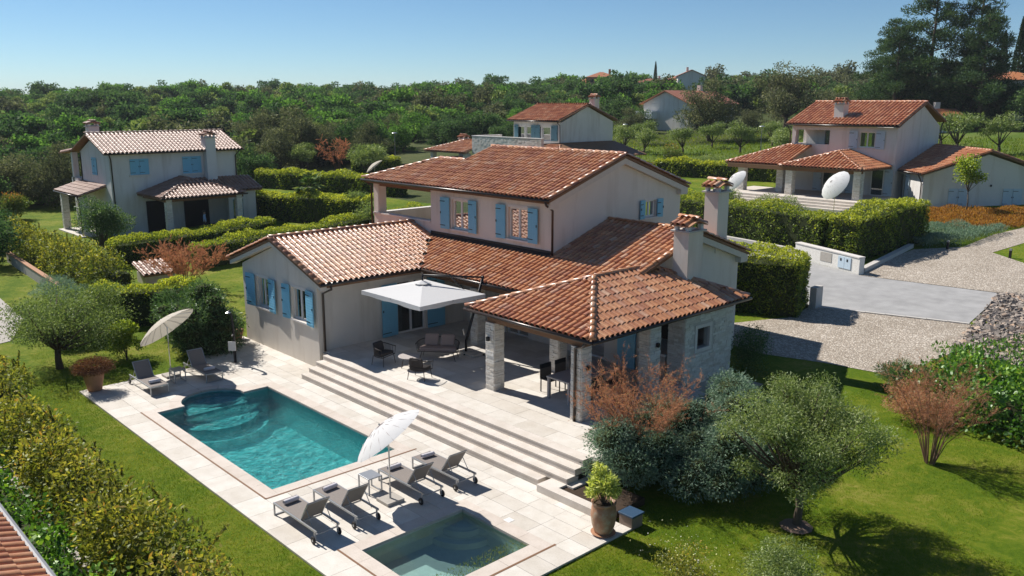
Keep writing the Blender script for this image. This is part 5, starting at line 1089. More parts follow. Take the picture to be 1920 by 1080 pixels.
# farther houses
def far_house(name, c, w, d, h, rise, lab, wmat='plaster_far', tmat='tile_red', rz=0.0, hip=False):
    z = gh(c[0], c[1]) - 0.4; t = thing(name, (c[0], c[1], z), lab, 'house'); cs, sn = math.cos(rz), math.sin(rz)
    def Q(x, y, zz): return (c[0] + x * cs - y * sn, c[1] + x * sn + y * cs, z + zz)
    part('wall', wmat, t, lambda m: m.prism([Q(-w / 2, -d / 2, 0), Q(w / 2, -d / 2, 0), Q(w / 2, d / 2, 0), Q(-w / 2, d / 2, 0)], (0, 0, h)))
    e = 0.5; hx = (d / 2 + e) if hip else 0
    A, B_, C_, D_ = Q(-w / 2 - e, -d / 2 - e, h), Q(w / 2 + e, -d / 2 - e, h), Q(w / 2 + e, d / 2 + e, h), Q(-w / 2 - e, d / 2 + e, h); r0, r1 = Q(-w / 2 - e + hx, 0, h + rise), Q(w / 2 + e - hx, 0, h + rise)
    part('roof', tmat, t, lambda m: [m.prism(p, (0, 0, -0.15)) for p in ([A, B_, r1, r0], [C_, D_, r0, r1])] + ([m.prism(p, (0, 0, -0.15)) for p in ([B_, C_, r1], [D_, A, r0])] if hip else []))
    if not hip: [part('gable', wmat, t, lambda m: m.prism([Q(sx * w / 2, -d / 2, h - .01), Q(sx * w / 2, d / 2, h - .01), Q(sx * w / 2, 0, h + rise - 0.2)], (0.02 * cs, 0.02 * sn, 0))) for sx in (-1, 1)]
    for k in range(3):
        x = -w / 2 + w * (k + 0.5) / 3; f = part('window', 'dark_room', t, lambda m: m.prism([Q(x - 0.5, -d / 2 - 0.03, h - 2.0), Q(x + 0.5, -d / 2 - 0.03, h - 2.0), Q(x + 0.5, -d / 2 + 0.05, h - 2.0), Q(x - 0.5, -d / 2 + 0.05, h - 2.0)], (0, 0, 1.3)))
    part('chimney', wmat, t, lambda m: m.prism([Q(w / 4, 0.3, h), Q(w / 4 + 0.7, 0.3, h), Q(w / 4 + 0.7, 1.0, h), Q(w / 4, 1.0, h)], (0, 0, rise + 0.9))); return t, Q
e1, Q = far_house('distant_house', (-86.5, 121.0), 13.0, 9.0, 4.6, 2.1, 'house beyond the olive grove half hidden behind the dark round oak', rz=math.radians(90))
part('balcony', 'white_paint', e1, lambda m: m.prism([Q(-8.0, 1.6, 2.2), Q(-6.5, 1.6, 2.2), Q(-6.5, 4.9, 2.2), Q(-8.0, 4.9, 2.2)], (0, 0, 1.2))); part('roof', 'tile_red', e1, lambda m: m.prism([Q(-7.5, 4.9, 2.5), Q(-1, 4.9, 2.5), Q(-1, 7.5, 1.7), Q(-7.5, 7.5, 1.7)], (0, 0, 0.15)))
h1_, Q = far_house('distant_house', (-184, 210), 9, 8, 7.5, 1.6, 'red hilltop house with stepped hipped roofs on the skyline', 'terracotta', hip=True, rz=math.radians(43)); part('roof', 'tile_red', h1_, lambda m: m.prism([Q(-9, -5, 5.2), Q(9, -5, 5.2), Q(5, 0, 7.2), Q(-5, 0, 7.2)], (0, 0, 0.3))); part('wing', 'terracotta', h1_, lambda m: m.prism([Q(-8, -4, 0), Q(8, -4, 0), Q(8, 4, 0), Q(-8, 4, 0)], (0, 0, 5.3)))
far_house('distant_house', (-173, 221), 9, 7, 5.4, 1.2, 'white hilltop house left of the skyline cypress', hip=True, rz=math.radians(43)); far_house('distant_house', (-165.5, 224), 8, 7, 6.0, 1.0, 'low hilltop house just right of the skyline cypress', hip=True, rz=math.radians(43))
far_house('distant_house', (-159, 222), 7, 8, 7.0, 1.9, 'grey gabled hilltop house on the skyline', rz=math.radians(133)); far_house('distant_house', (-47.5, 150), 8, 7, 6.6, 1.3, 'white house with an orange roof glimpsed behind the pines', hip=True, rz=math.radians(30)); far_house('distant_house', (-52, 128), 9, 7, 2.6, 1.0, 'low house with a dark red roof under the pines', rz=math.radians(42))
# near house roof at the lower left corner
Nh = thing('neighbour_house', (-20, 0, 0), 'corner of a tiled roof at the lower left, nearest the camera', 'house')
zn = 2.7; simple_roof(Nh, [[(-12.0, 2.95, zn), (-30, 2.95, zn), (-30, -1.0, zn + 1.35), (-12.0, -1.0, zn + 1.35)]], 'tile', [], 0.1, False); part('wall', 'plaster', Nh, lambda m: m.box(-29.6, -12.4, -1.0, 2.4, -0.3, 2.6)); part('gutter', 'chrome_grey', Nh, lambda m: m.tube([(-12, 3.06, zn), (-30, 3.06, zn)], 0.07, 8)); part('fascia', 'wood', Nh, lambda m: m.box(-30, -12, 2.4, 2.93, zn - 0.16, zn - 0.11))

# ------------------------------------------------------------------ garden walls, lamps, small street things
def gwall(name, x0, y0, x1, y1, h, w, mat, lab, cap=None, clad_=False):
    a, b = Vector((x0, y0, 0)), Vector((x1, y1, 0)); d = (b - a).normalized(); n = Vector((-d.y, d.x, 0)) * w; z0, z1 = gh(x0, y0), gh(x1, y1); t = thing(name, (x0, y0, z0), lab, 'wall')
    part('wall_body', mat, t, lambda m: m.prism([(a.x, a.y, z0 - 0.3), (b.x, b.y, z1 - 0.3), (b.x, b.y, z1 + h), (a.x, a.y, z0 + h)], n))
    if cap:
        L = (b - a).length; k = max(1, round(L / 0.5))
        for i in range(k):
            p = a + (b - a) * (i / k); q = (b - a) / k * 0.985; zz = z0 + (z1 - z0) * i / k + h; part('coping_stone', cap, t, lambda m: m.obox(p - n * 0.12 + Vector((0, 0, zz + 0.002)), q + Vector((0, 0, (z1 - z0) / k)), n * 1.24, (0, 0, 0.055)))
    return t
gwall('garden_wall', -61.5, 13.3, -46.9, 12.55, 0.62, 0.22, 'concrete', 'long low wall with a brown coping beside the left hedge', 'terracotta')
gwall('garden_wall', -34.0, 4.62, -14.0, 4.55, 0.62, 0.20, 'concrete', 'grey wall between the near hedge and the ivy at the lower left', None)
gwall('garden_wall', -40.0, 19.6, -34.2, 19.6, 0.5, 0.2, 'concrete', 'pale low garden wall left of the villa wing', None)
sw = gwall('stone_wall', -24.5, 45.1, -19.95, 43.5, 0.92, 0.35, 'cladding', 'pale stone wall with meter cabinets beside the road', 'sill_stone')
aw, bw = Vector((-24.5, 45.1, 0)), Vector((-19.95, 43.5, 0)); dw = (bw - aw).normalized(); nw = Vector((dw.y, -dw.x, 0))
part('plate', 'concrete', sw, lambda m: m.obox(aw + dw * 2.0 + Vector((0, 0, 1.42)), dw * 0.85, nw * 0.02, (0, 0, 0.5))); 
for k in range(2):
    cb = part('cabinet', 'shutter_pale', sw, lambda m: m.obox(aw + dw * (3.35 + k * 0.46) + Vector((0, 0, 1.28)), dw * 0.44, nw * 0.04, (0, 0, 0.62))); part('dial', 'black_metal', cb, lambda m: m.obox(aw + dw * (3.5 + k * 0.46) + Vector((0, 0, 1.66)) + nw * 0.041, dw * 0.1, nw * 0.01, (0, 0, 0.14)))
gwall('stone_wall', -19.95, 44.2, -20.5, 51.6, 0.26, 0.3, 'concrete_pale', 'low kerb wall under the right hedge along the cobbled forecourt', None); gwall('gate_post', -18.55, 36.35, -18.55, 36.95, 1.0, 0.32, 'concrete_pale', 'short concrete gate post at the end of the near hedge by the road', None); gwall('stone_wall', -48, 49.0, -24.4, 45.2, 0.55, 0.3, 'concrete_pale', 'low wall below the right hedge behind the villa', None)
lt = thing('shelter_roof', (-48.7, 17.6, 0), 'small low tiled shelter roof behind the red tamarisk at the left', 'shelter'); simple_roof(lt, [[(-47.9, 16.9, 0.55), (-47.9, 19.0, 0.55), (-49.5, 19.0, 1.0), (-49.5, 16.9, 1.0)]], 'tile_pale'); part('wall', 'plaster', lt, lambda m: m.box(-49.5, -48.3, 17.1, 18.8, -0.2, 0.55))
def lamp_post(x, y, h, lab):
    z = gh(x, y); t = thing('street_lamp', (x, y, z), lab, 'lamp post', 'slim lamp posts'); part('pole', 'chrome_grey', t, lambda m: m.tube([(x, y, z - 0.2), (x, y, z + h)], [0.06, 0.04], 8)); part('lamp_head', 'grey_metal', t, lambda m: m.lathe([(0.05, -0.05), (0.36, 0.0), (0.30, 0.06), (0.03, 0.12)], (x, y, z + h), 14))
lamp_post(-75.3, 91.0, 3.2, 'slim lamp post in the olive grove right of the house behind the villa'); lamp_post(-56.0, 93.1, 3.2, 'slim lamp post in the olive grove left of the right house'); lamp_post(-93, 66, 3.6, 'slim lamp post left of the house behind the villa')
def bollard(x, y, lab):
    z = gh(x, y); t = thing('bollard_light', (x, y, z), lab, 'bollard', 'bollard lights along the cobbles'); part('post', 'black_metal', t, lambda m: m.box(x - 0.06, x + 0.06, y - 0.06, y + 0.06, z, z + 0.46)); part('light_cap', 'grey_metal', t, lambda m: m.box(x - 0.065, x + 0.065, y - 0.065, y + 0.065, z + 0.46, z + 0.56))
bollard(-18.85, 52.3, 'small bollard light in front of the grey shrubs by the forecourt'); bollard(-15.4, 51.9, 'small bollard light at the edge of the lawn wedge at the right')
# person under the porch of the left house
pz = 0.12; pxy = (-63.4, 27.25)
joints = {'pel': (0, 0, 0.95), 'sp': (0, 0, 1.18), 'ch': (0, 0.01, 1.36), 'nk': (0, 0, 1.50), 'hd': (0, -0.01, 1.60), 'hd2': (0, -0.01, 1.70), 'sl': (-0.22, 0, 1.42), 'el': (-0.31, 0.02, 1.15), 'wl': (-0.30, -0.06, 0.92), 'hl': (-0.30, -0.08, 0.82), 'sr': (0.22, 0, 1.42), 'er': (0.31, 0.02, 1.15), 'wr': (0.30, -0.06, 0.92), 'hr': (0.30, -0.08, 0.82), 'hpl': (-0.09, 0, 0.90), 'kl': (-0.10, -0.02, 0.50), 'al': (-0.10, 0.02, 0.08), 'tl': (-0.11, -0.15, 0.03), 'hpr': (0.09, 0, 0.90), 'kr': (0.10, -0.02, 0.50), 'ar': (0.10, 0.02, 0.08), 'tr': (0.11, -0.15, 0.03)}
rad = {'pel': 0.17, 'sp': 0.17, 'ch': 0.20, 'nk': 0.055, 'hd': 0.085, 'hd2': 0.08, 'sl': 0.07, 'el': 0.045, 'wl': 0.032, 'hl': 0.035, 'sr': 0.07, 'er': 0.045, 'wr': 0.032, 'hr': 0.035, 'hpl': 0.10, 'kl': 0.065, 'al': 0.045, 'tl': 0.035, 'hpr': 0.10, 'kr': 0.065, 'ar': 0.045, 'tr': 0.035}
keys = list(joints); eds = [('pel', 'sp'), ('sp', 'ch'), ('ch', 'nk'), ('nk', 'hd'), ('hd', 'hd2'), ('ch', 'sl'), ('sl', 'el'), ('el', 'wl'), ('wl', 'hl'), ('ch', 'sr'), ('sr', 'er'), ('er', 'wr'), ('wr', 'hr'), ('pel', 'hpl'), ('hpl', 'kl'), ('kl', 'al'), ('al', 'tl'), ('pel', 'hpr'), ('hpr', 'kr'), ('kr', 'ar'), ('ar', 'tr')]
pm = bpy.data.meshes.new('body'); pm.from_pydata([joints[k] for k in keys], [(keys.index(a), keys.index(b)) for a, b in eds], [])
tmp = bpy.data.objects.new('tmp', pm); COL.objects.link(tmp); sk = tmp.modifiers.new('s', 'SKIN'); tmp.modifiers.new('d', 'SUBSURF').levels = 1
for i, k in enumerate(keys): sv = pm.skin_vertices[0].data[i]; sv.radius = (rad[k], rad[k] * (0.72 if k in ('pel', 'sp', 'ch') else 1)); sv.use_root = (k == 'pel')
dg = bpy.context.evaluated_depsgraph_get(); bm_ = bpy.data.meshes.new_from_object(tmp.evaluated_get(dg)); bpy.data.objects.remove(tmp)
pe = thing('person', (pxy[0], pxy[1], pz), 'person in a pale blue shirt standing under the porch of the left house', 'person')
bm_.materials.clear()
for k in ('shirt', 'trousers', 'skin'): bm_.materials.append(M[k])
for p in bm_.polygons:
    c = p.center; p.material_index = 1 if c.z < 0.93 and abs(c.x) < 0.2 else (2 if c.z > 1.49 or (abs(c.x) > 0.2 and c.z < 1.12) else 0); p.use_smooth = True
bo = bpy.data.objects.new('body', bm_); COL.objects.link(bo); WM['body'] = Matrix.Identity(4); bo.parent = pe
hr = MB(); hr.lathe([(0.02, 0.10), (0.07, 0.08), (0.095, 0.02), (0.09, -0.05), (0.06, -0.08)], (0, 0.015, 1.70), 14); ho = hr.build('hair', 'hair', None, True); ho.parent = pe; pe.rotation_euler.z = math.radians(150)

# ------------------------------------------------------------------ vegetation
def unit(v): return v / np.maximum(np.linalg.norm(v, axis=-1, keepdims=True), 1e-9)
def leaf_quads(C, out, L, W, spread=0.9, droop=0.0, rng=RNG):
    """one folded rhombus per leaf, pointing outwards with scatter"""
    n = len(C); d = unit(out + rng.normal(0, spread, (n, 3)) + np.array([0, 0, -droop])); a = unit(np.cross(d, rng.normal(0, 1, (n, 3))))
    l = L * rng.uniform(0.65, 1.3, (n, 1)); w = W * rng.uniform(0.7, 1.25, (n, 1)); nn = np.cross(d, a)
    V = np.stack([C - d * l * 0.5, C + a * w * 0.5 + nn * w * 0.12, C + d * l * 0.5, C - a * w * 0.5 + nn * w * 0.12], 1)
    return V.reshape(-1, 3), np.arange(4 * n).reshape(n, 4)
def leafobj(name, C, out, L, W, mat, parent, r, spread=0.9, droop=0.0):
    V, F = leaf_quads(C, out, L, W, spread, droop)
    return npmesh(name, V, F, mat, parent, np.repeat(np.clip(r, 0, 1), 4))
def blob_points(blobs, n, shell=0.55, rng=RNG):
    """points in the outer part of a set of ellipsoids; blob = (cx,cy,cz,rx,ry,rz)"""
    b = np.array(blobs, float); wgt = (b[:, 3] * b[:, 4] + b[:, 4] * b[:, 5] + b[:, 3] * b[:, 5]); k = rng.choice(len(b), n, p=wgt / wgt.sum())
    u = unit(rng.normal(0, 1, (n, 3))); rr = 1 - shell * rng.random((n, 1)) ** 1.6; rr *= 1 + 0.10 * rng.normal(0, 1, (n, 1))
    return b[k, :3] + u * rr * b[k, 3:6], u, k
def crown_blobs(c, rx, ry, rz, n, size, rng, flat=0.0, lo=-0.6):
    out = []
    for i in range(n):
        u = unit(rng.normal(0, 1, 3)); 
        if u[2] < lo: u[2] = -u[2] * 0.5
        f = rng.uniform(0.45, 0.85) if i > n // 5 else rng.uniform(0.0, 0.4)
        s_ = size * rng.uniform(0.65, 1.3)
        out.append((c[0] + u[0] * rx * f, c[1] + u[1] * ry * f, c[2] + u[2] * rz * f, s_ * rx, s_ * ry, s_ * rz * 0.85))
    return out
def limb_mesh(parent, base, blobs, r0, mat, lean=(0, 0), fork=0.35, every=1, name='trunk'):
    m = MB(); base = Vector(base); top = Vector((0, 0, 0))
    for b in blobs: top += Vector(b[:3])
    top /= len(blobs); H = top.z - base.z; f = base + Vector((lean[0], lean[1], H * fork))
    m.tube([base - Vector((0, 0, 0.15)), base + (f - base) * 0.05, base + (f - base) * 0.55 + Vector((0.03, -0.02, 0)) * H, f], [r0 * 1.5, r0 * 1.1, r0 * 0.9, r0 * 0.8], 9)
    for b in blobs[::every]:
        p = Vector(b[:3]); mid_ = f.lerp(p, 0.5) + Vector((random.uniform(-.1, .1), random.uniform(-.1, .1), -0.06)) * H * 0.5
        m.tube([f - Vector((0, 0, 0.05)), mid_, p], [r0 * 0.5, r0 * 0.3, r0 * 0.1], 6)
    return m.build(name, mat, parent, smooth=True)
def tree(name, base, c, R3_, nb, size, nleaf, L, W, leaf, lab, cat='tree', group=None, bark='bark', r0=0.12, seed=1, shell=0.6, lean=(0, 0), fork=0.35, spread=0.9, droop=0.0, lo=-0.6, var=0.28, place=True):
    rng = np.random.default_rng(seed); t = thing(name, base, lab, cat, group) if place else None
    bl = crown_blobs(c, *R3_, nb, size, rng, 0, lo); C, u, k = blob_points(bl, nleaf, shell, rng); br = rng.random(len(bl))
    r = 0.45 + var * (br[k] - 0.5) + 0.24 * rng.normal(0, 1, nleaf)
    tr_ = limb_mesh(t, base, bl, r0, bark, lean, fork); cr = leafobj('crown', C, u, L, W, leaf, t, r, spread, droop)
    return t, tr_, cr
# near right olive, and others that stand alone
tree('olive_tree', (-9.24, 18.0, -0.03), (-9.3, 18.0, 2.35), (2.15, 2.25, 1.7), 80, 0.20, 42000, 0.078, 0.024, 'leaf_olive', 'large olive tree on the right lawn with a round mulch patch', 'tree', None, 'bark', 0.10, 3, 0.75, fork=0.42, lo=-0.75)
tree('olive_tree', (-35.0, 8.9, -0.04), (-35.3, 9.4, 1.85), (2.6, 2.7, 1.5), 32, 0.36, 19000, 0.11, 0.036, 'leaf_olive', 'spreading olive tree on the left lawn beyond the pool', 'tree', None, 'bark', 0.13, 5, 0.75, fork=0.4, lo=-0.9)
def bush(name, c, R3_, nb, size, n, L, W, leaf, lab, cat='bush', group=None, seed=1, bark='bark', spread=0.8, stems=True, droop=0.0, rfun=None, shell=0.55, lo=-0.7, core=False):
    rng = np.random.default_rng(seed); z = gh(c[0], c[1]); t = thing(name, (c[0], c[1], z), lab, cat, group)
    bl = crown_blobs(c, *R3_, nb, size, rng, 0, lo); C, u, k = blob_points(bl, n, shell, rng); br = rng.random(len(bl)); ok = C[:, 2] > z + 0.02; C, u, k = C[ok], u[ok], k[ok]
    r = 0.45 + 0.25 * (br[k] - 0.5) + 0.22 * rng.normal(0, 1, len(C))
    if rfun is not None: r = rfun(C, r, rng)
    leafobj('foliage', C, u, L, W, leaf, t, r, spread, droop)
    if stems: limb_mesh(t, (c[0], c[1], z), bl, 0.035, bark, fork=0.12, every=2, name='stems')
    if core:
        m = MB()
        for b in bl: m.lathe([(0.02, -0.6 * b[5]), (0.42 * b[3], -0.42 * b[5]), (0.6 * b[3], 0.0), (0.42 * b[3], 0.42 * b[5]), (0.02, 0.6 * b[5])], b[:3], 8)
        m.build('opaque_core', 'twigs', t)  # solid core added so the foliage is not see-through
    return t
bush('oleander_bush', (-33.6, 13.9, 1.3), (1.9, 1.9, 1.55), 34, 0.36, 19000, 0.16, 0.040, 'leaf_oleander', 'dense dark oleander bush left of the villa wing', seed=6, spread=0.6, lo=-0.95, core=True)
bush('leafy_shrub', (-36.6, 14.6, 1.0), (1.6, 1.6, 1.2), 24, 0.36, 9000, 0.13, 0.05, 'leaf_oak', 'dark green shrub between the left olive and the oleander', seed=16, lo=-0.95)
bush('leafy_shrub', (-38.5, 10.8, 0.8), (1.8, 1.5, 1.0), 22, 0.36, 9000, 0.13, 0.05, 'leaf_olive', 'silvery shrub behind the left olive trunk', seed=17, lo=-0.95)
bush('golden_shrub', (-34.4, 11.2, 0.80), (0.75, 0.75, 0.85), 14, 0.42, 4500, 0.10, 0.045, 'leaf_gold', 'small bright yellow-green shrub on the lawn by the far parasol', seed=8, rfun=lambda C, r, g: np.clip(r + 0.25 * (C[:, 2] - 0.7), 0, 1))
bush('grey_shrub', (-13.45, 16.7, 0.85), (1.4, 1.6, 1.25), 34, 0.36, 30000, 0.10, 0.028, 'leaf_grey', 'grey-green shrub spilling beside the end of the steps', group='grey shrubs by the porch', seed=9, spread=0.55, core=True)
bush('grey_shrub', (-12.1, 18.4, 1.05), (1.9, 2.1, 1.5), 44, 0.33, 44000, 0.10, 0.028, 'leaf_grey', 'grey-green shrub mass filling the corner below the porch pillar', group='grey shrubs by the porch', seed=10, spread=0.55, core=True)
bush('grey_shrub', (-12.6, 20.4, 1.0), (1.5, 1.4, 1.3), 26, 0.36, 20000, 0.10, 0.028, 'leaf_grey', 'grey-green shrub below the barbecue corner nearest the olive', group='grey shrubs by the porch', seed=12, spread=0.55, core=True)
def tamarisk(name, base, H, Rr, nst, ntw, lab, seed, L=0.085, leafn=60, grp='reddish tamarisk shrubs'):
    """upright arching stems with feathery reddish twigs"""
    rng = np.random.default_rng(seed); rr_ = random.Random(seed); t = thing(name, base, lab, 'shrub', grp); m = MB(); Cs = []; Os = []
    for s_ in range(nst):
        a = rr_.uniform(0, 2 * math.pi); R_ = Rr * rr_.uniform(0.25, 1.0); h = H * rr_.uniform(0.6, 1.0); b0 = Vector(base) + Vector((math.cos(a), math.sin(a), 0)) * 0.12
        pts = [b0 + Vector((math.cos(a) * R_ * f ** 1.3, math.sin(a) * R_ * f ** 1.3, h * f ** 0.8)) for f in (0, 0.3, 0.6, 0.85, 1.0)]; m.tube(pts, [0.016, 0.012, 0.008, 0.004, 0.002], 5)
        for k in range(ntw):
            f = rr_.uniform(0.3, 1.0); i = min(3, int(f * 4)); p = pts[i].lerp(pts[i + 1], f * 4 - i); d = Vector((rr_.gauss(0, 0.7) + math.cos(a) * 0.4, rr_.gauss(0, 0.7) + math.sin(a) * 0.4, rr_.gauss(0.7, 0.5))).normalized(); ln = rr_.uniform(0.18, 0.6) * H / 3
            m.tube([p, p + d * ln], [0.0022, 0.0012], 3); f_ = rng.random((leafn, 1)); Cs.append(np.array(p)[None] + np.array(d)[None] * ln * (0.2 + f_) + rng.normal(0, 0.018, (leafn, 3))); Os.append(np.repeat(np.array(d)[None], leafn, 0))
    C = np.concatenate(Cs); O = np.concatenate(Os); m.build('stems', 'bark_red', t); leafobj('foliage', C, O, L, L * 0.13, 'leaf_red', t, 0.5 + 0.25 * rng.normal(0, 1, len(C)), 0.45)
    return t
tamarisk('tamarisk', (-13.5, 17.4, 0.3), 2.75, 1.95, 60, 20, 'large reddish tamarisk in front of the corner porch pillar', 21, 0.075, leafn=22)
tamarisk('tamarisk', (-8.5, 24.0, 0.08), 2.9, 1.4, 34, 18, 'reddish tamarisk shrub on the right lawn beside the ivy bank', 22, 0.075, leafn=22)
tamarisk('tamarisk', (-45.0, 18.0, 0.0), 2.7, 2.2, 44, 18, 'reddish tamarisk left of the villa wing by the low tiled shelter', 23, 0.13, 26); tamarisk('tamarisk', (-87.9, 54.2, 1.7), 4.2, 2.4, 18, 12, 'distant reddish tamarisk above the laurel hedges', 24, 0.22, 25)
# potted plants
def pot(name, c, prof, mat, lab): t = thing(name, c, lab, 'pot'); part('pot_body', mat, t, lambda m: m.lathe(prof, c, 24), smooth=True); return t
t = pot('plant_pot', (-31.2, 8.98, 0.005), [(0.20, 0), (0.24, 0.04), (0.30, 0.35), (0.36, 0.62), (0.37, 0.66), (0.42, 0.67), (0.42, 0.74), (0.36, 0.74), (0.34, 0.66)], 'terracotta', 'big terracotta pot with a reddish dome plant at the deck corner'); part('soil', 'soil', t, lambda m: m.lathe([(0.34, 0.60), (0.34, 0.68)], (-31.2, 8.98, 0), 18))
C, u, k = blob_points([(-31.2, 8.98, 0.86, 0.66, 0.66, 0.32)], 5200, 0.5); ok = C[:, 2] > 0.66; leafobj('foliage', C[ok], u[ok], 0.085, 0.022, 'leaf_brown', t, 0.5 + 0.25 * RNG.normal(0, 1, ok.sum()), 0.4)
pc = (-12.18, 14.33, 0.02); t = pot('plant_pot', pc, [(0.19, 0), (0.21, 0.03), (0.28, 0.25), (0.31, 0.48), (0.29, 0.66), (0.25, 0.74), (0.29, 0.76), (0.30, 0.80), (0.26, 0.80), (0.24, 0.72)], 'jar', 'glazed old jar with a yellow-green shrub at the near deck corner'); part('soil', 'soil', t, lambda m: m.lathe([(0.24, 0.66), (0.24, 0.74)], pc, 16)); part('saucer', 'terracotta', t, lambda m: m.lathe([(0.24, -0.012), (0.30, 0.03), (0.28, 0.03)], pc, 20))
C, u, k = blob_points(crown_blobs((pc[0], pc[1], 1.25), 0.40, 0.40, 0.42, 12, 0.5, np.random.default_rng(4)), 2400, 0.6); leafobj('foliage', C, u, 0.14, 0.034, 'leaf_variegated', t, 0.5 + 0.25 * RNG.normal(0, 1, len(C)), 0.7)
part('stems', 'bark', t, lambda m: [m.tube([(pc[0], pc[1], 0.7), (pc[0] + random.uniform(-.3, .3), pc[1] + random.uniform(-.3, .3), 1.4)], [0.015, 0.006], 5) for k in range(12)])
tp = pot('plant_pot', (-34.15, 15.75, -0.02), [(0.16, 0), (0.24, 0.3), (0.27, 0.45), (0.24, 0.45)], 'terracotta', 'small terracotta pot at the far corner of the villa wing')
# hedges
def hedge(lab, p0, p1, w, h, n, leaf='leaf_laurel', L=0.11, W=0.05, seed=1, tipgain=0.42, lump=0.15, name='laurel_hedge', group='clipped hedges', wob=0.5, zadd=0.0, profile=None):
    rng = np.random.default_rng(seed); a, b = np.array(p0, float), np.array(p1, float); D = b - a; Ln = np.hypot(*D); d = D / Ln; nr = np.array([-d[1], d[0]]); t = thing(name, (a[0], a[1], gh(a[0], a[1])), lab, 'hedge', group)
    area = np.array([Ln * w, Ln * h, Ln * h, w * h, w * h]); f = rng.choice(5, n, p=area / area.sum()); s_ = rng.random(n) * Ln; q = (rng.random(n) - 0.5) * w; z = rng.random(n) * h
    s_ = np.where(f == 3, 0, np.where(f == 4, Ln, s_)); q = np.where(f == 1, -w / 2, np.where(f == 2, w / 2, q)); z = np.where(f == 0, h, z); out = np.zeros((n, 3)); 
    out[f == 0] = (0, 0, 1); out[f == 1] = (*(-nr), 0.3); out[f == 2] = (*nr, 0.3); out[f == 3] = (*(-d), 0.3); out[f == 4] = (*d, 0.3)
    ph = rng.random(6) * 6.28
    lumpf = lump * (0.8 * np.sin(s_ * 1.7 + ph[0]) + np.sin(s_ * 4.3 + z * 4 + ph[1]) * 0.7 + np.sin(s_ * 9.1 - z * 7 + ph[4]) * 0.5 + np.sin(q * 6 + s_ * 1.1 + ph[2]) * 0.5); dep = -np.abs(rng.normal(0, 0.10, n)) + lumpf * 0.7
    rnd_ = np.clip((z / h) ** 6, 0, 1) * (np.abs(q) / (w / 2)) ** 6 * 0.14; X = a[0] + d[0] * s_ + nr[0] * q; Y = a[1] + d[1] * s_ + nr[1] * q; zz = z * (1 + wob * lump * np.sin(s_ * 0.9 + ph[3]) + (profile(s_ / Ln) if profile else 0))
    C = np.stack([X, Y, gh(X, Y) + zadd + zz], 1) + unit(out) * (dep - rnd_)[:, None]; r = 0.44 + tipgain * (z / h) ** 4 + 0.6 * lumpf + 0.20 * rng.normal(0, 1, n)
    leafobj('foliage', C, out, L, W, leaf, t, r, 1.15)
    m = MB(); k = max(2, int(Ln / 1.5))
    for i in range(k):
        s0, s1 = Ln * i / k + (0.12 if i == 0 else 0), Ln * (i + 1) / k - (0.12 if i == k - 1 else 0); hm = h * (1 + (profile((i + .5) / k) if profile else 0)) - 0.26 - wob * lump * h; p = a + d * s0 - nr * (w / 2 - 0.16); z0 = gh(0, p[1]) - 0.2 + zadd
        m.obox((p[0], p[1], z0), (d[0] * (s1 - s0), d[1] * (s1 - s0), gh(0, (a + d * s1)[1]) - gh(0, (a + d * s0)[1])), (nr[0] * (w - 0.32), nr[1] * (w - 0.32), 0), (0, 0, hm + 0.2))
    m.build('opaque_core', 'twigs', t); return t  # solid core added inside the leaves to block light passing through
def rough_hedge(lab, p0, p1, w, h, n, leaf, L, W, seed, name, step=0.62, group='rough hedges and ivy banks', shoots=60):
    """an unclipped hedge: many lumps of uneven size along a line, with loose shoots standing out"""
    rng = np.random.default_rng(seed); a, b = np.array(p0, float), np.array(p1, float); D = b - a; Ln = np.hypot(*D); d = D / Ln; nr = np.array([-d[1], d[0]]); t = thing(name, (a[0], a[1], gh(a[0], a[1])), lab, 'hedge', group); bl = []
    for s_ in np.arange(0, Ln, step):
        for q in np.arange(-w / 2 + 0.35, w / 2 - 0.3, 0.62):
            p = a + d * (s_ + rng.normal(0, 0.2)) + nr * (q + rng.normal(0, 0.12)); r_ = rng.uniform(0.36, 0.78); top = h * rng.uniform(0.62, 1.12)
            bl.append((p[0], p[1], gh(*p) + top - r_, r_, r_, r_ * rng.uniform(0.8, 1.1))); bl.append((p[0], p[1], gh(*p) + (top - r_) * 0.45, r_ * 1.05, r_ * 1.05, r_ * 0.9))
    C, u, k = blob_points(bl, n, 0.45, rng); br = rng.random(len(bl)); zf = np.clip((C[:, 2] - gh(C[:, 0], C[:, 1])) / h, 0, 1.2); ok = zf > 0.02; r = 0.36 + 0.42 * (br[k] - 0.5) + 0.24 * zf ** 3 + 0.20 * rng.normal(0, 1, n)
    ex = []; eo = []; er = []
    for i in range(shoots):
        b_ = bl[2 * rng.integers(len(bl) // 2)]; c0 = np.array(b_[:3]) + unit(rng.normal(0, 1, 3) * [1, 1, 0.2] + [0, 0, 1.2]) * b_[3] * 0.9; dd = unit(rng.normal(0, 0.35, 3) + [0, 0, 1.0]); m_ = 26; f = rng.random((m_, 1)); ex.append(c0 + dd * f * rng.uniform(0.25, 0.55)); eo.append(np.repeat(dd[None], m_, 0)); er.append(np.full(m_, 0.6) + 0.2 * rng.normal(0, 1, m_))
    C = np.concatenate([C[ok]] + ex); u = np.concatenate([u[ok]] + eo); r = np.concatenate([r[ok]] + er); leafobj('foliage', C, u, L, W, leaf, t, r, 0.75)
    m = MB()
    for i in range(int(Ln / 1.2)): p = a + d * (i * 1.2 + 0.2) - nr * (w * 0.22); m.obox((p[0], p[1], gh(*p) - 0.2), (d[0] * 1.2, d[1] * 1.2, 0), (nr[0] * w * 0.44, nr[1] * w * 0.44, 0), (0, 0, h * 0.5 + 0.2))
    m.build('opaque_core', 'twigs', t); return t  # opaque box added within the lumps to keep light from passing
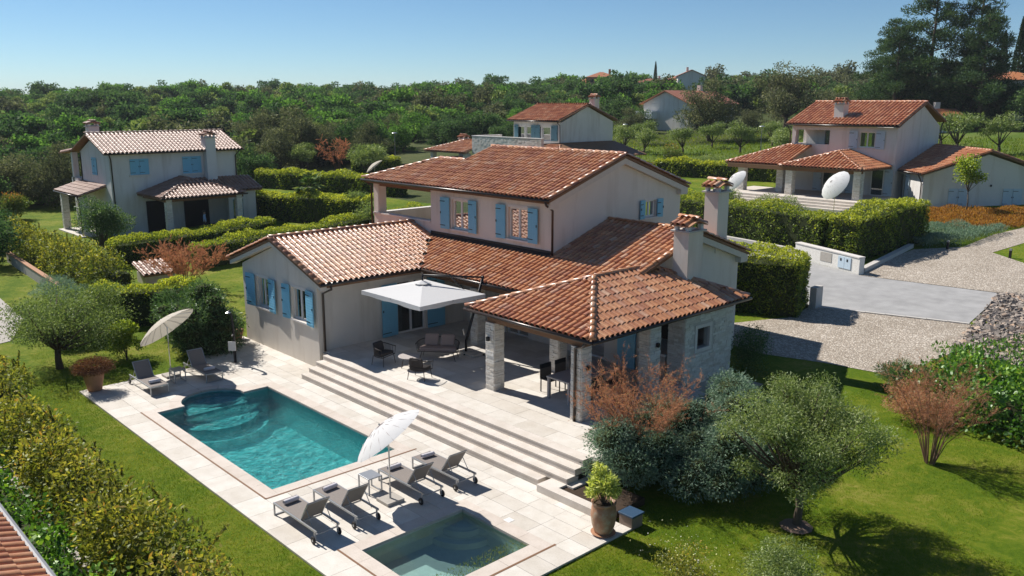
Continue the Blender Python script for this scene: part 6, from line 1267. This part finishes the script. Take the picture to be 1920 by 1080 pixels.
rough_hedge('rough olive-green hedge in the lower left foreground along the lawn', (-38.0, 5.75), (-8.5, 5.55), 1.7, 2.1, 62000, 'leaf_hedge_near', 0.135, 0.062, 31, 'garden_hedge', 0.85, shoots=150)
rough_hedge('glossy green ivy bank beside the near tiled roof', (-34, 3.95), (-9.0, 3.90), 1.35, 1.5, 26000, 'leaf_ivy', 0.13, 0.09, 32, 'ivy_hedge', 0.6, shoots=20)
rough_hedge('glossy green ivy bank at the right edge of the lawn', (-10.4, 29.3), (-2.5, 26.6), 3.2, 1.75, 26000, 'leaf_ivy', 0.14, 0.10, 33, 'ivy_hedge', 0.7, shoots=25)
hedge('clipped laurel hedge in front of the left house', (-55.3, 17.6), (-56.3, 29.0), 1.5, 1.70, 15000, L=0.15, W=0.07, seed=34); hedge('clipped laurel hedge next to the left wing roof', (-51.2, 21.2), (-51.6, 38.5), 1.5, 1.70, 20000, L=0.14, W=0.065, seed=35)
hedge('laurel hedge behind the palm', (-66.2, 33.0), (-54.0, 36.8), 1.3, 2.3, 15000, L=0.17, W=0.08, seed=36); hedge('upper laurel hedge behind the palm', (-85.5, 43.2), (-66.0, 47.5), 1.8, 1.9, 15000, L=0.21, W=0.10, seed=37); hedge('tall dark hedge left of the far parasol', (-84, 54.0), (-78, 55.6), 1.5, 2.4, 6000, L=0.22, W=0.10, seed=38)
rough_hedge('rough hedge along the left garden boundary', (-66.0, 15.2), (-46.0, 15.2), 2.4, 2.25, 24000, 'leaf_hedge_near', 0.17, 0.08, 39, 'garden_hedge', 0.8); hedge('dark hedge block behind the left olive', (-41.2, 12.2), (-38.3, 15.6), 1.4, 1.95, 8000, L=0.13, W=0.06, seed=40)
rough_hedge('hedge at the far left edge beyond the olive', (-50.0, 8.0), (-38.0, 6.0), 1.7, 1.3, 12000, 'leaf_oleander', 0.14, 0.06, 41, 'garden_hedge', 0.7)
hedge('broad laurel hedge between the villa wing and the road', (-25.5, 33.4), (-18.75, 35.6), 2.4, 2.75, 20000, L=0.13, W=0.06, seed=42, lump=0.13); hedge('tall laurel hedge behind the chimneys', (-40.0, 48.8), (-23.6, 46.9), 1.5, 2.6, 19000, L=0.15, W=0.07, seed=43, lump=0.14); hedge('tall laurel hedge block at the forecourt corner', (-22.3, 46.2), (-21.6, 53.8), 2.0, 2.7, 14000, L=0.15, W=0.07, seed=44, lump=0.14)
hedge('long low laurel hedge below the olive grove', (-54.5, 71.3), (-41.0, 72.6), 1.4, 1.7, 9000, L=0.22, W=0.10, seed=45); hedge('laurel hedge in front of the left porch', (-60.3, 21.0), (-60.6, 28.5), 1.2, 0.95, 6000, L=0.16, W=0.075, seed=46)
bush('round_bush', (-16.55, 27.4, 1.0), (0.72, 0.72, 0.85), 7, 0.75, 5000, 0.08, 0.035, 'leaf_oak', 'dark rounded clipped bush beside the stone barbecue wall', seed=47, stems=False)
ph = lambda C, r, g: np.clip(0.3 + 0.45 * (C[:, 2] - C[:, 2].min()) / np.ptp(C[:, 2]) ** 1.0 * ((C[:, 2] - C[:, 2].min()) / np.ptp(C[:, 2])) ** 2 + 0.12 * g.normal(0, 1, len(C)), 0, 1)
bush('photinia_bush', (-83.1, 18.8, 1.15), (1.3, 1.3, 1.2), 8, 0.7, 4500, 0.16, 0.075, 'leaf_photinia', 'round photinia with orange-red top at the left edge', group='round photinia bushes', seed=48, rfun=ph, stems=False); bush('photinia_bush', (-57.5, 77.5, 3.9), (1.25, 1.25, 1.1), 8, 0.7, 3500, 0.18, 0.085, 'leaf_photinia', 'round photinia with reddish top below the olive grove', group='round photinia bushes', seed=49, rfun=ph, stems=False); bush('photinia_bush', (-57.0, 74.0, 3.2), (3.0, 1.2, 0.7), 8, 0.5, 3500, 0.18, 0.085, 'leaf_photinia', 'low spreading reddish shrub behind the villa gable', group='round photinia bushes', seed=50, rfun=ph, stems=False)
bush('grey_shrub', (-51.0, 76.0, 3.7), (2.6, 1.8, 1.3), 10, 0.5, 5000, 0.18, 0.04, 'leaf_olive', 'silvery shrub between the grove and the long low hedge', seed=51); bush('lavender_clump', (-45.5, 12.0, 0.75), (2.6, 1.3, 0.85), 14, 0.4, 8000, 0.16, 0.022, 'leaf_grey', 'grey lavender clump beside the brown-coped wall', seed=52, spread=0.4)
tree('leafy_bush', (-58.8, 18.2, 0.0), (-58.9, 18.5, 2.2), (1.7, 1.9, 1.9), 22, 0.38, 9000, 0.18, 0.055, 'leaf_oleander', 'tall loose bush in front of the left house', 'bush', None, 'bark', 0.07, 53, 0.6, fork=0.2)
for i, (x, y, z, rx, lab) in enumerate([(-39.2, 52.0, 3.0, 1.3, 'grey-green flowering bush left of the steps of the right house'), (-34.0, 52.0, 3.3, 1.9, 'grey-green flowering bush in front of the right house porch'), (-30.0, 52.2, 2.9, 1.7, 'grey-green flowering bush below the right house parasol')]): bush('flowering_bush', (x, y, z), (rx, rx, 1.15), 12, 0.42, 4500, 0.16, 0.04, 'leaf_olive', lab, group='flowering bushes at the right house', seed=54 + i)
bush('rosemary_bush', (-11.3, 29.0, 0.85), (1.25, 1.2, 0.75), 12, 0.42, 7000, 0.16, 0.02, 'leaf_oleander', 'spiky rosemary bush at the corner of the driveway', seed=58, spread=0.25); bush('reddish_shrub', (-10.0, 26.8, 0.8), (1.1, 1.3, 0.7), 12, 0.45, 7000, 0.11, 0.02, 'leaf_red', 'low reddish-brown shrub below the rosemary', seed=59, rfun=lambda C, r, g: np.clip(r + 0.25, 0, 1))
bush('silver_shrub', (-7.95, 15.15, 0.45), (0.85, 0.95, 0.75), 14, 0.42, 6500, 0.075, 0.022, 'leaf_olive', 'silvery shrub at the bottom edge below the olive tree', seed=60); bush('flowering_shrub', (-9.6, 14.0, 0.25), (0.9, 0.6, 0.55), 12, 0.4, 3200, 0.06, 0.028, 'leaf_hedge_near', 'small white-flowering shrub at the bottom edge', seed=61)
t = bpy.data.objects['flowering_shrub']; C = RNG.normal(0, 1, (160, 3)) * np.array([0.6, 0.4, 0.28]) + np.array([-9.6, 14.0, 0.6]); leafobj('flowers', C, np.zeros_like(C) + [0, 0, 1], 0.035, 0.03, 'petal', t, RNG.random(160), 1.0)
# planted beds
def bedplants(name, poly, h, n, L, W, leaf, lab, seed, spread=0.4):
    rng = np.random.default_rng(seed); P_ = np.array(poly); f = inpoly(poly); pts = []
    while len(pts) < n:
        q = P_.min(0) + rng.random(2) * np.ptp(P_, axis=0)
        if f(*q): pts.append(q)
    q = np.array(pts); hh = h * (0.72 + 0.28 * np.sin(q[:, 0] * 2.3 + q[:, 1]) * np.cos(q[:, 1] * 1.9)); z = gh(q[:, 0], q[:, 1]) + hh * rng.random(n) ** 0.4; o = leafobj(name, np.stack([q[:, 0], q[:, 1], z], 1), np.zeros((n, 3)) + [0, 0, 1.0], L, W, leaf, None, 0.5 + 0.22 * rng.normal(0, 1, n), spread); tag(o, lab, 'plants', kind='stuff')
bedplants('red_ground_cover', [(-25.6, 63.6), (-19.0, 67.4), (-17.4, 62.0), (-18.8, 58.6), (-22.6, 57.4), (-24.4, 60)], 0.6, 16000, 0.20, 0.05, 'leaf_bed', 'rust-red ground cover in front of the right house', 71); bedplants('grey_ground_cover', [(-21.2, 52.4), (-22.6, 57.2), (-19.0, 58.6), (-17.8, 59.4), (-18.5, 53.6), (-19.8, 51.6)], 0.85, 13000, 0.16, 0.03, 'leaf_grey', 'grey-green lavender bed beside the cobbled forecourt', 72)
bedplants('meadow_grass', [(-82, 76), (-30, 74), (-24, 120), (-96, 120)], 0.4, 32000, 0.42, 0.06, 'blade', 'tall meadow grass under the olive grove', 74, 0.5)
bedplants('bed_planting', [(-12.4, 33.8), (-9.6, 38.0), (-6.0, 37.5), (-7.0, 31.0), (-11.0, 31.8)], 0.55, 2600, 0.13, 0.07, 'leaf_ivy', 'green plants among the dark rocks', 73)
# palm
t = thing('palm_tree', (-61.4, 35.1, 0.65), 'small fan palm in front of the laurel hedges left of the loggia', 'palm'); part('trunk', 'bark', t, lambda m: m.tube([(-61.4, 35.1, 0.4), (-61.4, 35.1, 2.4), (-61.35, 35.1, 3.3)], [0.17, 0.14, 0.13], 9)); rp = np.random.default_rng(81); Cs = []; Os = []
for k in range(26):
    a = rp.uniform(0, 6.28); e = rp.uniform(-0.5, 1.2); d = np.array([math.cos(a) * math.cos(e), math.sin(a) * math.cos(e), math.sin(e)]); c0 = np.array([-61.35, 35.1, 3.3]) + d * 0.75; s_ = unit(np.cross(d, [0, 0, 1.0]))
    for j in np.linspace(-1.2, 1.2, 15): Cs.append(c0 + (d * math.cos(j) + s_ * math.sin(j)) * 0.32); Os.append(d * math.cos(j) + s_ * math.sin(j))
leafobj('crown', np.array(Cs), np.array(Os), 0.75, 0.12, 'leaf_palm', t, rp.random(len(Cs)), 0.05, 0.15)
# young lollipop tree
tree('young_tree', (-22.1, 63.9, 2.28), (-22.1, 63.9, 5.3), (1.15, 1.15, 1.6), 14, 0.42, 2600, 0.18, 0.09, 'leaf_gold', 'slim young tree with a thin trunk in front of the right house', 'tree', None, 'bark', 0.05, 90, 0.7, fork=0.55, var=0.2); tree('young_tree', (-33.0, 17.6, 0.0), (-33.6, 19.0, 1.6), (0.9, 0.9, 0.7), 9, 0.42, 1400, 0.11, 0.055, 'leaf_gold', 'thin yellowish shrub between the tamarisk and the villa wing', 'shrub', None, 'bark', 0.03, 91)

# ---- trees that repeat: a few shapes of each kind, copied
def proto(name, kind, seed, H, Rr, leaf, n, L, W, nb, size, rz=None, r0=0.2, shell=0.6, lo=-0.55, cz=None, var=0.3):
    rng = np.random.default_rng(seed); c = (0, 0, cz or H * 0.50); bl = crown_blobs(c, Rr, Rr, rz or H * 0.45, nb, size, rng, 0, lo); C, u, k = blob_points(bl, n, shell, rng); br = rng.random(len(bl)); r = 0.45 + var * (br[k] - 0.5) + 0.22 * rng.normal(0, 1, n)
    t = empty(name); limb_mesh(t, (0, 0, 0), bl, r0, 'bark', fork=0.35, every=2); leafobj('crown', C, u, L, W, leaf, t, r, 0.8); return t
def pine_proto(seed, H, Rr, n):
    rng = np.random.default_rng(seed); t = empty('pine_tree'); m = MB(); m.tube([(0, 0, -0.3), (0.1, 0, H * 0.3), (-0.1, 0.1, H * 0.7), (0, 0, H * 0.98)], [0.38, 0.30, 0.16, 0.04], 9); bl = []
    nw = 30
    for i in range(nw):
        f = 0.20 + 0.78 * i / nw; z = H * f; rad_ = Rr * (1 - f) ** 0.62 * rng.uniform(0.6, 1.25) * 1.25 + 0.3; a = i * 2.4 + rng.uniform(-.5, .5); p = np.array([math.cos(a) * rad_, math.sin(a) * rad_, z + 0.16 * rad_]); m.tube([(0, 0, z - 0.2), tuple(p * [0.5, 0.5, 1] - [0, 0, 0.2]), tuple(p)], [0.10, 0.06, 0.02], 5)
        for g in (1.0, 0.72, 0.45): s_ = rng.uniform(0.8, 1.35) * (0.85 + 0.16 * Rr * (1 - f)); q = p * [g, g, 1] + rng.normal(0, 0.25, 3); bl.append((*q, s_, s_, s_ * 0.62))
    C, u, k = blob_points(bl, n, 0.7, rng); br = rng.random(len(bl)); leafobj('crown', C, u + [0, 0, 0.5], 0.50, 0.13, 'leaf_pine', t, 0.45 + 0.35 * (br[k] - 0.5) + 0.2 * rng.normal(0, 1, n), 0.7); m.build('trunk', 'bark', t, smooth=True); return t
def cyp_proto(seed, H, Rr, n):
    rng = np.random.default_rng(seed); t = empty('cypress_tree'); z = H * (0.04 + 0.96 * rng.random(n) ** 1.1); f = z / H; rad_ = Rr * np.minimum(1, f * 9) * (1 - f) ** 0.7 * (1 - 0.3 * rng.random(n) ** 2); a = rng.random(n) * 6.283; C = np.stack([np.cos(a) * rad_, np.sin(a) * rad_, z], 1); leafobj('crown', C, np.stack([np.cos(a) * .5, np.sin(a) * .5, np.ones(n)], 1), 0.42, 0.12, 'leaf_cypress', t, 0.5 + 0.25 * rng.normal(0, 1, n), 0.35); m = MB(); m.tube([(0, 0, -0.3), (0, 0, H * 0.9)], [0.2, 0.05], 7); m.build('trunk', 'bark', t); return t
used = set()
def put(pr_, x, y, s_, lab, cat, grp, zs=1.0, z=None, rz=None):
    o = pr_ if pr_.name not in used else copy_tree(pr_); used.add(pr_.name); o.location = (x, y, (gh(x, y) if z is None else z) - 0.1); o.rotation_euler.z = random.uniform(0, 6.28) if rz is None else rz; o.scale = (s_, s_, s_ * zs); tag(o, lab, cat, grp); return o
OL = [proto('olive_tree', 'olive', 100 + i, 3.4, 1.75, 'leaf_olive', 2600, 0.26, 0.07, 16, 0.42, 1.15, 0.13, 0.7, cz=2.25) for i in range(3)]
for i, (x, y, s_, lab) in enumerate([(-72.5, 87.5, 1.15, 'grove olive tree nearest the house behind the villa'), (-68.0, 86.0, 1.0, 'grove olive tree second from the house behind the villa'), (-64.2, 88.7, 1.05, 'grove olive tree with a bare trunk left of the dark round oak'), (-64.8, 96, 1.1, 'grove olive tree under the dark round oak'), (-57.8, 91.5, 1.15, 'grove olive tree casting its shadow left of the lamp post'), (-59.2, 101, 1.05, 'grove olive tree right of the dark round oak'), (-53.4, 96, 1.1, 'grove olive tree behind the lamp post by the right house'), (-50.0, 88, 1.0, 'grove olive tree touching the right house porch roof'),
      (-36.4, 100.5, 1.5, 'wide grove olive tree with a forked trunk right of the right house'), (-41.0, 108, 1.2, 'grove olive tree just behind the right house gable'), (-33.0, 103, 1.3, 'grove olive tree on the dry slope at the right edge'), (-28.0, 101.0, 1.2, 'grove olive tree at the very right edge'), (-76, 96, 1.1, 'grove olive tree behind the house with teal shutters'), (-80.5, 84, 1.1, 'olive tree right of the teal shuttered house gable'), (-82.0, 54.5, 1.2, 'olive tree beside the tall dark hedge'), (-78.2, 52.2, 1.25, 'olive tree left of the low roofs behind the villa'), (-92, 52, 1.0, 'olive shrub below the distant tamarisk'), (-95.5, 54.5, 1.1, 'olive shrub left of the distant tamarisk'), (-56.5, 36.8, 0.85, 'soft olive shrub beside the loggia post'), (-50.5, 33.8, 0.8, 'soft olive shrub seen through the loggia')]): put(OL[i % 3], x, y, s_, lab, 'tree', 'olive trees')
HO = [proto('holm_oak', 'holm', 120 + i, 8.0, 4.2, 'leaf_holm', 9000, 0.30, 0.12, 34, 0.30, 3.7, 0.25, 0.6, -0.9) for i in range(2)]
OK = [proto('oak_tree', 'oak', 130 + i, 8.0, 3.7, 'leaf_oak', 5200, 0.36, 0.17, 28, 0.32, 3.6, 0.2, 0.65, -0.9) for i in range(3)]
GR = [proto('green_tree', 'green', 140 + i, 7.0, 3.4, 'leaf_green', 4600, 0.36, 0.17, 26, 0.32, 3.2, 0.2, 0.65, -0.9) for i in range(3)]
put(HO[0], -71.6, 126, 1.38, 'big round dark oak left of the pines', 'tree', 'holm oaks'); put(HO[1], -70.5, 103.5, 1.12, 'dark round oak standing in front of the far house', 'tree', 'holm oaks'); put(HO[0], -66.5, 108.0, 0.62, 'smaller dark oak right of the one hiding the far house', 'tree', 'holm oaks')
PN = [pine_proto(150, 21, 6.4, 19000), pine_proto(151, 19, 5.8, 16000)]
for i, (x, y, s_, lab) in enumerate([(-54.6, 137, 1.05, 'tallest dark pine in the middle of the pine group'), (-48.8, 139, 1.04, 'dark pine right of the tallest in the group'), (-59.5, 135, 0.78, 'lower dark pine at the left of the pine group'), (-46.0, 134, 0.85, 'leaning dark pine at the right of the pine group'), (-57.0, 131, 0.72, 'short dark pine in front of the pine group')]): put(PN[i % 2], x, y, s_, lab, 'pine tree', 'pines')
CY = [cyp_proto(160, 12, 1.15, 3500)]
for x, y, s_, lab in ((-50.6, 155, 1.15, 'pointed cypress right of the pines'), (-47.0, 151, 1.30, 'taller pointed cypress near the right edge'), (-51.5, 142, 0.85, 'short cypress beside the pines'), (-169.8, 219, 0.95, 'dark cypress on the skyline between the hilltop houses')): put(CY[0], x, y, s_, lab, 'cypress', 'cypresses')
# trees of the wood one can tell apart, nearest rows
F_ = np.array([-0.7310, 0.6824]); Rt = np.array([0.6824, 0.7310])
def at(az, dist): a = math.radians(az); v = F_ * math.cos(a) + Rt * math.sin(a); return float(v[0] * dist), float(v[1] * dist)
rw = random.Random(5)
ORD = ['first', 'second', 'third', 'fourth', 'fifth', 'sixth', 'seventh', 'eighth', 'ninth', 'tenth', 'eleventh', 'twelfth', 'thirteenth', 'fourteenth', 'fifteenth', 'sixteenth', 'seventeenth', 'eighteenth', 'nineteenth', 'twentieth']
def wood(az0, az1, d0, d1, n, kinds, smin, smax, where):
    names = {0: ('dark grey-green evergreen oak', 'holm oaks'), 1: ('deep green round-crowned tree', 'deep green trees'), 2: ('bright green leafy tree', 'bright green trees')}
    cnt = [0, 0, 0]
    for i in range(n):
        x, y = at(az0 + (az1 - az0) * (i + rw.random()) / n, rw.uniform(d0, d1)); k = rw.choice(kinds); s_ = rw.uniform(smin, smax); cnt[k] += 1; lst = (HO, OK, GR)[k]; put(lst[rw.randrange(len(lst))], x, y, s_, names[k][0] + ' ' + where + ', ' + ORD[cnt[k] - 1] + ' from the left', 'tree', names[k][1] + ' ' + where, rw.uniform(0.85, 1.1), gh(x, y) - 0.9)
wood(-34, -25, 92, 112, 12, [1, 1, 0, 2], 0.62, 0.95, 'behind the left house chimney'); wood(-25, -16, 96, 118, 13, [1, 1, 2, 0], 0.55, 0.8, 'right behind the roof of the left house'); wood(-16.5, -9, 108, 128, 14, [0, 0, 0, 1], 0.75, 1.05, 'in the dark row above the laurel hedges'); wood(-9.5, 0.5, 124, 150, 15, [0, 1, 1, 2], 0.7, 1.0, 'left of the teal shuttered house'); wood(0, 12.5, 132, 165, 20, [0, 0, 1, 2], 0.65, 1.0, 'behind the teal shuttered house'); wood(12, 19, 168, 190, 10, [1, 2], 0.8, 1.1, 'behind the far house and the round oak'); wood(19, 33, 140, 160, 20, [1, 1, 0], 0.8, 1.2, 'at the foot of the pines'); wood(-36, -31.5, 62, 88, 9, [1, 1, 0, 2], 0.6, 0.85, 'left of the left house')
# the far wood: one mass
def wood_mass(name, protos, n, rng):
    pts = []; scl = []; idx = []; rot = []
    while len(pts) < n:
        az = rng.uniform(-37, 37); d = rng.uniform(118, 420)
        if rng.random() > (d / 420) ** 0.8: continue
        x, y = at(az, d)
        if 10 < az < 38 and d < 175: continue
        if az > -12 and d < 150: continue
        if abs(az) < 38 and x > -40 and d < 190: continue
        if any((x - hx) ** 2 + (y - hy) ** 2 < rr ** 2 for hx, hy, rr in ((-184, 210, 12), (-173, 221, 9), (-165, 224, 8), (-159, 222, 9), (-86, 121, 14))): continue
        if any((d < 268) and (d > 205) and abs(az - a_) < 2.2 for a_ in (5.6, 8.7, 11.4)) : 
            if rng.random() < 0.75: continue
        pts.append((x, y, float(gh(x, y) + farnz(x, y)) - 1.5)); s_ = rng.choice([rng.uniform(0.4, 0.75), rng.uniform(0.7, 1.1), rng.uniform(1.0, 1.4)], p=[0.45, 0.42, 0.13]); scl.append((s_, s_, s_ * rng.uniform(0.8, 1.1))); rot.append((0, 0, rng.uniform(0, 6.28))); idx.append(int(rng.choice(len(protos), p=[0.16, 0.12, 0.2, 0.18, 0.18, 0.16])))
    me = bpy.data.meshes.new(name); me.from_pydata(pts, [], []); 
    for nm, ty, data in (('scl', 'FLOAT_VECTOR', scl), ('rot', 'FLOAT_VECTOR', rot)): a = me.attributes.new(nm, ty, 'POINT'); a.data.foreach_set('vector', np.array(data, dtype=np.float32).ravel())
    a = me.attributes.new('idx', 'INT', 'POINT'); a.data.foreach_set('value', np.array(idx, dtype=np.int32))
    o = reg(bpy.data.objects.new(name, me), None); tag(o, 'far green wood covering the slope up to the skyline', 'wood', kind='stuff')
    ng = bpy.data.node_groups.new(name, 'GeometryNodeTree'); ng.interface.new_socket('Geometry', in_out='INPUT', socket_type='NodeSocketGeometry'); ng.interface.new_socket('Geometry', in_out='OUTPUT', socket_type='NodeSocketGeometry'); gi = ng.nodes.new('NodeGroupInput'); go = ng.nodes.new('NodeGroupOutput'); jn = ng.nodes.new('GeometryNodeJoinGeometry')
    def attr(nm, ty): q = ng.nodes.new('GeometryNodeInputNamedAttribute'); q.data_type = ty; q.inputs[0].default_value = nm; return q.outputs[0]
    for i, p in enumerate(protos):
        io = ng.nodes.new('GeometryNodeInstanceOnPoints'); oi = ng.nodes.new('GeometryNodeObjectInfo'); oi.inputs['Object'].default_value = p; oi.inputs['As Instance'].default_value = True; cp = ng.nodes.new('FunctionNodeCompare'); cp.data_type = 'INT'; cp.operation = 'EQUAL'; ng.links.new(attr('idx', 'INT'), cp.inputs[2]); cp.inputs[3].default_value = i
        ng.links.new(gi.outputs[0], io.inputs['Points']); ng.links.new(cp.outputs[0], io.inputs['Selection']); ng.links.new(oi.outputs['Geometry'], io.inputs['Instance']); e2r = ng.nodes.new('FunctionNodeEulerToRotation'); ng.links.new(attr('rot', 'FLOAT_VECTOR'), e2r.inputs[0]); ng.links.new(e2r.outputs[0], io.inputs['Rotation']); ng.links.new(attr('scl', 'FLOAT_VECTOR'), io.inputs['Scale']); ng.links.new(io.outputs[0], jn.inputs[0])
    ng.links.new(jn.outputs[0], go.inputs[0]); md = o.modifiers.new('scatter', 'NODES'); md.node_group = ng; return o
def far_proto(seed, leaf, H, Rr):
    rng = np.random.default_rng(seed); bl = crown_blobs((0, 0, H * 0.55), Rr, Rr, H * 0.42, 26, 0.33, rng, 0, -0.8); C, u, k = blob_points(bl, 2300, 0.6, rng); br = rng.random(len(bl)); V, F = leaf_quads(C, u, 0.55, 0.30, 0.8); r = np.repeat(np.clip(0.45 + 0.35 * (br[k] - 0.5) + 0.2 * rng.normal(0, 1, 2300), 0, 1), 4)
    o = npmesh('far_tree_shape', V, F, leaf, None, r); COL.objects.unlink(o); return o
FP = [far_proto(170, 'leaf_holm', 8, 4.0), far_proto(171, 'leaf_oak', 9, 4.0), far_proto(172, 'leaf_oak', 7.5, 3.8), far_proto(173, 'leaf_green', 7.5, 3.8), far_proto(174, 'leaf_green', 6.5, 3.4), far_proto(175, 'leaf_olive', 6, 3.6)]
wood_mass('far_wood', FP, 4800, random.Random(9) if False else np.random.default_rng(9))
# rocks in the bed beside the road
def rocks(name, poly, n, smin, smax, seed, lab):
    rng = np.random.default_rng(seed); f = inpoly(poly); P_ = np.array(poly); m = MB(); cnt = 0
    while cnt < n:
        q = P_.min(0) + rng.random(2) * np.ptp(P_, axis=0)
        if not f(*q): continue
        s_ = rng.uniform(smin, smax); base = [Vector(unit(rng.normal(0, 1, 3))) for _ in range(8)]; c = Vector((q[0], q[1], float(gh(*q)) + s_ * 0.25)); rm = Matrix.Rotation(rng.uniform(0, 6.28), 3, 'Z') @ Matrix.Rotation(rng.uniform(-.6, .6), 3, 'X') @ Matrix.Rotation(rng.uniform(-.6, .6), 3, 'Y'); vs = [c + rm @ Vector((sx * rng.uniform(.5, 1.3), sy * rng.uniform(.4, 1.0), sz * rng.uniform(.3, .9))) * s_ for sx in (-1, 1) for sy in (-1, 1) for sz in (-1, 1)]; m.add(vs, [(0, 1, 3, 2), (4, 6, 7, 5), (0, 4, 5, 1), (2, 3, 7, 6), (0, 2, 6, 4), (1, 5, 7, 3)], float(rng.random())); cnt += 1
    tag(m.build(name, 'rock', None), lab, 'rocks', kind='stuff')
rocks('rock_mulch', [(-13.3, 44.0), (-8.0, 45.5), (-6.5, 37), (-8.5, 34.0), (-11.9, 34.2), (-12.4, 38.3)], 5200, 0.04, 0.14, 61, 'dark broken stones covering the bed beside the road')
tag(part('mulch_patch', 'mulch', None, lambda m: m.lathe([(0.40, 0.0), (0.33, 0.045), (0.2, 0.07), (0.02, 0.075)], (-9.24, 18.0, 0.0), 9)), kind='structure')
# grass blades on the near lawns
def blades(name, rects, dens, h, seed, lab):
    rng = np.random.default_rng(seed); C = []
    for (x0, x1, y0, y1, k) in rects: n = int((x1 - x0) * (y1 - y0) * dens * k); C.append(np.stack([rng.uniform(x0, x1, n), rng.uniform(y0, y1, n)], 1))
    q = np.concatenate(C); ok = ~((q[:, 0] > -14.9) & (q[:, 0] < -12.5) & (q[:, 1] > 14.7)); q = q[ok]; n = len(q); b = np.stack([q[:, 0], q[:, 1], gh(q[:, 0], q[:, 1]) + 0.028], 1); a = rng.uniform(0, 6.283, n); w = 0.006; d = np.stack([np.cos(a), np.sin(a), np.zeros(n)], 1); hh = h * rng.uniform(0.5, 1.3, (n, 1)); tip = b + np.concatenate([rng.normal(0, 0.4, (n, 2)), np.ones((n, 1))], 1) * hh; V = np.stack([b - d * w, b + d * w, tip], 1).reshape(-1, 3); pt = 0.45 + 0.17 * np.sin(q[:, 0] * 0.9 + 2 * np.sin(q[:, 1] * 0.7)) + 0.14 * np.sin(q[:, 1] * 1.7 + q[:, 0]) + 0.10 * np.sin(q[:, 0] * 3.1 - q[:, 1] * 2.3) + 0.2 * rng.normal(0, 1, n)
    tag(npmesh(name, V, np.arange(3 * n).reshape(n, 3), 'blade', None, np.repeat(np.clip(pt, 0, 1), 3)), lab, 'grass', kind='stuff')
blades('lawn_grass', [(-34, -11, 6.2, 8.5, 900 / 900), (-13.5, -4, 10, 20, 1.0), (-11.8, -4, 8, 15, 0.7), (-15, -6, 20, 29, 0.45), (-38, -31.5, 8.5, 16, 0.35)], 750, 0.05, 77, 'short mown grass on the garden lawns')
# thin summer haze between the camera and the far wood
hz, nt, out = newmat('haze'); vs_ = N(nt, 'ShaderNodeVolumePrincipled'); vs_.inputs['Color'].default_value = (0.86, 0.91, 1.0, 1); vs_.inputs['Density'].default_value = 0.00017; vs_.inputs['Anisotropy'].default_value = 0.0; nt.links.new(vs_.outputs[0], out.inputs['Volume'])
hb = MB(); hb.box(-3600, 1200, -2000, 3600, -4.0, 45.0); tag(hb.build('haze', hz, None), 'thin pale haze in the air', 'haze', kind='stuff')
print('OBJ', len(SC.objects), 'TRIS', sum(len(o.data.polygons) * 2 for o in SC.objects if o.type == 'MESH'))
